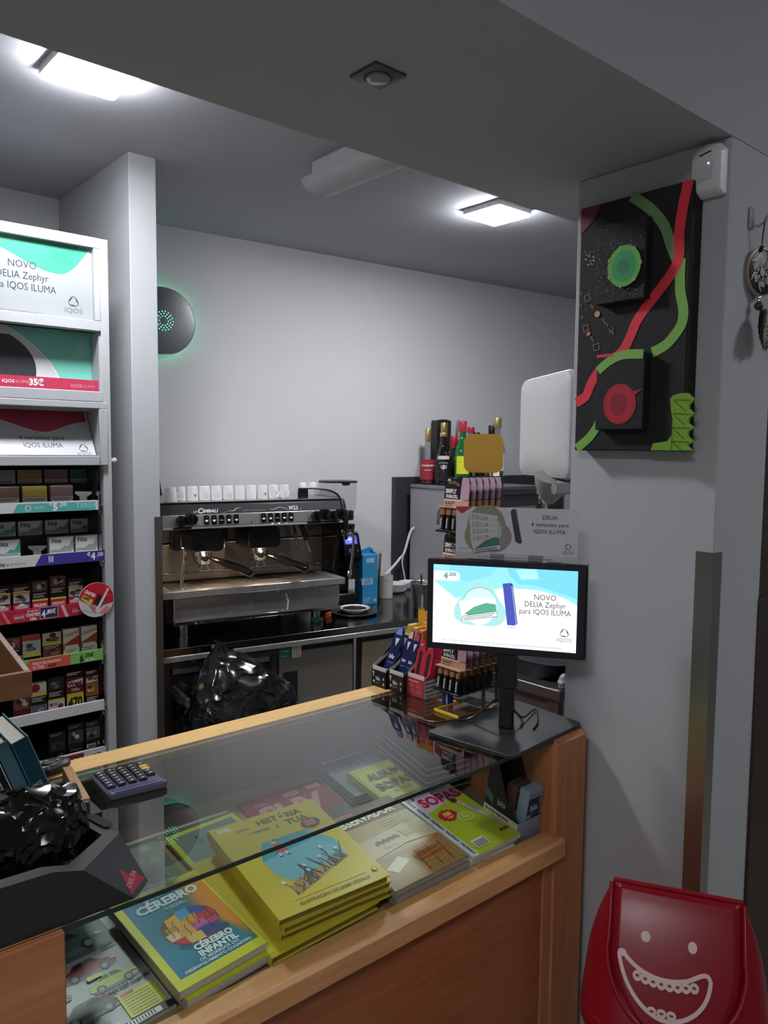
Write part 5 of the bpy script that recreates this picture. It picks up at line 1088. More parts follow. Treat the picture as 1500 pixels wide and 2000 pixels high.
def album(p, w, l):
    p.rect(0, 0, w, l, (206, 204, 60))
    for k in range(13):
        for j in range(3): p.circ(w * (.03 + .078 * k), l * (.965 - .05 * j) if j < 2 else l * .02, .0022, (150, 146, 60), n=6)
    for k in range(12): p.circ(w * .03, l * (.06 + .075 * k), .0022, (150, 146, 60), n=6); p.circ(w * .97, l * (.06 + .075 * k), .0022, (150, 146, 60), n=6)
    p.text('ALBUM', w * .5, l * .58, .030, (70, 66, 58), 2, .98, 'C').text('SOPAS', w * .5, l * .26, .034, (70, 66, 58), 2, 1.0, 'C').text('DE LETRAS', w * .5, l * .12, .010, (110, 106, 60), 1, 1, 'C')
mag('magazine', 'yellow puzzle album under the glass behind the puzzle magazines', 1.118, 0.294, 0.0205, 0.136, 0.128, 0.012, 0, (206, 204, 60), album)
def greym(p, w, l):
    p.rect(0, 0, w, l, (112, 122, 126)).rect(0, l * .9, w, l * .1, (150, 158, 162)).circ(w * .12, l * .94, .006, (190, 196, 200)).rect(w * .2, l * .93, w * .6, .003, (196, 200, 204))
    for k in range(6): p.poly([(w * (.1 + .14 * k), l * .62), (w * (.14 + .14 * k), l * .84), (w * (.2 + .14 * k), l * .62)], (84, 96, 100))
Gg = 'blue grey magazines at the back of the shelf'
for k in range(3):
    mag('magazine', ('blue grey magazine lowest of the back pile', 'blue grey magazine in the middle of the back pile', 'top blue grey magazine of the back pile')[k], 1.090 + .003 * k, 0.362 + .002 * k, 0.0005 + .0065 * k, 0.150, 0.150, 0.006, -3 + 1.5 * k, (112, 122, 126), greym if k == 2 else None, Gg)
# --- green nature magazine, purple edged one, car magazine
def nat(p, w, l):
    p.rect(0, 0, w, l, (96, 110, 82)).rect(0, 0, w, l * .16, (150, 150, 60)).rect(0, l * .05, w, l * .08, (96, 70, 110)).text('ENVOLVER', w * .30, l * .07, .012, (190, 180, 196), 1, 1)
    rnd = random.Random(4)
    for k in range(26): p.circ(w * rnd.uniform(.08, .92), l * rnd.uniform(.22, .90), rnd.uniform(.005, .012), ((86, 104, 74), (116, 128, 100), (70, 86, 60), (130, 140, 116))[k % 4], rnd.uniform(.004, .009), 9)
    p.text('S', w * .10, l * .83, .045, (170, 182, 170), 0, 1.5)
    for k in range(5): p.line([(w * .80, l * .22), (w * (.72 + .04 * k), l * .36)], .002, (60, 130, 120))
    p.text('VIDA NATURAL', w * .95, l * .18, .008, (200, 204, 190), 1, 1, 'R')
mag('magazine', 'green nature magazine at the back left beside the black holder', 0.522, 0.315, 0.0005, 0.175, 0.150, 0.005, -2, (110, 116, 90), nat)
def nat2(p, w, l): p.rect(0, 0, w, l, (196, 196, 60)).rect(.010, .010, w - .020, l - .020, (120, 126, 124)).text('S', w * .3, l * .6, .03, (60, 80, 70), 1)
mag('magazine', 'yellow bordered magazine peeping out left of the yellow books', 0.700, 0.315, 0.0060, 0.150, 0.120, 0.006, 3, (196, 196, 60), nat2)
def car(p, w, l):
    p.rect(0, 0, w, l, (176, 178, 184))
    def one(x, y, s, body, dark, flip=1):
        P = lambda a: [(x + flip * u * s, y + v * s) for u, v in a]
        p.circ(x, y - .30 * s, .95 * s, (120, 122, 126), .10 * s)
        p.poly(P([(-1, -.18), (-.96, .08), (-.62, .16), (-.40, .40), (.25, .42), (.52, .16), (.92, .05), (1.0, -.12), (.92, -.24), (-.9, -.24)]), body)
        p.poly(P([(-.56, .17), (-.36, .36), (-.10, .38), (-.10, .17)]), dark).poly(P([(-.05, .17), (-.05, .38), (.22, .38), (.44, .16)]), dark)
        p.poly(P([(.62, -.02), (.90, -.02), (.97, -.12), (.62, -.12)]), dark).rect(x + flip * .35 * s - .0 , y - .20 * s, .12 * s, .03 * s, dark)
        for q in (-.58, .52): p.circ(x + flip * q * s, y - .22 * s, .19 * s, (26, 26, 28), .20 * s, 16); p.circ(x + flip * q * s, y - .22 * s, .11 * s, (150, 150, 152), .12 * s, 12)
        p.poly(P([(.80, .04), (.95, .0), (.93, -.05), (.80, -.02)]), (230, 230, 226))
    p.text('TESTES', w * .93, l * .895, .044, (170, 24, 52), 2, 1.05, 'R')
    p.rect(w * .30, l * .60, w * .64, l * .26, (86, 104, 108)); one(w * .62, l * .73, .058, (70, 104, 104), (26, 34, 38))
    one(w * .66, l * .505, .042, (150, 30, 42), (36, 30, 34)); one(w * .76, l * .355, .038, (176, 200, 60), (44, 54, 30)); one(w * .52, l * .235, .044, (70, 72, 78), (28, 30, 34)); one(w * .30, l * .40, .036, (60, 50, 52), (26, 24, 26))
    p.text('BYD DOLPHIN SURF COMFORT', w * .985, l * .262, .0085, BK, 2, .78, 'R').text('NOVO', w * .58, l * .285, .005, (190, 40, 50), 2, 1).text('VANDEANO', w * .36, l * .145, .008, BK, 2, .85).text('KONA', w * .86, l * .60, .008, BK, 2, .8, 'C').text('RENAULT 4', w * .86, l * .575, .007, BK, 2, .7, 'C')
    p.rect(w * .70, l * .055, w * .27, l * .17, (206, 200, 60)).rect(w * .72, l * .205, .02, .005, (190, 60, 40))
    for k in range(7): p.rect(w * .72, l * (.19 - .02 * k), w * (.2 + .02 * ((k * 3) % 3)), .0014, (90, 86, 40))
    p.rect(w * .60, 0, w * .40, l * .045, (30, 30, 34)).rect(w * .66, .002, w * .24, l * .035, (214, 214, 214))
    for k in range(9): p.rect(w * .67 + .0045 * k, .003, .002, l * .028, (50, 50, 52))
    p.rect(w * .26, l * .02, w * .32, l * .09, (150, 160, 160)); one(w * .48, l * .065, .030, (170, 180, 178), (60, 66, 68))
    p.rr(w * .60, l * .405, .022, .008, .002, (206, 204, 60))
mag('magazine', 'car test magazine with red, lime and grey cars at the front left', 0.364, 0.146, 0.0005, 0.208, 0.268, 0.006, 4.5, (176, 178, 184), car)
# --- stack of transparent cases
Gd = 'transparent plastic cases stacked under the screen base'
CASE = mat((150, 146, 142), 0.12, coat=0.5)
for k in range(5):
    t = thing('plastic_case', ('lowest clear plastic case of the stack under the screen base', 'clear plastic case second from the bottom under the screen base', 'middle clear plastic case under the screen base', 'clear plastic case second from the top under the screen base', 'topmost clear plastic case under the screen base')[k], 'case', M=SM(1.226 + .002 * (k % 2), 0.300, 0.0140 + .0155 * k if k else 0.0140, -6 + 1.5 * (k % 3)), group=Gd)
    build('case_body', MB().box(-.066, -.088, 0, .066, .088, .0140), glass((196, 192, 190), 0.9), t, bevel=0.001)
    build('insert', MB().box(-.063, -.085, .003, .063, .085, .0120), mat((46, 40, 38), 0.4) , t)
    build('case_edge', MB().box(-.0668, -.089, .0055, -.058, .089, .0085).box(-.0665, -.0893, .0055, .0665, -.0850, .0085), CASE, t)
bx = build('plastic_case', MB().box(-.064, -.085, 0, .064, .085, .012), mat((60, 56, 54), 0.4), None, SM(1.226, 0.300, 0.0010, -6), bevel=0.001); tag(bx, 'black case beneath the stack of clear plastic cases', 'case', None)
# --- vape carton in the corner
t = thing('vape_carton', 'pale blue vape display carton in the front right corner behind the glass', 'carton', M=SM(1.2655, 0.0615, 0.0005, 0))
N0 = (22, 26, 46)
HW = .0365
fr = build('front_panel', MB().box(-HW, -.0485, 0, HW, -.0468, .045), mat((150, 160, 184), 0.4), t)
PRO = [(-.0468, 0), (.048, 0), (.048, .150), (.030, .150), (-.010, .075), (-.0468, .046)]
lf = build('side_panel', MB().prism(PRO, -HW, -HW + .0015, 'x'), mat(N0, 0.35), t)
build('side_panel', MB().prism(PRO, HW - .0015, HW, 'x'), mat(N0, 0.35), t)
build('back_panel', MB().box(-HW + .0015, .0465, 0, HW - .0015, .048, .155), mat(N0, 0.35), t)
build('bottom_panel', MB().box(-HW + .0015, -.0468, 0, HW - .0015, .0465, .001), mat((150, 160, 184), 0.4), t)
p = Print(); p.rect(0, 0, .0945, .044, (214, 208, 190))
for k, s_ in enumerate(('Este produto contém nicotina,', 'uma substância que cria forte', 'dependência. Não é recomendado', 'o seu uso por não fumadores')): p.text(s_, .004, .034 - .010 * k, .0085, (20, 20, 20), 2, .62)
p.text('blu', .034, .058, .018, (170, 176, 190), 1, 1.0).poly([(.0, .064), (.0, .084), (.022, .070), (.022, .052)], (90, 104, 130))
p.put(lf, frame((-HW, .048, 0), *LEFT), 'warning_print')
p = Print(); p.rect(.002, .002, 2 * HW - .004, .041, (156, 166, 190)).text('blu', HW, .017, .012, (120, 132, 160), 1, 1, 'C'); p.put(fr, frame((-HW, -.0485, 0), *FRONT), 'front_print')
def vape(name, label, M, c1, c2, g=None):
    t = thing(name, label, 'vape box', M=M, group=g)
    b = build('box', MB().box(-.0245, -.012, 0, .0245, .012, .108), mat(c1, 0.35), t, bevel=0.0008)
    p = Print(); p.rect(.004, .040, .041, .050, c2).poly([(.008, .040), (.028, .040), (.038, .07), (.018, .08)], (40, 62, 130)).text('blu', .0245, .060, .020, (220, 224, 232), 1, 1.05, 'C').rect(.004, .096, .036, .004, (130, 140, 160)).rect(.004, .044, .014, .008, (150, 170, 210)).rect(.040, .072, .003, .016, (170, 176, 190))
    p.put(b, frame((-.0245, -.012, 0), *FRONT), 'box_print')
    return t
vape('vape_box', 'pale blue vape box standing at the front of the corner carton', SM(1.2755, 0.0285, 0.0022, 0), (150, 168, 190), (24, 34, 84))
vape('vape_box', 'brown vape box behind the pale blue one in the corner carton', SM(1.2675, 0.0560, 0.0022, 0), (92, 66, 56), (70, 50, 44))

# ------------------------------------------------------------------ things standing on the counter
GT = 0.9996
t = thing('calculator', 'dark blue grey calculator with black and yellow keys on the glass top', 'calculator', (0.543, 1.323, GT), -4.0)
KB = mat((84, 84, 108), 0.4)
build('body', MB().prism([(-.058, 0.001), (.056, 0.001), (.056, .007), (-.036, .009), (-.050, .013), (-.058, .013)], -.050, .050, 'x'), KB, t, bevel=0.003)
build('display_window', MB().prism([(-.0575, .0132), (-.037, .0094), (-.037, .0100), (-.0575, .0138)], -.042, .042, 'x'), mat((74, 74, 110), 0.15), t)
for r in range(6):
    for c in range(5):
        if c == 4 and r > 4: continue
        col = (206, 164, 50) if (c == 4 and r in (1, 2)) else ((24, 24, 30) if c in (1, 2, 3) and r < 4 else (44, 44, 62))
        kb = build('key', MB().box(-.0072, -.0050, 0, .0072, .0050, .005), mat(col, 0.35), t, Matrix.Translation((-.038 + .019 * c, .046 - .0132 * r, .0074 + .0003 * r)), bevel=0.0012)
        q = Print(); q.rect(-.002, -.0015, .004, .003, (220, 220, 224)); q.put(kb, Matrix.Translation((0, 0, .005)), 'key_mark')
t = thing('remote_control', 'black oval remote control lying on the pale wooden ledge', 'remote', (0.440, 1.459, 1.0), 6)
build('body', MB().loft([[(x * w, y * d, z) for x, y in rrect(1, 1, .5, 6)] for w, d, z in ((.085, .036, 0.0), (.098, .048, .006), (.098, .048, .014), (.080, .034, .020))]), mat((30, 29, 29), 0.4), t, bevel=0.002)
for k in range(4): build('button', MB().lathe([(.0035, 0), (.003, .0022)], 10, (-.03 + .018 * k, .004 * (-1) ** k, .0195)), mat((150, 148, 146), 0.4), t)

# leaning books in a black rack, with a wooden box on top
t = thing('book_rack', 'black book rack at the left end of the counter', 'rack', (0.10, 1.30, 1.0))
wpart('base_plate', MB().box(-.20, 1.235, 1.0, .462, 1.400, 1.004), BLACKM, t)
wpart('back_panel', MB().box(-.20, 1.388, 1.004, .325, 1.400, 1.243), BLACKM, t)
lean = Matrix.Translation((0.300, 1.24, 1.004)) @ Matrix.Rotation(math.radians(-19.6), 4, 'Y')
wpart('side_panel', MB().box(-.075, 0, 0, -.060, .145, .215, M=lean), BLACKM, t)
wpart('front_lip', MB().prism([(1.232, 1.0), (1.236, 1.0), (1.236, 1.030), (1.232, 1.028)], -.20, .44, 'x'), mat((70, 66, 64), 0.35, 0.6), t)
wpart('wooden_stop', MB().prism([(0.455, 1.405), (0.470, 1.400), (0.448, 1.250), (0.432, 1.252)], 1.004, 1.026), wood((150, 112, 72), (168, 128, 84), 'y', 0.5, 'stop_wood'), t, bevel=0.001)
t = thing('wooden_box', 'brown wooden open box with a sloping side above the leaning books', 'box', (0.10, 1.27, 1.243))
wpart('front_board', MB().box(-.30, 1.150, 1.244, .334, 1.159, 1.281), BROWNW, t, bevel=0.001)
wpart('side_board', MB().prism([(1.159, 1.244), (1.395, 1.244), (1.395, 1.325), (1.159, 1.281)], .325, .334, 'x'), BROWNW, t, bevel=0.001)
wpart('bottom_board', MB().box(-.30, 1.159, 1.243, .325, 1.395, 1.250), BROWNW, t)
wpart('back_board', MB().box(-.30, 1.387, 1.250, .325, 1.395, 1.325), BROWNW, t)
Gl = 'books leaning in the black rack'
def lbook(label, xk, th, hh, dep, sp, cov, fn, edge=None):
    M = Matrix.Translation((xk, 1.245, 1.0045)) @ Matrix.Rotation(math.radians(-19.6), 4, 'Y')
    t = thing('leaning_book', label, 'book', M=M, group=Gl)
    build('page_block', MB().box(.002, .003, .002, th - .002, dep - .003, hh - .003), PAPER, t)
    s = build('spine', MB().box(.0014, 0, 0, th - .0014, .003, hh), mat(sp, 0.4), t)
    build('cover', MB().box(0, 0, 0, .0016, dep, hh), mat(cov, 0.35), t); build('cover', MB().box(th - .0016, 0, 0, th, dep, hh), mat(edge or cov, 0.35), t)
    if fn: q = Print(); fn(q, th, hh); q.put(s, frame((0, 0, 0), *FRONT), 'spine_print')
def spn(c, txt=True):
    def f(q, th, hh):
        q.text('OS NOSSOS SABERES', th * .66, hh * .50, th * .36, c, 1, .9, 'R', rot=90)
    return f
lbook('teal book at the right end of the leaning row', .3790, .026, .150, .135, (22, 62, 76), (78, 122, 138), spn((140, 176, 186)), (112, 156, 170))
lbook('blue green book second from the right in the leaning row', .3560, .020, .152, .135, (74, 112, 122), (90, 110, 140), spn((40, 74, 84)), (30, 70, 84))
lbook('thin dark book with white edges in the leaning row', .3410, .012, .120, .120, (24, 32, 34), (210, 210, 206), spn((190, 196, 190)), (210, 210, 206))
lbook('pale grey book behind the thin dark one in the leaning row', .3215, .017, .165, .130, (120, 112, 120), (150, 140, 146), None)
lbook('dark red book at the left end of the leaning row', .2900, .028, .185, .135, (78, 20, 32), (96, 26, 40), spn((190, 120, 130)))

# black holder with foil
t = thing('black_holder', 'black plastic holder with a red triangle at the counter corner', 'holder', (0.15, 1.06, 1.0))
b0 = [(-.25, .969), (.395, .969), (.433, .997), (.426, 1.170), (-.25, 1.170)]
t1 = [(-.25, .972, 1.086), (.300, .972, 1.072), (.338, .975, 1.060), (.412, 1.040, 1.060), (.388, 1.175, 1.060), (-.25, 1.175, 1.082)]
b1 = [(-.25, .969, 1.0), (.25, .969, 1.0), (.403, .969, 1.0), (.435, .998, 1.0), (.426, 1.170, 1.0), (-.25, 1.170, 1.0)]
inr = [(-.25, .988, 1.086), (.292, .990, 1.074), (.326, .993, 1.064), (.390, 1.046, 1.062), (.370, 1.158, 1.062), (-.25, 1.158, 1.082)]
ind = [(-.25, .988, 1.020), (.292, .990, 1.020), (.326, .993, 1.020), (.380, 1.046, 1.020), (.362, 1.158, 1.020), (-.25, 1.158, 1.020)]
hb = wpart('shell', MB().loft([b1, t1, inr, ind]), mat((42, 41, 42), 0.36, bump=0.1, scale=400), t, bevel=0.002, smooth=25)
A, B, Cc, D = Vector(b1[2]), Vector(b1[3]), Vector(t1[3]), Vector(t1[2])
u = (B - A).normalized(); q = Print()
fr_ = frame(A, u, D - A)
inv_ = fr_.inverted(); cl, dl = inv_ @ Cc, inv_ @ D; bl = inv_ @ B
def bl2(a, b_): return tuple((Vector((0, 0, 0)).lerp(bl, a)).lerp(dl.lerp(cl, a), b_))[:2]
q.poly([bl2(.08, .09), bl2(.97, .09), bl2(.50, .62)], (150, 34, 56))
tc = bl2(.53, .22)
q.text('DELTA', tc[0], tc[1], .0105, (206, 130, 120), 1, 1, 'C', rot=math.degrees(math.atan2(bl2(.9, .3)[1] - bl2(.4, .2)[1], bl2(.9, .3)[0] - bl2(.4, .2)[0])))
q.put(t, t.matrix_world.inverted() @ fr_, 'triangle_logo')
wpart('slot', MB().prism(rrect(.055, .014, .007, 4), 0, .0012, M=frame((.402, 1.088, 1.0625), (-.20, 1.0, 0), (-1, -.2, 0))), mat((4, 4, 4), 0.8), t)
fb = bag_mesh([(.20, 1.075, 1.022, .31, .13), (.20, 1.075, 1.062, .32, .135), (.205, 1.080, 1.100, .33, .13), (.215, 1.086, 1.124, .28, .10), (.22, 1.092, 1.136, .12, .04)], 110, .0150, 20.0, 7.7)
o = build('foil_bag', fb, FOIL, None, smooth=16); tag(o, 'crumpled shiny black foil bag lying in the black holder', 'bag')

# ------------------------------------------------------------------ customer screen on its stand
MU = math.radians(-57); u_, n_ = Vector((math.cos(MU), math.sin(MU), 0)), Vector((math.sin(MU), -math.cos(MU), 0))
t = thing('display_screen', 'black advertising screen on a stand with a square base', 'screen', (1.271, 1.066, GT))
SCR = t
bc = [(1.121, 1.156), (1.154, .951), (1.420, .976), (1.432, 1.171)]
def rpoly(pts, r, n=4):
    out = []
    for i, p in enumerate(pts):
        p = Vector(p); a = (Vector(pts[i - 1]) - p).normalized(); b = (Vector(pts[(i + 1) % len(pts)]) - p).normalized()
        out += bez(tuple(p + a * r), tuple(p + a * r * .4), tuple(p + b * r * .4), tuple(p + b * r), n)
    return out
wpart('base_plate', MB().prism(rpoly(bc, .012), 1.0002, 1.0082), mat((44, 44, 46), 0.35, bump=0.15, scale=600), t, bevel=0.0012)
FM = frame((1.230, 1.080, 0), u_, (0, 0, 1))      # screen plane: x along it, y = height, z towards the viewer
wpart('post', MB().box(.020, 1.0082, -.040, .050, 1.10, -.014, M=FM).box(.014, 1.095, -.042, .056, 1.30, -.012, M=FM), BLACK, t, bevel=0.003)
wpart('housing', MB().prism(rrect(.331, .196, .004, 3, .0285, 1.2715), -.016, 0.0, M=FM), mat((26, 26, 40), 0.4), t, bevel=0.002)
sc = wpart('screen_panel', MB().box(-.1235, 1.188, -.002, .1765, 1.357, .0006, M=FM), BLACKG, t)
wpart('side_door', MB().box(.1945, 1.174, -.018, .1965, 1.371, .002, M=FM), BLACK, t)
WS, HS = .300, .169
p = Print(); p.z = .0008
AQ = (150, 226, 238)
p.rect(0, 0, WS, HS, (246, 248, 255))
p.poly([(0, HS), (0, HS * .80), (WS * .16, HS * .58)] + bez((WS * .16, HS * .58), (WS * .40, HS * .66), (WS * .46, HS * .80), (WS * .62, HS * .74), 10) + bez((WS * .62, HS * .745), (WS * .74, HS * .76), (WS * .90, HS * .70), (WS, HS * .58), 8) + [(WS, HS)], AQ)
p.poly([(WS * .52, HS), (WS * .54, HS * .90), (WS * .60, HS * .80), (WS * .72, HS * .80), (WS * .84, HS * .74), (WS, HS * .66), (WS, HS)], (122, 212, 232)).poly([(WS * .58, HS * .98), (WS * .62, HS * .86), (WS * .74, HS * .88), (WS * .72, HS)], (168, 232, 240)).poly([(WS * .12, HS), (WS * .10, HS * .86), (WS * .24, HS * .80), (WS * .40, HS * .88), (WS * .46, HS)], (134, 216, 232))
p.poly([(0, HS * .80), (0, HS * .92), (WS * .17, HS * .92), (WS * .19, HS * .89), (WS * .19, HS * .82), (WS * .17, HS * .80)], (236, 244, 246)).text('4', WS * .075, HS * .825, .019, (110, 150, 158), 2, .9).text('.50€', WS * .108, HS * .862, .0105, (110, 150, 158), 2, .9)
cx, cy = WS * .335, HS * .50
p.poly([(cx + .052 * (1 + .16 * math.cos(3 * (a - math.pi / 2))) * math.cos(a), cy + .048 * (1 + .16 * math.cos(3 * (a - math.pi / 2))) * math.sin(a)) for a in [2 * math.pi * k / 40 for k in range(40)]], (166, 222, 220))
p.circ(cx, cy + .004, .037, (120, 188, 188)).circ(cx + .0005, cy + .003, .036, (206, 236, 238)).circ(cx, cy - .010, .030, (240, 248, 250))
p.poly([(cx - .044, cy + .008), (cx + .032, cy + .020), (cx + .038, cy - .018), (cx - .036, cy - .036)], (238, 246, 246)).poly([(cx - .032, cy - .018), (cx - .012, cy - .002), (cx + .014, cy + .008), (cx + .034, cy + .006), (cx + .036, cy - .012), (cx - .020, cy - .022)], (90, 168, 140)).text('DELIA', cx - .036, cy + .006, .0115, (200, 222, 224), 0, 1, 'L', rot=8)
p.poly([(cx - .038, cy - .034), (cx - .036, cy - .023), (cx + .0375, cy - .008), (cx + .038, cy - .020)], (60, 80, 80)).poly([(cx - .037, cy - .033), (cx - .035, cy - .024), (cx + .0365, cy - .009), (cx + .037, cy - .019)], (240, 246, 246)).line([(cx - .033, cy - .0265), (cx + .033, cy - .0125)], .0016, (120, 130, 130)).line([(cx - .034, cy - .0305), (cx + .028, cy - .0175)], .0016, (120, 130, 130))
p.poly([(WS * .492, HS * .80), (WS * .548, HS * .815), (WS * .590, HS * .30), (WS * .578, HS * .285), (WS * .530, HS * .285)], (72, 84, 176)).poly([(WS * .548, HS * .815), (WS * .562, HS * .80), (WS * .602, HS * .31), (WS * .590, HS * .29)], (44, 52, 120)).line([(WS * .556, HS * .78), (WS * .594, HS * .30)], .0014, (190, 200, 250)).circ(WS * .555, HS * .26, .014, (214, 216, 240), .003)
p.text('NOVO', WS * .785, HS * .625, .0165, (54, 56, 64), 0, .92, 'C').text('DELIA Zephyr', WS * .785, HS * .535, .0165, (54, 56, 64), 0, .86, 'C').text('para IQOS ILUMA', WS * .785, HS * .445, .0165, (54, 56, 64), 0, .84, 'C')
p.logo(WS * .92, HS * .235, .0085, (64, 66, 74)).text('IQOS', WS * .92, HS * .13, .011, (110, 112, 122), 0, 1.2, 'C')
p.text('Este produto não é isento de risco e contém nicotina, uma substância que cria dependência. Destinado apenas a fumadores adultos', WS * .49, HS * .035, .0048, (70, 72, 80), 0, .98, 'C').text('a imagem é meramente ilustrativa e o produto destina-se a adultos', WS * .32, HS * .13, .0036, (200, 202, 210), 0, 1, 'C').text('consulte o ponto de venda habitual para mais informações', WS * .31, HS * .105, .0036, (200, 202, 210), 0, 1, 'C')
wput(p, sc, t, tuple(FM @ Vector((-.1235, 1.188, .0))), (tuple(u_), (0, 0, 1)), 'screen_image', emit=0.95)
# promo card clipped behind the top edge
CM = frame((1.230, 1.080, 0), u_, (0, 0, 1)) @ Matrix.Translation((0, 0, -.011))
t = thing('promo_card', 'grey promotional card clipped to the top of the black screen', 'card', (1.2435, 1.089, 1.370))
cd = wpart('card', MB().box(-.079, 1.3715, -.0012, .1735, 1.4815, 0.0, M=CM), mat((222, 222, 226), 0.4), t)
p = Print(); CW_, CH = .2525, .110
p.rect(0, 0, CW_, .013, (206, 208, 212)).poly([(0, CH), (CW_ * .14, CH), (CW_ * .05, CH * .86), (0, CH * .94)], (196, 60, 80))
cx, cy = CW_ * .24, CH * .55
p.circ(cx + .004, cy + .010, .041, (158, 150, 128), .044).circ(cx - .008, cy - .012, .034, (158, 150, 128), .034, a=20).circ(cx + .018, cy - .012, .040, (150, 150, 150), .034)
p.circ(cx + .002, cy, .035, (140, 138, 130)).circ(cx + .003, cy, .034, (196, 196, 196))
for k in range(4):
    x0, y0 = cx - .033 + .002 * k, cy + .022 - .0165 * k; a = (-6, -2, 6, 12)[k]
    ca, sa = math.cos(math.radians(a)), math.sin(math.radians(a))
    R_ = lambda px, py: (x0 + px * ca - py * sa, y0 + px * sa + py * ca)
    p.poly([R_(0, -.024 if k == 3 else -.008), R_(.060, -.024 if k == 3 else -.008), R_(.060, .017), R_(0, .017)], (120, 120, 122)); p.poly([R_(.0005, -.0235 if k == 3 else -.008), R_(.0595, -.0235 if k == 3 else -.008), R_(.0595, .0165), R_(.0005, .0165)], (214, 212, 210))
    tp = R_(.005, .0035); p.text('DELIA', tp[0], tp[1], .0125, (110, 106, 104), 0, 1.0, 'L', rot=a, track=.04)
    if k == 2: p.poly([R_(.028, -.006), R_(.044, .002), R_(.060, -.004)], (150, 50, 70))
    if k == 3:
        p.poly([R_(.004, -.014), R_(.030, .000), R_(.050, .004), R_(.059, .002), R_(.059, -.013)], (70, 130, 104)); p.poly([R_(0, -.024), R_(.060, -.024), R_(.060, -.013), R_(0, -.013)], (40, 40, 42)); p.poly([R_(.001, -.0232), R_(.059, -.0232), R_(.059, -.0138), R_(.001, -.0138)], (222, 222, 220))
        for q2 in (-.0175, -.0215): tq = R_(.004, q2); p.line([tq, R_(.052, q2)], .0018, (70, 70, 72))
p.poly([(CW_ * .455, CH * .93), (CW_ * .475, CH * .985), (CW_ * .500, CH * .97), (CW_ * .555, CH * .36), (CW_ * .540, CH * .32), (CW_ * .500, CH * .36)], (62, 62, 72)).line([(CW_ * .502, CH * .95), (CW_ * .553, CH * .36)], .0012, (150, 150, 160))
p.text('DELIA', CW_ * .775, CH * .80, .0118, INK, 0, 1, 'C').text('4 variantes para', CW_ * .775, CH * .665, .0118, INK, 0, 1, 'C').text('IQOS ILUMA', CW_ * .775, CH * .535, .0118, INK, 0, 1, 'C')
p.logo(CW_ * .925, CH * .30, .0062, INK).text('IQOS', CW_ * .925, CH * .165, .0085, (110, 112, 118), 0, 1.2, 'C')
p.text('Este produto não é isento de risco e contém nicotina, uma substância que cria dependência.', CW_ * .5, .004, .0042, (90, 90, 94), 0, 1.0, 'C').text('imagem meramente ilustrativa, destinada a fumadores adultos', CW_ * .2, .020, .0036, (130, 130, 134), 0, 1, 'C')
wput(p, cd, t, tuple(CM @ Vector((-.079, 1.3715, 0))), (tuple(u_), (0, 0, 1)), 'card_print')
for cxx in (-.005, .075): wpart('clip', MB().box(cxx, 1.366, -.0035, cxx + .030, 1.3835, .0012, M=CM), glass((214, 216, 220), 1.0), t)
# cables by the stand
cb = MB().tube(smooth_path([tuple(FM @ Vector((.05, 1.06, -.03))), (1.315, 1.085, 1.035), (1.345, 1.110, 1.022), (1.372, 1.128, 1.014), (1.365, 1.118, 1.012), (1.330, 1.070, 1.0125), (1.290, 1.040, 1.0125)], 7), .0022, 8)
o = build('cable', cb, BLACK); tag(o, 'black cable looping to the right of the screen post', 'cable')
cb = MB().tube(smooth_path([tuple(FM @ Vector((.05, 1.045, -.03))), (1.32, 1.060, 1.020), (1.375, 1.080, 1.016), (1.400, 1.090, 1.0125), (1.395, 1.080, 1.0115), (1.34, 1.035, 1.0115), (1.300, 1.015, 1.0115)], 7), .0020, 8)
o = build('cable', cb, BLACK); tag(o, 'thin black cable lying along the right of the square base', 'cable')
cb = MB().tube(smooth_path([tuple(FM @ Vector((.02, 1.075, -.035))), (1.235, 1.130, 1.020), (1.205, 1.160, 1.012), (1.175, 1.190, 1.006), (1.170, 1.230, 1.0035)], 7), .0024, 8)
o = build('cable', cb, BLACK); tag(o, 'black cable leaving the screen post to the left', 'cable')

# yellow edged coin dish
t = thing('coin_dish', 'flat clear coin dish with a yellow edge behind the screen base', 'dish', (1.300, 1.215, GT))
wpart('plate', MB().box(1.243, 1.180, 1.0002, 1.372, 1.252, 1.0035), mat((92, 62, 40), 0.2, coat=0.6), t)
wpart('yellow_edge', MB().box(1.2395, 1.178, 1.0002, 1.2435, 1.2545, 1.0075).box(1.2435, 1.2515, 1.0002, 1.372, 1.2545, 1.0065), mat((222, 190, 40), 0.35), t, bevel=0.001)

# ------------------------------------------------------------------ battery stand: rows of hanging battery packs
t = thing('battery_stand', 'black wire battery display stand with a blank yellow header', 'stand', (1.36, 1.25, GT))
wpart('base', MB().box(1.335, 1.205, 1.0003, 1.436, 1.295, 1.004), BLACK, t)
wpart('upright', MB().box(1.425, 1.225, 1.004, 1.431, 1.232, 1.552), mat((120, 118, 116), 0.3, 0.8), t)
wpart('upright', MB().box(1.425, 1.268, 1.004, 1.431, 1.275, 1.552), mat((120, 118, 116), 0.3, 0.8), t)
for zt in (1.528, 1.402, 1.153): wpart('hook', MB().tube([(1.428, 1.250, zt + .004), (1.320, 1.250, zt + .004), (1.290, 1.250, zt + .008)], .0018, 8).box(1.423, 1.225, zt, 1.429, 1.275, zt + .008), CHROME, t)
HM = frame((1.392, 1.268, 0), u_, (0, 0, 1))
wpart('header_card', MB().prism(rrect(.094, .092, .020, 7, 0.010, 1.593), -.002, .0015, M=HM), mat((236, 180, 62), 0.45), t)
wpart('header_leg', MB().box(-.016, 1.53, -.003, -.010, 1.56, -.0005, M=HM).box(.028, 1.53, -.003, .034, 1.56, -.0005, M=HM), mat((196, 170, 120), 0.4), t)
COPPER = mat((206, 150, 112), 0.3, 0.5)
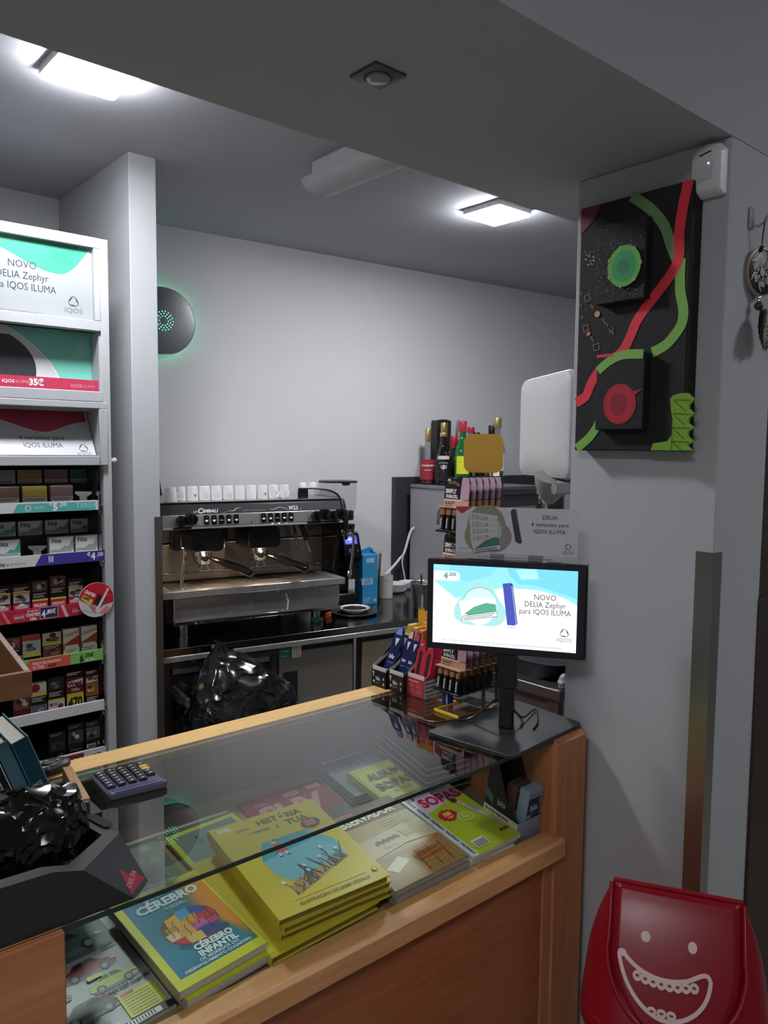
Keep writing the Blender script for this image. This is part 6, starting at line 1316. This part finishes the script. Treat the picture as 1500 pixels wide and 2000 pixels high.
def bpack(label, x, zt, group, detail):
    # a pack hangs by its top, leaning back: local x = -Y, local y = up, local z towards the viewer (-X)
    M = frame((x, 1.290, zt - .112), (0, -1, 0), (.10, 0, 1))
    t = thing('battery_pack', label, 'battery pack', M=M, group=group)
    c = build('card', MB().prism([(0, .030), (.080, .030), (.080, .100), (.072, .112), (.030, .112), (.008, .110), (0, .098)], -.0008, 0.0), mat((26, 24, 24), 0.4), t)
    p = Print()
    p.rect(0, .030, .080, .028, (206, 160, 134)).rect(0, .056, .056, .003, (228, 214, 206)).poly([(.052, .058), (.079, .060), (.079, .092), (.073, .110), (.055, .110), (.052, .090)], (196, 160, 178))
    if detail:
        p.text('QUALITY', .004, .047, .009, (70, 44, 40), 2, .85).rect(.004, .042, .026, .002, (130, 90, 76)).text('SIMPLY', .004, .073, .0135, (236, 234, 232), 2, .82).text('DURACELL', .006, .062, .0105, (236, 234, 232), 2, .74).text('AA', .008, .101, .008, (236, 234, 232), 2, .9)
        p.line([(.012, .097), (.030, .098), (.046, .092)], .006, (150, 118, 70)).line([(.014, .0975), (.030, .0975), (.042, .094)], .0025, (60, 46, 34))
    p.put(c, Matrix.Identity(4), 'card_print')
    n = 4 if detail else 4
    for k in range(n):
        bx = .011 + .0193 * k
        b = build('battery', MB().lathe([(.0068, 0), (.0070, .001), (.0070, .033), (.0066, .034)], 14, M=Matrix.Translation((bx, -.006, .010)) @ Matrix.Rotation(math.radians(-90), 4, 'X')) if 0 else MB().tube([(bx, -.012, .009), (bx, .022, .009)], .0070, 12), mat((24, 23, 24), 0.3), t)
        build('battery_top', MB().tube([(bx, .022, .009), (bx, .034, .009)], .0070, 12).tube([(bx, .034, .009), (bx, .0365, .009)], .0026, 8), COPPER, b)
        if detail: q = Print(); q.text('DURACELL', 0, -.0018, .0062, (214, 212, 210), 2, .80, rot=0); q.put(b, frame((bx + .001, -.009, .0160), (0, 1, 0), (-1, 0, 0)), 'battery_print')
    for bxx in (.001, .078): build('blister_wall', MB().prism([(-.003, .001), (-.003, .019), (.028, .019), (.042, .010), (.042, .001)], 0, 0.001, M=Matrix(((0, 0, 1, bxx), (1, 0, 0, 0), (0, 1, 0, 0), (0, 0, 0, 1)))), glass((220, 214, 210), 1.2), t, smooth=0)
    build('ledge', MB().box(.0, -.0185, .0005, .080, -.0135, .020), mat((30, 30, 36), 0.25), t, bevel=0.001)
    build('cap_row', MB().box(.0, .038, .001, .080, .042, .018), mat((206, 160, 134), 0.4), t, bevel=0.001)
    return t
for ti, (zt, nm) in enumerate(((1.540, 'top'), (1.414, 'second'), (1.165, 'lowest'))):
    for k in range(6):
        lab = 'front battery pack on the %s hook of the battery stand' % nm if k == 0 else 'battery pack hanging behind the front one on the %s hook' % nm
        bpack(lab, 1.292 + .0218 * k, zt, 'battery packs on the %s hook' % nm, k == 0)
o = build('blue_can', MB().lathe([(.013, 0), (.0135, .001), (.0135, .030), (.012, .0315)], 24, (1.306, 1.276, 1.0003)), mat((30, 56, 150), 0.3), None)
tag(o, 'small blue and black can under the lowest battery packs', 'can')
q = Print(); q.rect(-.004, .001, .003, .029, (220, 222, 226)).rect(-.0010, .001, .014, .029, (26, 28, 36)); q.put(o, Matrix.Identity(4), 'can_print', warp=lambda X, Y, Z: (1.306 + (.0138 + Z) * math.cos(X / .0135 - 2.3), 1.276 + (.0138 + Z) * math.sin(X / .0135 - 2.3), 1.0003 + Y))

# ------------------------------------------------------------------ vape displays on the ledge
NV = (26, 34, 76)
def vape_tray(name, label, x, y, w, d, base, liner, inner, fn, lab_in, gi, hb=.042, hback=.10):
    """open front carton facing -X: x,y = front left bottom corner as the customer sees it, w along -Y, d along +X"""
    M = frame((x, y, GT + .0004), (0, -1, 0), (1, 0, 0))     # local x = -Y, local y = +X (back), local z = down -> flip
    M = Matrix(((0, 1, 0, x), (-1, 0, 0, y), (0, 0, 1, GT + .0004), (0, 0, 0, 1)))
    t = thing(name, label, 'carton', M=M)
    m_ = mat(base, 0.4)
    f = build('front_panel', MB().box(0, 0, 0, w, .0015, hb), m_, t)
    prof = [(0, 0), (d, 0), (d, hback), (d * .75, hback), (0, hb)]
    build('side_panel', MB().prism(prof, 0, .0015, 'x'), m_, t)
    s2 = build('side_panel', MB().prism(prof, w - .0015, w, 'x'), m_, t)
    build('back_panel', MB().box(.0015, d - .0015, 0, w - .0015, d, hback), m_, t)
    build('bottom_panel', MB().box(.0015, .0015, 0, w - .0015, d - .0015, .0015), m_, t)
    build('liner', MB().box(.0015, .0016, hb - .004, w - .0015, .003, hb + .010).prism([(.002, hb), (d * .6, hb + .03), (d * .6, hb + .038), (.002, hb + .010)], .0016, .0022, 'x'), mat(liner, 0.6), t)
    p = Print(); fn(p, w, hb); p.put(f, frame((0, 0, 0), *FRONT), 'front_print')
    return t, s2
def blu_front(p, w, h):
    p.rect(0, 0, w, h, (24, 24, 28)).text('blu', w * .45, h * .42, .014, (214, 218, 226), 1, 1.0, 'C').rect(w * .28, h * .24, w * .3, .0022, (120, 120, 128)).circ(w * .16, h * .30, .0035, (200, 204, 210)).rect(w * .80, h * .5, .005, .006, (190, 194, 200)).rect(w * .80, h * .15, .005, .008, (170, 174, 180)).poly([(w * .06, h * .9), (w * .2, h * .9), (w * .16, h * .5)], (190, 194, 204))
def blister(label, M, wd, ht, c, tip, kind, g):
    t = thing('vape_pack', label, 'vape pack', M=M, group=g)
    top = [(wd * .12, ht * .86), (wd * .25, ht), (wd * .75, ht), (wd * .88, ht * .86)]
    cdd = build('card', MB().prism([(0, 0), (wd, 0), (wd, ht * .80)] + [top[3], top[2], top[1], top[0]] + [(0, ht * .80)], 0, .0025, 'y', M=Matrix.Scale(-1, 4, (0, 1, 0))), mat(c, 0.3), t, smooth=0)
    p = Print()
    if kind == 'blu': p.poly([(wd * .16, ht * .86), (wd * .84, ht * .86), (wd * .70, ht * .985), (wd * .3, ht * .985)], tip).poly([(wd * .3, ht * .80), (wd * .76, ht * .80), (wd * .52, ht * .66)], (206, 208, 214)).text('blu', wd * .5, ht * .46, wd * .46, (226, 230, 236), 1, 1, 'C').rect(wd * .2, ht * .38, wd * .6, .002, (120, 130, 170)).rect(wd * .2, ht * .16, wd * .6, .010, (214, 214, 216)).line([(wd * .25, ht * .26), (wd * .7, ht * .26)], .003, (170, 174, 200))
    else: p.rr(wd * .28, ht * .36, wd * .40, ht * .44, .004, (60, 34, 36)).rect(wd * .2, ht * .24, wd * .5, .003, (224, 150, 150)).rect(wd * .2, ht * .18, wd * .4, .003, (224, 150, 150)).rect(wd * .3, ht * .9, wd * .3, .004, (224, 150, 150))
    p.put(cdd, frame((0, -.0026, 0), *FRONT), 'pack_print')
    return t
def TM(x, y, dx, dy, dz, tilt): return Matrix(((0, 1, 0, x), (-1, 0, 0, y), (0, 0, 1, GT + .0004), (0, 0, 0, 1))) @ Matrix.Translation((dx, dy, dz)) @ Matrix.Rotation(math.radians(-tilt), 4, 'X')
Gv = 'navy vape packs leaning in the black cartons'
vape_tray('vape_carton', 'black vape carton at the left end of the vape displays', 1.258, 1.500, .054, .095, (22, 22, 26), (206, 204, 200), None, blu_front, None, None)
vape_tray('vape_carton', 'black vape carton second from the left on the ledge', 1.266, 1.444, .054, .095, (22, 22, 26), (206, 204, 200), None, blu_front, None, None)
blister('navy vape pack with a blue tip in the leftmost carton', TM(1.258, 1.500, .014, .012, .003, 24), .034, .155, NV, (110, 140, 200), 'blu', Gv)
blister('navy vape pack with a yellow green tip behind in the leftmost carton', TM(1.258, 1.500, .0175, .040, .003, 24), .034, .150, NV, (196, 196, 60), 'blu', Gv)
blister('navy vape pack with a pale pink tip in the second carton', TM(1.266, 1.444, .004, .012, .003, 22), .024, .150, NV, (220, 170, 190), 'blu', Gv)
blister('navy vape pack with a dark pink tip in the second carton', TM(1.266, 1.444, .028, .012, .003, 22), .024, .148, NV, (186, 60, 96), 'blu', Gv)
def red_front(p, w, h):
    p.rect(0, 0, w, h, (178, 52, 66)).rect(.006, h * .80, w * .6, .003, (226, 160, 166))
    for k in range(2):
        for j in range(2): p.rect(.010 + .026 * k, .008 + .013 * j, .015, .008, (206, 110, 120)); p.rect(.012 + .026 * k, .0095 + .013 * j, .011, .005, (184, 66, 80))
tr_, s2 = vape_tray('vape_carton', 'red vape carton with a printed warning on its side', 1.280, 1.392, .062, .066, (186, 62, 76), (222, 208, 200), None, red_front, None, None, .044, .080)
p = Print(); p.rect(0, 0, .066, .043, (208, 206, 202))
for k, s_ in enumerate(('Este produto contém', 'uma substância de', 'dependência. Não é', 'o seu uso por menores')): p.text(s_, .004, .033 - .0098 * k, .0085, (24, 24, 24), 2, .68)
p.put(s2, frame((.0622, 0, 0), (0, 1, 0), (0, 0, 1)), 'warning_print')
Gr = 'red vape packs in the red carton'
blister('red vape pack at the left of the red carton', TM(1.280, 1.392, .004, .010, .003, 14), .028, .130, (190, 50, 66), None, 'red', Gr)
blister('red vape pack at the right of the red carton', TM(1.280, 1.392, .0325, .010, .003, 14), .028, .128, (190, 50, 66), None, 'red', Gr)
# taller yellow and crimson cartons behind
t = thing('vape_carton', 'yellow carton with a jagged torn top behind the red vape carton', 'carton', M=Matrix(((0, 1, 0, 1.350), (-1, 0, 0, 1.470), (0, 0, 1, GT + .0004), (0, 0, 0, 1))))
jag = [(0, 0), (.062, 0)] + [(.062 - .062 * k / 12, .190 - (.010 if k % 2 else 0) - (.004 if k == 6 else 0)) for k in range(13)]
build('back_board', MB().prism(jag, .040, .0415, 'y'), mat((222, 162, 44), 0.45), t, smooth=0)
fb_ = build('body', MB().box(0, 0, 0, .062, .040, .135), mat((206, 146, 44), 0.45), t)
q = Print(); q.rect(.020, .150, .022, .006, (240, 206, 120)).rect(.024, .142, .012, .004, (240, 206, 120)); q.put(t, frame((0, .0398, 0), *FRONT), 'board_print')
for k in range(3): build('yellow_pack', MB().box(.002 + .020 * k, -.0001, .110, .020 + .020 * k, .030, .150 - .004 * k), mat((214, 170, 70) if k < 2 else (206, 120, 80), 0.4), t, bevel=0.002)
t = thing('vape_carton', 'crimson carton beside the yellow torn carton', 'carton', M=Matrix(((0, 1, 0, 1.355), (-1, 0, 0, 1.405), (0, 0, 1, GT + .0004), (0, 0, 0, 1))))
build('body', MB().box(0, 0, 0, .060, .040, .118), mat((176, 36, 70), 0.45), t)
build('back_board', MB().prism([(0, .118), (.060, .118), (.060, .186), (.03, .192), (0, .180)], .0385, .040, 'y'), mat((186, 40, 76), 0.45), t, smooth=0)
for k in range(3): build('pack_end', MB().box(.002 + .0195 * k, .002, .1182, .0195 + .0195 * k, .036, .128), mat((196, 56, 80), 0.4), t, bevel=0.002)

# ------------------------------------------------------------------ grey steel trolley behind the pier
t = thing('steel_trolley', 'grey steel cabinet with a black tray on top behind the screen', 'cabinet', (1.66, 1.50, 0.0))
wpart('side_sheet', MB().prism([(1.235, 0), (1.72, 0), (1.72, .955), (1.215, .955)], 1.640, 1.650, 'x'), mat((104, 103, 108), 0.4, 0.5), t)
wpart('top_frame', MB().box(1.628, 1.190, .955, 1.96, 1.75, .985), mat((120, 118, 122), 0.35, 0.7), t, bevel=0.004)
wpart('leg', MB().prism([(1.200, .955), (1.232, .955), (1.222, 0), (1.190, 0)], 1.634, 1.662, 'x'), mat((110, 108, 110), 0.35, 0.7), t, bevel=0.003)
wpart('back_sheet', MB().box(1.65, 1.71, 0, 1.95, 1.72, .955), DARKST, t)
wpart('rod', MB().tube([(1.639, 1.40, .955), (1.639, 1.36, .70)], .005, 8), CHROME, t)
o = thing('black_tray', 'black plastic tray lying on the grey steel cabinet', 'tray', (1.78, 1.45, .985))
wpart('tray', MB().loft([[(1.78 + x * w, 1.45 + y * d, z) for x, y in rrect(1, 1, .18, 5)] for w, d, z in ((.22, .40, .985), (.27, .46, 1.035), (.26, .45, 1.035), (.21, .39, .992))], True, True), mat((22, 22, 28), 0.35), o)
o = build('plastic_bag', bag_mesh([(1.665, 1.202, .987, .04, .02), (1.665, 1.202, 1.00, .045, .024), (1.665, 1.203, 1.012, .03, .016), (1.665, 1.205, 1.018, .008, .006)], 20, .004, 90, 2.2), mat((180, 178, 184), 0.2), smooth=20); tag(o, 'bit of clear plastic on the corner of the steel cabinet', 'bag')

# ------------------------------------------------------------------ painting, detector, hanging ornament, bin
t = thing('painting', 'black abstract canvas with red and green stripes and two raised squares', 'painting', (1.420, .879, 1.602))
CV = mat((24, 24, 25), 0.75, 0, 0, 0.15, 200.0, 0.3, name='black_canvas')
cv = wpart('canvas', MB().box(1.400, .757, 1.602, 1.440, 1.003, 2.104), CV, t, bevel=0.003)
RD, GN, GN2 = (230, 52, 66), (126, 182, 82), (110, 146, 92)
P1 = (1.3995, 1.003, 1.602)      # u = 1.003 - Y, v = z - 1.602
def UV(Y, z): return (1.003 - Y, z - 1.602)
p = Print()
gl_ = [(.885, 2.102), (.862, 2.085), (.835, 2.060), (.812, 2.030), (.797, 1.992), (.785, 1.965)]
p.line(smooth_path([(*UV(*a), 0) for a in gl_], 4), .020, GN2)
gl_ = [(.776, 1.962), (.776, 1.930), (.774, 1.900), (.767, 1.870), (.768, 1.845), (.779, 1.826), (.800, 1.805), (.828, 1.793)]
p.line(smooth_path([(*UV(*a), 0) for a in gl_], 4), .020, GN)
p.line(smooth_path([(*UV(*a), 0) for a in [(.925, 1.745), (.936, 1.700), (.944, 1.660), (.965, 1.630), (.997, 1.606)]], 4), .019, GN)
rl = [(.766, 2.103), (.775, 2.060), (.781, 2.010), (.780, 1.965), (.796, 1.935), (.823, 1.905), (.846, 1.880), (.865, 1.855), (.879, 1.825), (.895, 1.800), (.925, 1.782), (.948, 1.765), (.966, 1.740), (.978, 1.715), (1.001, 1.703)]
p.line(smooth_path([(*UV(*a), 0) for a in rl], 4), [.021] * 57, RD)
p.poly([UV(1.002, 2.103), UV(.955, 2.103), UV(.968, 2.075), UV(1.002, 2.050)], (104, 30, 50))
SP = (150, 138, 140); rnd = random.Random(11)
for (Y, z, s) in ((.978, 2.000, .010),):
    for k in range(26): p.circ(UV(Y + rnd.uniform(-.012, .012), 0)[0], UV(0, z + rnd.uniform(-.016, .016))[1], .0014, ((170, 110, 124), (200, 190, 194))[k % 2], n=6)
def sq(Y, z, s, c, a=20):
    x, y = UV(Y, z); ca, sa = math.cos(math.radians(a)), math.sin(math.radians(a))
    p.line([(x + (i * ca - j * sa) * s, y + (i * sa + j * ca) * s) for i, j in ((-1, -1), (1, -1), (1, 1), (-1, 1))], .0016, c, True)
sq(.980, 1.918, .0065, SP); sq(.982, 1.856, .006, (170, 120, 110)); sq(.955, 1.815, .0065, SP, 10)
for Y, z, r, c in ((.955, 1.882, .0065, (206, 150, 100)), (.975, 1.844, .0045, (196, 130, 110))): p.circ(*UV(Y, z), r, c, n=14)
for Y, z in ((.970, 1.900), (.966, 1.896), (.996, 1.905), (.992, 1.880), (.940, 1.868), (.936, 1.862), (.930, 1.858), (.924, 1.846), (.917, 1.848), (.921, 1.842), (.916, 1.840), (.967, 1.835), (.963, 1.830), (.996, 1.930)):
    x, y = UV(Y, z); p.line([(x - .003, y + .003), (x + .002, y), (x - .001, y - .004)], .0012, SP)
wput(p, cv, t, P1, LEFT, 'canvas_paint', rough=0.6)
def raised(y0, y1, z0, z1, fn):
    c = wpart('raised_square', MB().box(1.377, y0, z0, 1.3995, y1, z1), CV, t, bevel=0.002)
    p = Print(); fn(p, y1 - y0, z1 - z0); wput(p, c, t, (1.3765, y1, z0), LEFT, 'square_paint', rough=0.6)
def f1(p, w, h):
    rnd = random.Random(5)
    for k in range(220): p.circ(rnd.uniform(.002, w - .002), h * min(.98, abs(rnd.gauss(.35, .28))), rnd.uniform(.0005, .0011), ((120, 108, 100), (90, 80, 76), (160, 150, 146))[k % 3], n=5)
    p.circ(w * .62, h * .42, .037, (96, 168, 70), .040).circ(w * .62, h * .42, .027, (40, 150, 84), .030).circ(w * .61, h * .42, .014, (36, 126, 80), .015)
    for k in range(22): a = k * .9; p.circ(w * .62 + .036 * math.cos(a), h * .42 + .038 * math.sin(a), .0035, (120, 178, 86), n=7)
def f2(p, w, h):
    p.line(smooth_path([(.004, h * .80, 0), (.030, h * .92, 0), (.060, h * .985, 0), (w - .003, h - .004, 0)], 4), .018, GN)
    p.line([(0, h * .995), (w * .35, h * .998)], .006, RD)
    p.circ(w * .52, h * .34, .037, (170, 30, 50), .040).circ(w * .52, h * .34, .030, (186, 30, 52), .034).circ(w * .50, h * .34, .020, (150, 22, 44), .023).poly([(w * .80, h * .50), (w * .97, h * .52), (w * .82, h * .44)], (178, 34, 54))
raised(.836, .946, 1.896, 2.052, f1)
raised(.830, .938, 1.644, 1.793, f2)
fp = [(.782, 1.702), (.776, 1.708), (.762, 1.711), (.748, 1.711), (.7345, 1.698), (.745, 1.688), (.745, 1.682), (.7340, 1.672), (.745, 1.662), (.745, 1.655), (.7335, 1.646), (.745, 1.638), (.745, 1.631), (.7335, 1.620), (.745, 1.613), (.735, 1.6035), (.819, 1.6035), (.815, 1.617), (.785, 1.621), (.777, 1.632), (.776, 1.665), (.779, 1.675), (.781, 1.690)]
ft = wpart('felt_patch', MB().prism(fp, 1.392, 1.3992, 'x'), mat((122, 166, 48), 0.9, 0, 0, 0.12, 300.0, 0.4), t, smooth=0)
p = Print(); ZG = (50, 76, 26)
for k in range(4):
    z = 1.695 - .026 * k; p.line([UV(.776, z + .004), UV(.740, z + .002)], .0012, ZG); p.line([UV(.774, z + .002), UV(.750, z - .018)], .0012, ZG)
p.line([UV(.776, 1.665), UV(.776, 1.605)], .0012, ZG)
wput(p, ft, t, (1.3918, 1.003, 1.602), LEFT, 'stitches')

t = thing('motion_detector', 'white motion detector on the pier above the painting corner', 'detector', (1.440, .742, 2.080))
prof = []
def pr_(w, x, z0, z1):
    return [(x, .742 + a, b) for a, b in ((w / 2, z0), (-w / 2, z0), (-w / 2, z1 - .016), (-w / 2 + .010, z1 - .004), (0, z1), (w / 2 - .010, z1 - .004), (w / 2, z1 - .016))]
hs = wpart('housing', MB().loft([pr_(.060, 1.440, 2.074, 2.170), pr_(.060, 1.430, 2.072, 2.170), pr_(.056, 1.414, 2.080, 2.164), pr_(.046, 1.410, 2.086, 2.156)]), mat((214, 214, 216), 0.35), t, bevel=0.003)
wpart('lens_window', MB().box(1.4088, .728, 2.098, 1.4105, .760, 2.132), mat((196, 196, 200), 0.3), t, bevel=0.001)
wpart('status_slot', MB().prism([(.752, 2.146), (.730, 2.150), (.730, 2.148), (.752, 2.1435)], 1.4085, 1.4115, 'x'), BLACK, t)
wpart('status_light', MB().ball((1.408, .734, 2.128), .0012, 8), mat((255, 255, 255), 0.3, 0, 4.0, 0), t)

t = thing('wall_hook', 'grey plastic wall hook on the pier front', 'hook', (1.560, .707, 2.045))
wpart('plate', MB().box(1.5445, .702, 2.026, 1.562, .7069, 2.066), mat((150, 152, 154), 0.35), t, bevel=0.002)
wpart('prong', MB().tube([(1.556, .702, 2.032), (1.560, .692, 2.030), (1.566, .684, 2.038), (1.571, .680, 2.052)], .0028, 8), mat((150, 152, 154), 0.35), t)
t = thing('hanging_ornament', 'round black and silver mandala ornament with feathers hanging from the hook', 'ornament', (1.573, .690, 1.80))
wpart('cord', MB().tube([(1.5675, .6835, 2.046), (1.5705, .688, 2.02), (1.5725, .690, 1.998)], .0011, 6).tube([(1.5655, .683, 2.040), (1.5715, .690, 1.998)], .0011, 6), BLACK, t)
wpart('bead', MB().ball((1.572, .690, 1.992), .0042, 10).ball((1.573, .690, 1.986), .0026, 8), BLACK, t)
DM = Matrix.Translation((1.580, .6935, 1.947)) @ Matrix.Rotation(math.radians(-14), 4, 'Z') @ Matrix.Rotation(math.radians(90), 4, 'X') @ Matrix.Diagonal((1.0, 1.12, 1.0, 1.0))
dd = wpart('disc', MB().lathe([(.037, -.003), (.0385, -.002), (.0385, .002), (.037, .003)], 40, M=DM), mat((34, 32, 31), 0.4), t)
wpart('rim', MB().lathe([(.0385, -.0042), (.0408, -.0036), (.0408, .0036), (.0385, .0042)], 40, cap0=False, cap1=False, M=DM), mat((160, 140, 126), 0.4, 0.3), t)
p = Print(); SV = (196, 196, 196)
for k in range(6):
    a = math.pi / 2 + k * math.pi / 3; R_ = lambda r, s: (r * math.cos(a) - s * math.sin(a), r * math.sin(a) + s * math.cos(a))
    p.line([R_(.012, -.004), R_(.020, -.0085), R_(.028, -.005), R_(.034, 0)], [.001, .003, .003, .001], SV); p.line([R_(.014, .006), R_(.021, .0075), R_(.027, .004)], [.001, .0024, .001], SV); p.circ(*R_(.020, 0), .005, SV, n=12); p.circ(*R_(.020, 0), .0034, (90, 90, 90), n=12); p.circ(*R_(.020, 0), .002, SV, n=8); p.circ(*R_(.011, .003), .0032, (150, 150, 150), n=10)
p.circ(0, 0, .0068, SV).circ(0, 0, .0045, (120, 120, 120)).circ(0, 0, .0025, SV)
p.put(t, t.matrix_world.inverted() @ DM @ Matrix.Translation((0, 0, .003)), 'mandala_print')
wpart('bead', MB().ball((1.576, .692, 1.8985), .0035, 8).ball((1.576, .692, 1.893), .0042, 10), CHROME, t)
wpart('bead', MB().ball((1.5755, .692, 1.8825), .0085, 12), mat((60, 60, 58), 0.25), t)
rnd = random.Random(3)
for k in range(7):
    a = math.radians(-24 + 8 * k); L = .072 + .010 * rnd.random(); w = .013 + .003 * rnd.random(); yo = .690 - .0022 * k
    M = Matrix.Translation((1.5755, yo, 1.876)) @ Matrix.Rotation(a, 4, 'Y') @ Matrix.Rotation(math.radians(rnd.uniform(-20, 20)), 4, 'Z')
    def fe(u, v, w=w, L=L): 
        ww = w * (math.sin(math.pi * min(1, .08 + .80 * v)) ** .8); s = (u - .5) * 2
        return (s * ww * (1 + .06 * math.sin(40 * v)), -.002 * s * s - .006 * v * v, -L * v - .006 * abs(s) * (1 - v) + .003 * math.sin(31 * v + 3 * s))
    c = ((74, 68, 62), (52, 48, 46), (92, 86, 80))[k % 3]
    f = wpart('feather', MB().grid(fe, 6, 14, M=M), mat(c, 0.8, 0, 0, 0.3, 200.0), t, smooth=60)
    q = Print()
    for j in range(4): q.line([(-.008, -L * (.40 + .12 * j)), (0, -L * (.37 + .12 * j)), (.008, -L * (.40 + .12 * j))], .0014, (176, 170, 160))
    q.line([(0, 0), (0, -L * .85)], .0010, (186, 180, 168))
    q.put(f, t.matrix_world.inverted() @ M @ Matrix(((1, 0, 0, 0), (0, 0, -1, -.0065), (0, 1, 0, 0), (0, 0, 0, 1))), 'feather_bars')

t.location.x -= .030
bpy.data.objects['wall_hook'].location.x -= .028

# swing bin
BA = -60.5
t = thing('swing_bin', 'red plastic swing bin with a white smiling face with braces', 'bin', (1.221, .639, 0.0), BA)
RB = mat((132, 14, 28), 0.30, spec=0.3, name='red_plastic'); RB2 = mat((126, 13, 27), 0.30, spec=0.3)
def rr3(w, d, z, r, cy=0.0): return [(x, y + cy, z) for x, y in rrect(w, d, r, 6)]
build('body', MB().loft([rr3(.190, .150, 0.0, .05), rr3(.200, .160, .01, .05), rr3(.268, .212, .632, .07), rr3(.272, .216, .640, .07)]), RB, t, smooth=50)
build('rim', MB().loft([rr3(.276, .220, .626, .072), rr3(.300, .242, .632, .080), rr3(.304, .246, .650, .082), rr3(.296, .238, .662, .080)]), RB, t, smooth=40, bevel=0.002)
def hoodring(k):
    # from rim (0) to ridge (1)
    z = .655 + .195 * k; w = .206 + .090 * (1 - k ** 2.2); d = .232 * (1 - k) ** .85 + .012
    r = min(w, d) * .45 if k < .98 else .005
    return [(x, y, z) for x, y in rrect(w, d, max(.004, min(r, .080)), 6)]
build('hood', MB().loft([hoodring(k / 12) for k in range(13)], False, True), RB, t, smooth=60)
def fl(u, v, off=.0):
    # u in metres across, v in metres down the slope from the ridge
    s = v / .190; z = .852 - .185 * s
    k = max(0, (z - .655) / .195)
    y = -(.232 * (1 - min(k, 1)) ** .85 + .012) / 2 - .005 - off + .35 * u * u
    return (u, y, z)
def halfw(s): return .100 if s < .42 else .100 * math.sqrt(max(0, 1 - ((s - .42) / .58) ** 2)) 
fg = MB()
def fgrid(i, j):
    s = j; h = halfw(s); u = -(i - .5) * 2 * h; return fl(u, s * .190)
fg.grid(fgrid, 16, 26)
fo = build('swing_flap', fg, RB2, t, smooth=60)
sol = fo.modifiers.new('thickness', 'SOLIDIFY'); sol.thickness = .003; sol.offset = -1
lip = [fl(-.100, .190 * k / 8, .001) for k in range(4)] + [fl(-halfw(s) - .002, .190 * s + .002, .001) for s in [.42 + .58 * k / 24 for k in range(1, 25)]] + [fl(halfw(s) + .002, .190 * s + .002, .001) for s in [.42 + .58 * k / 24 for k in range(23, 0, -1)]] + [fl(.100, .190 * k / 8, .001) for k in range(3, -1, -1)]
lip = [(x * 1.06, y + .002, z - .001) for x, y, z in lip]
build('flap_lip', MB().tube(lip, .0042, 8), RB, t, smooth=60)
build('ridge', MB().tube([(-.104, 0, .851), (.104, 0, .851)], .0055, 10), RB, t)
p = Print(); WC = (206, 176, 172)
p.circ(-.047, -.062, .0075, WC, .0072).circ(.026, -.064, .0070, WC, .0078)
lo = bez((-.088, -.092), (-.080, -.130), (-.052, -.160), (-.018, -.165), 14) + bez((-.018, -.165), (.020, -.166), (.052, -.140), (.054, -.104), 14)[1:]
up = bez((.054, -.104), (.050, -.090), (.040, -.098), (.020, -.108), 8) + bez((.020, -.108), (-.020, -.120), (-.055, -.112), (-.078, -.092), 14)[1:] + bez((-.078, -.092), (-.083, -.086), (-.088, -.086), (-.088, -.092), 5)[1:]
p.line(lo + up[1:-1], .0060, WC, True).circ(-.083, -.0895, .0064, WC, .0052)
for k in range(8):
    x = -.058 + .0125 * k; y = -.1135 - .0062 * math.sin((k + .8) / 8.6 * math.pi) + .002
    p.circ(x, y - .002, .0072, WC, .0072, 14).rect(x - .0028, y - .0035, .0056, .0036, (110, 20, 34))
for k in range(3):
    x = -.034 + .015 * k; p.circ(x, -.1565, .0075, WC, .0062, 12).rect(x - .003, -.158, .006, .003, (110, 20, 34))
p.put(fo, Matrix.Identity(4), 'smile_print', rough=0.5, warp=lambda X, Y, Z: fl(X, -Y, .0008 + Z))
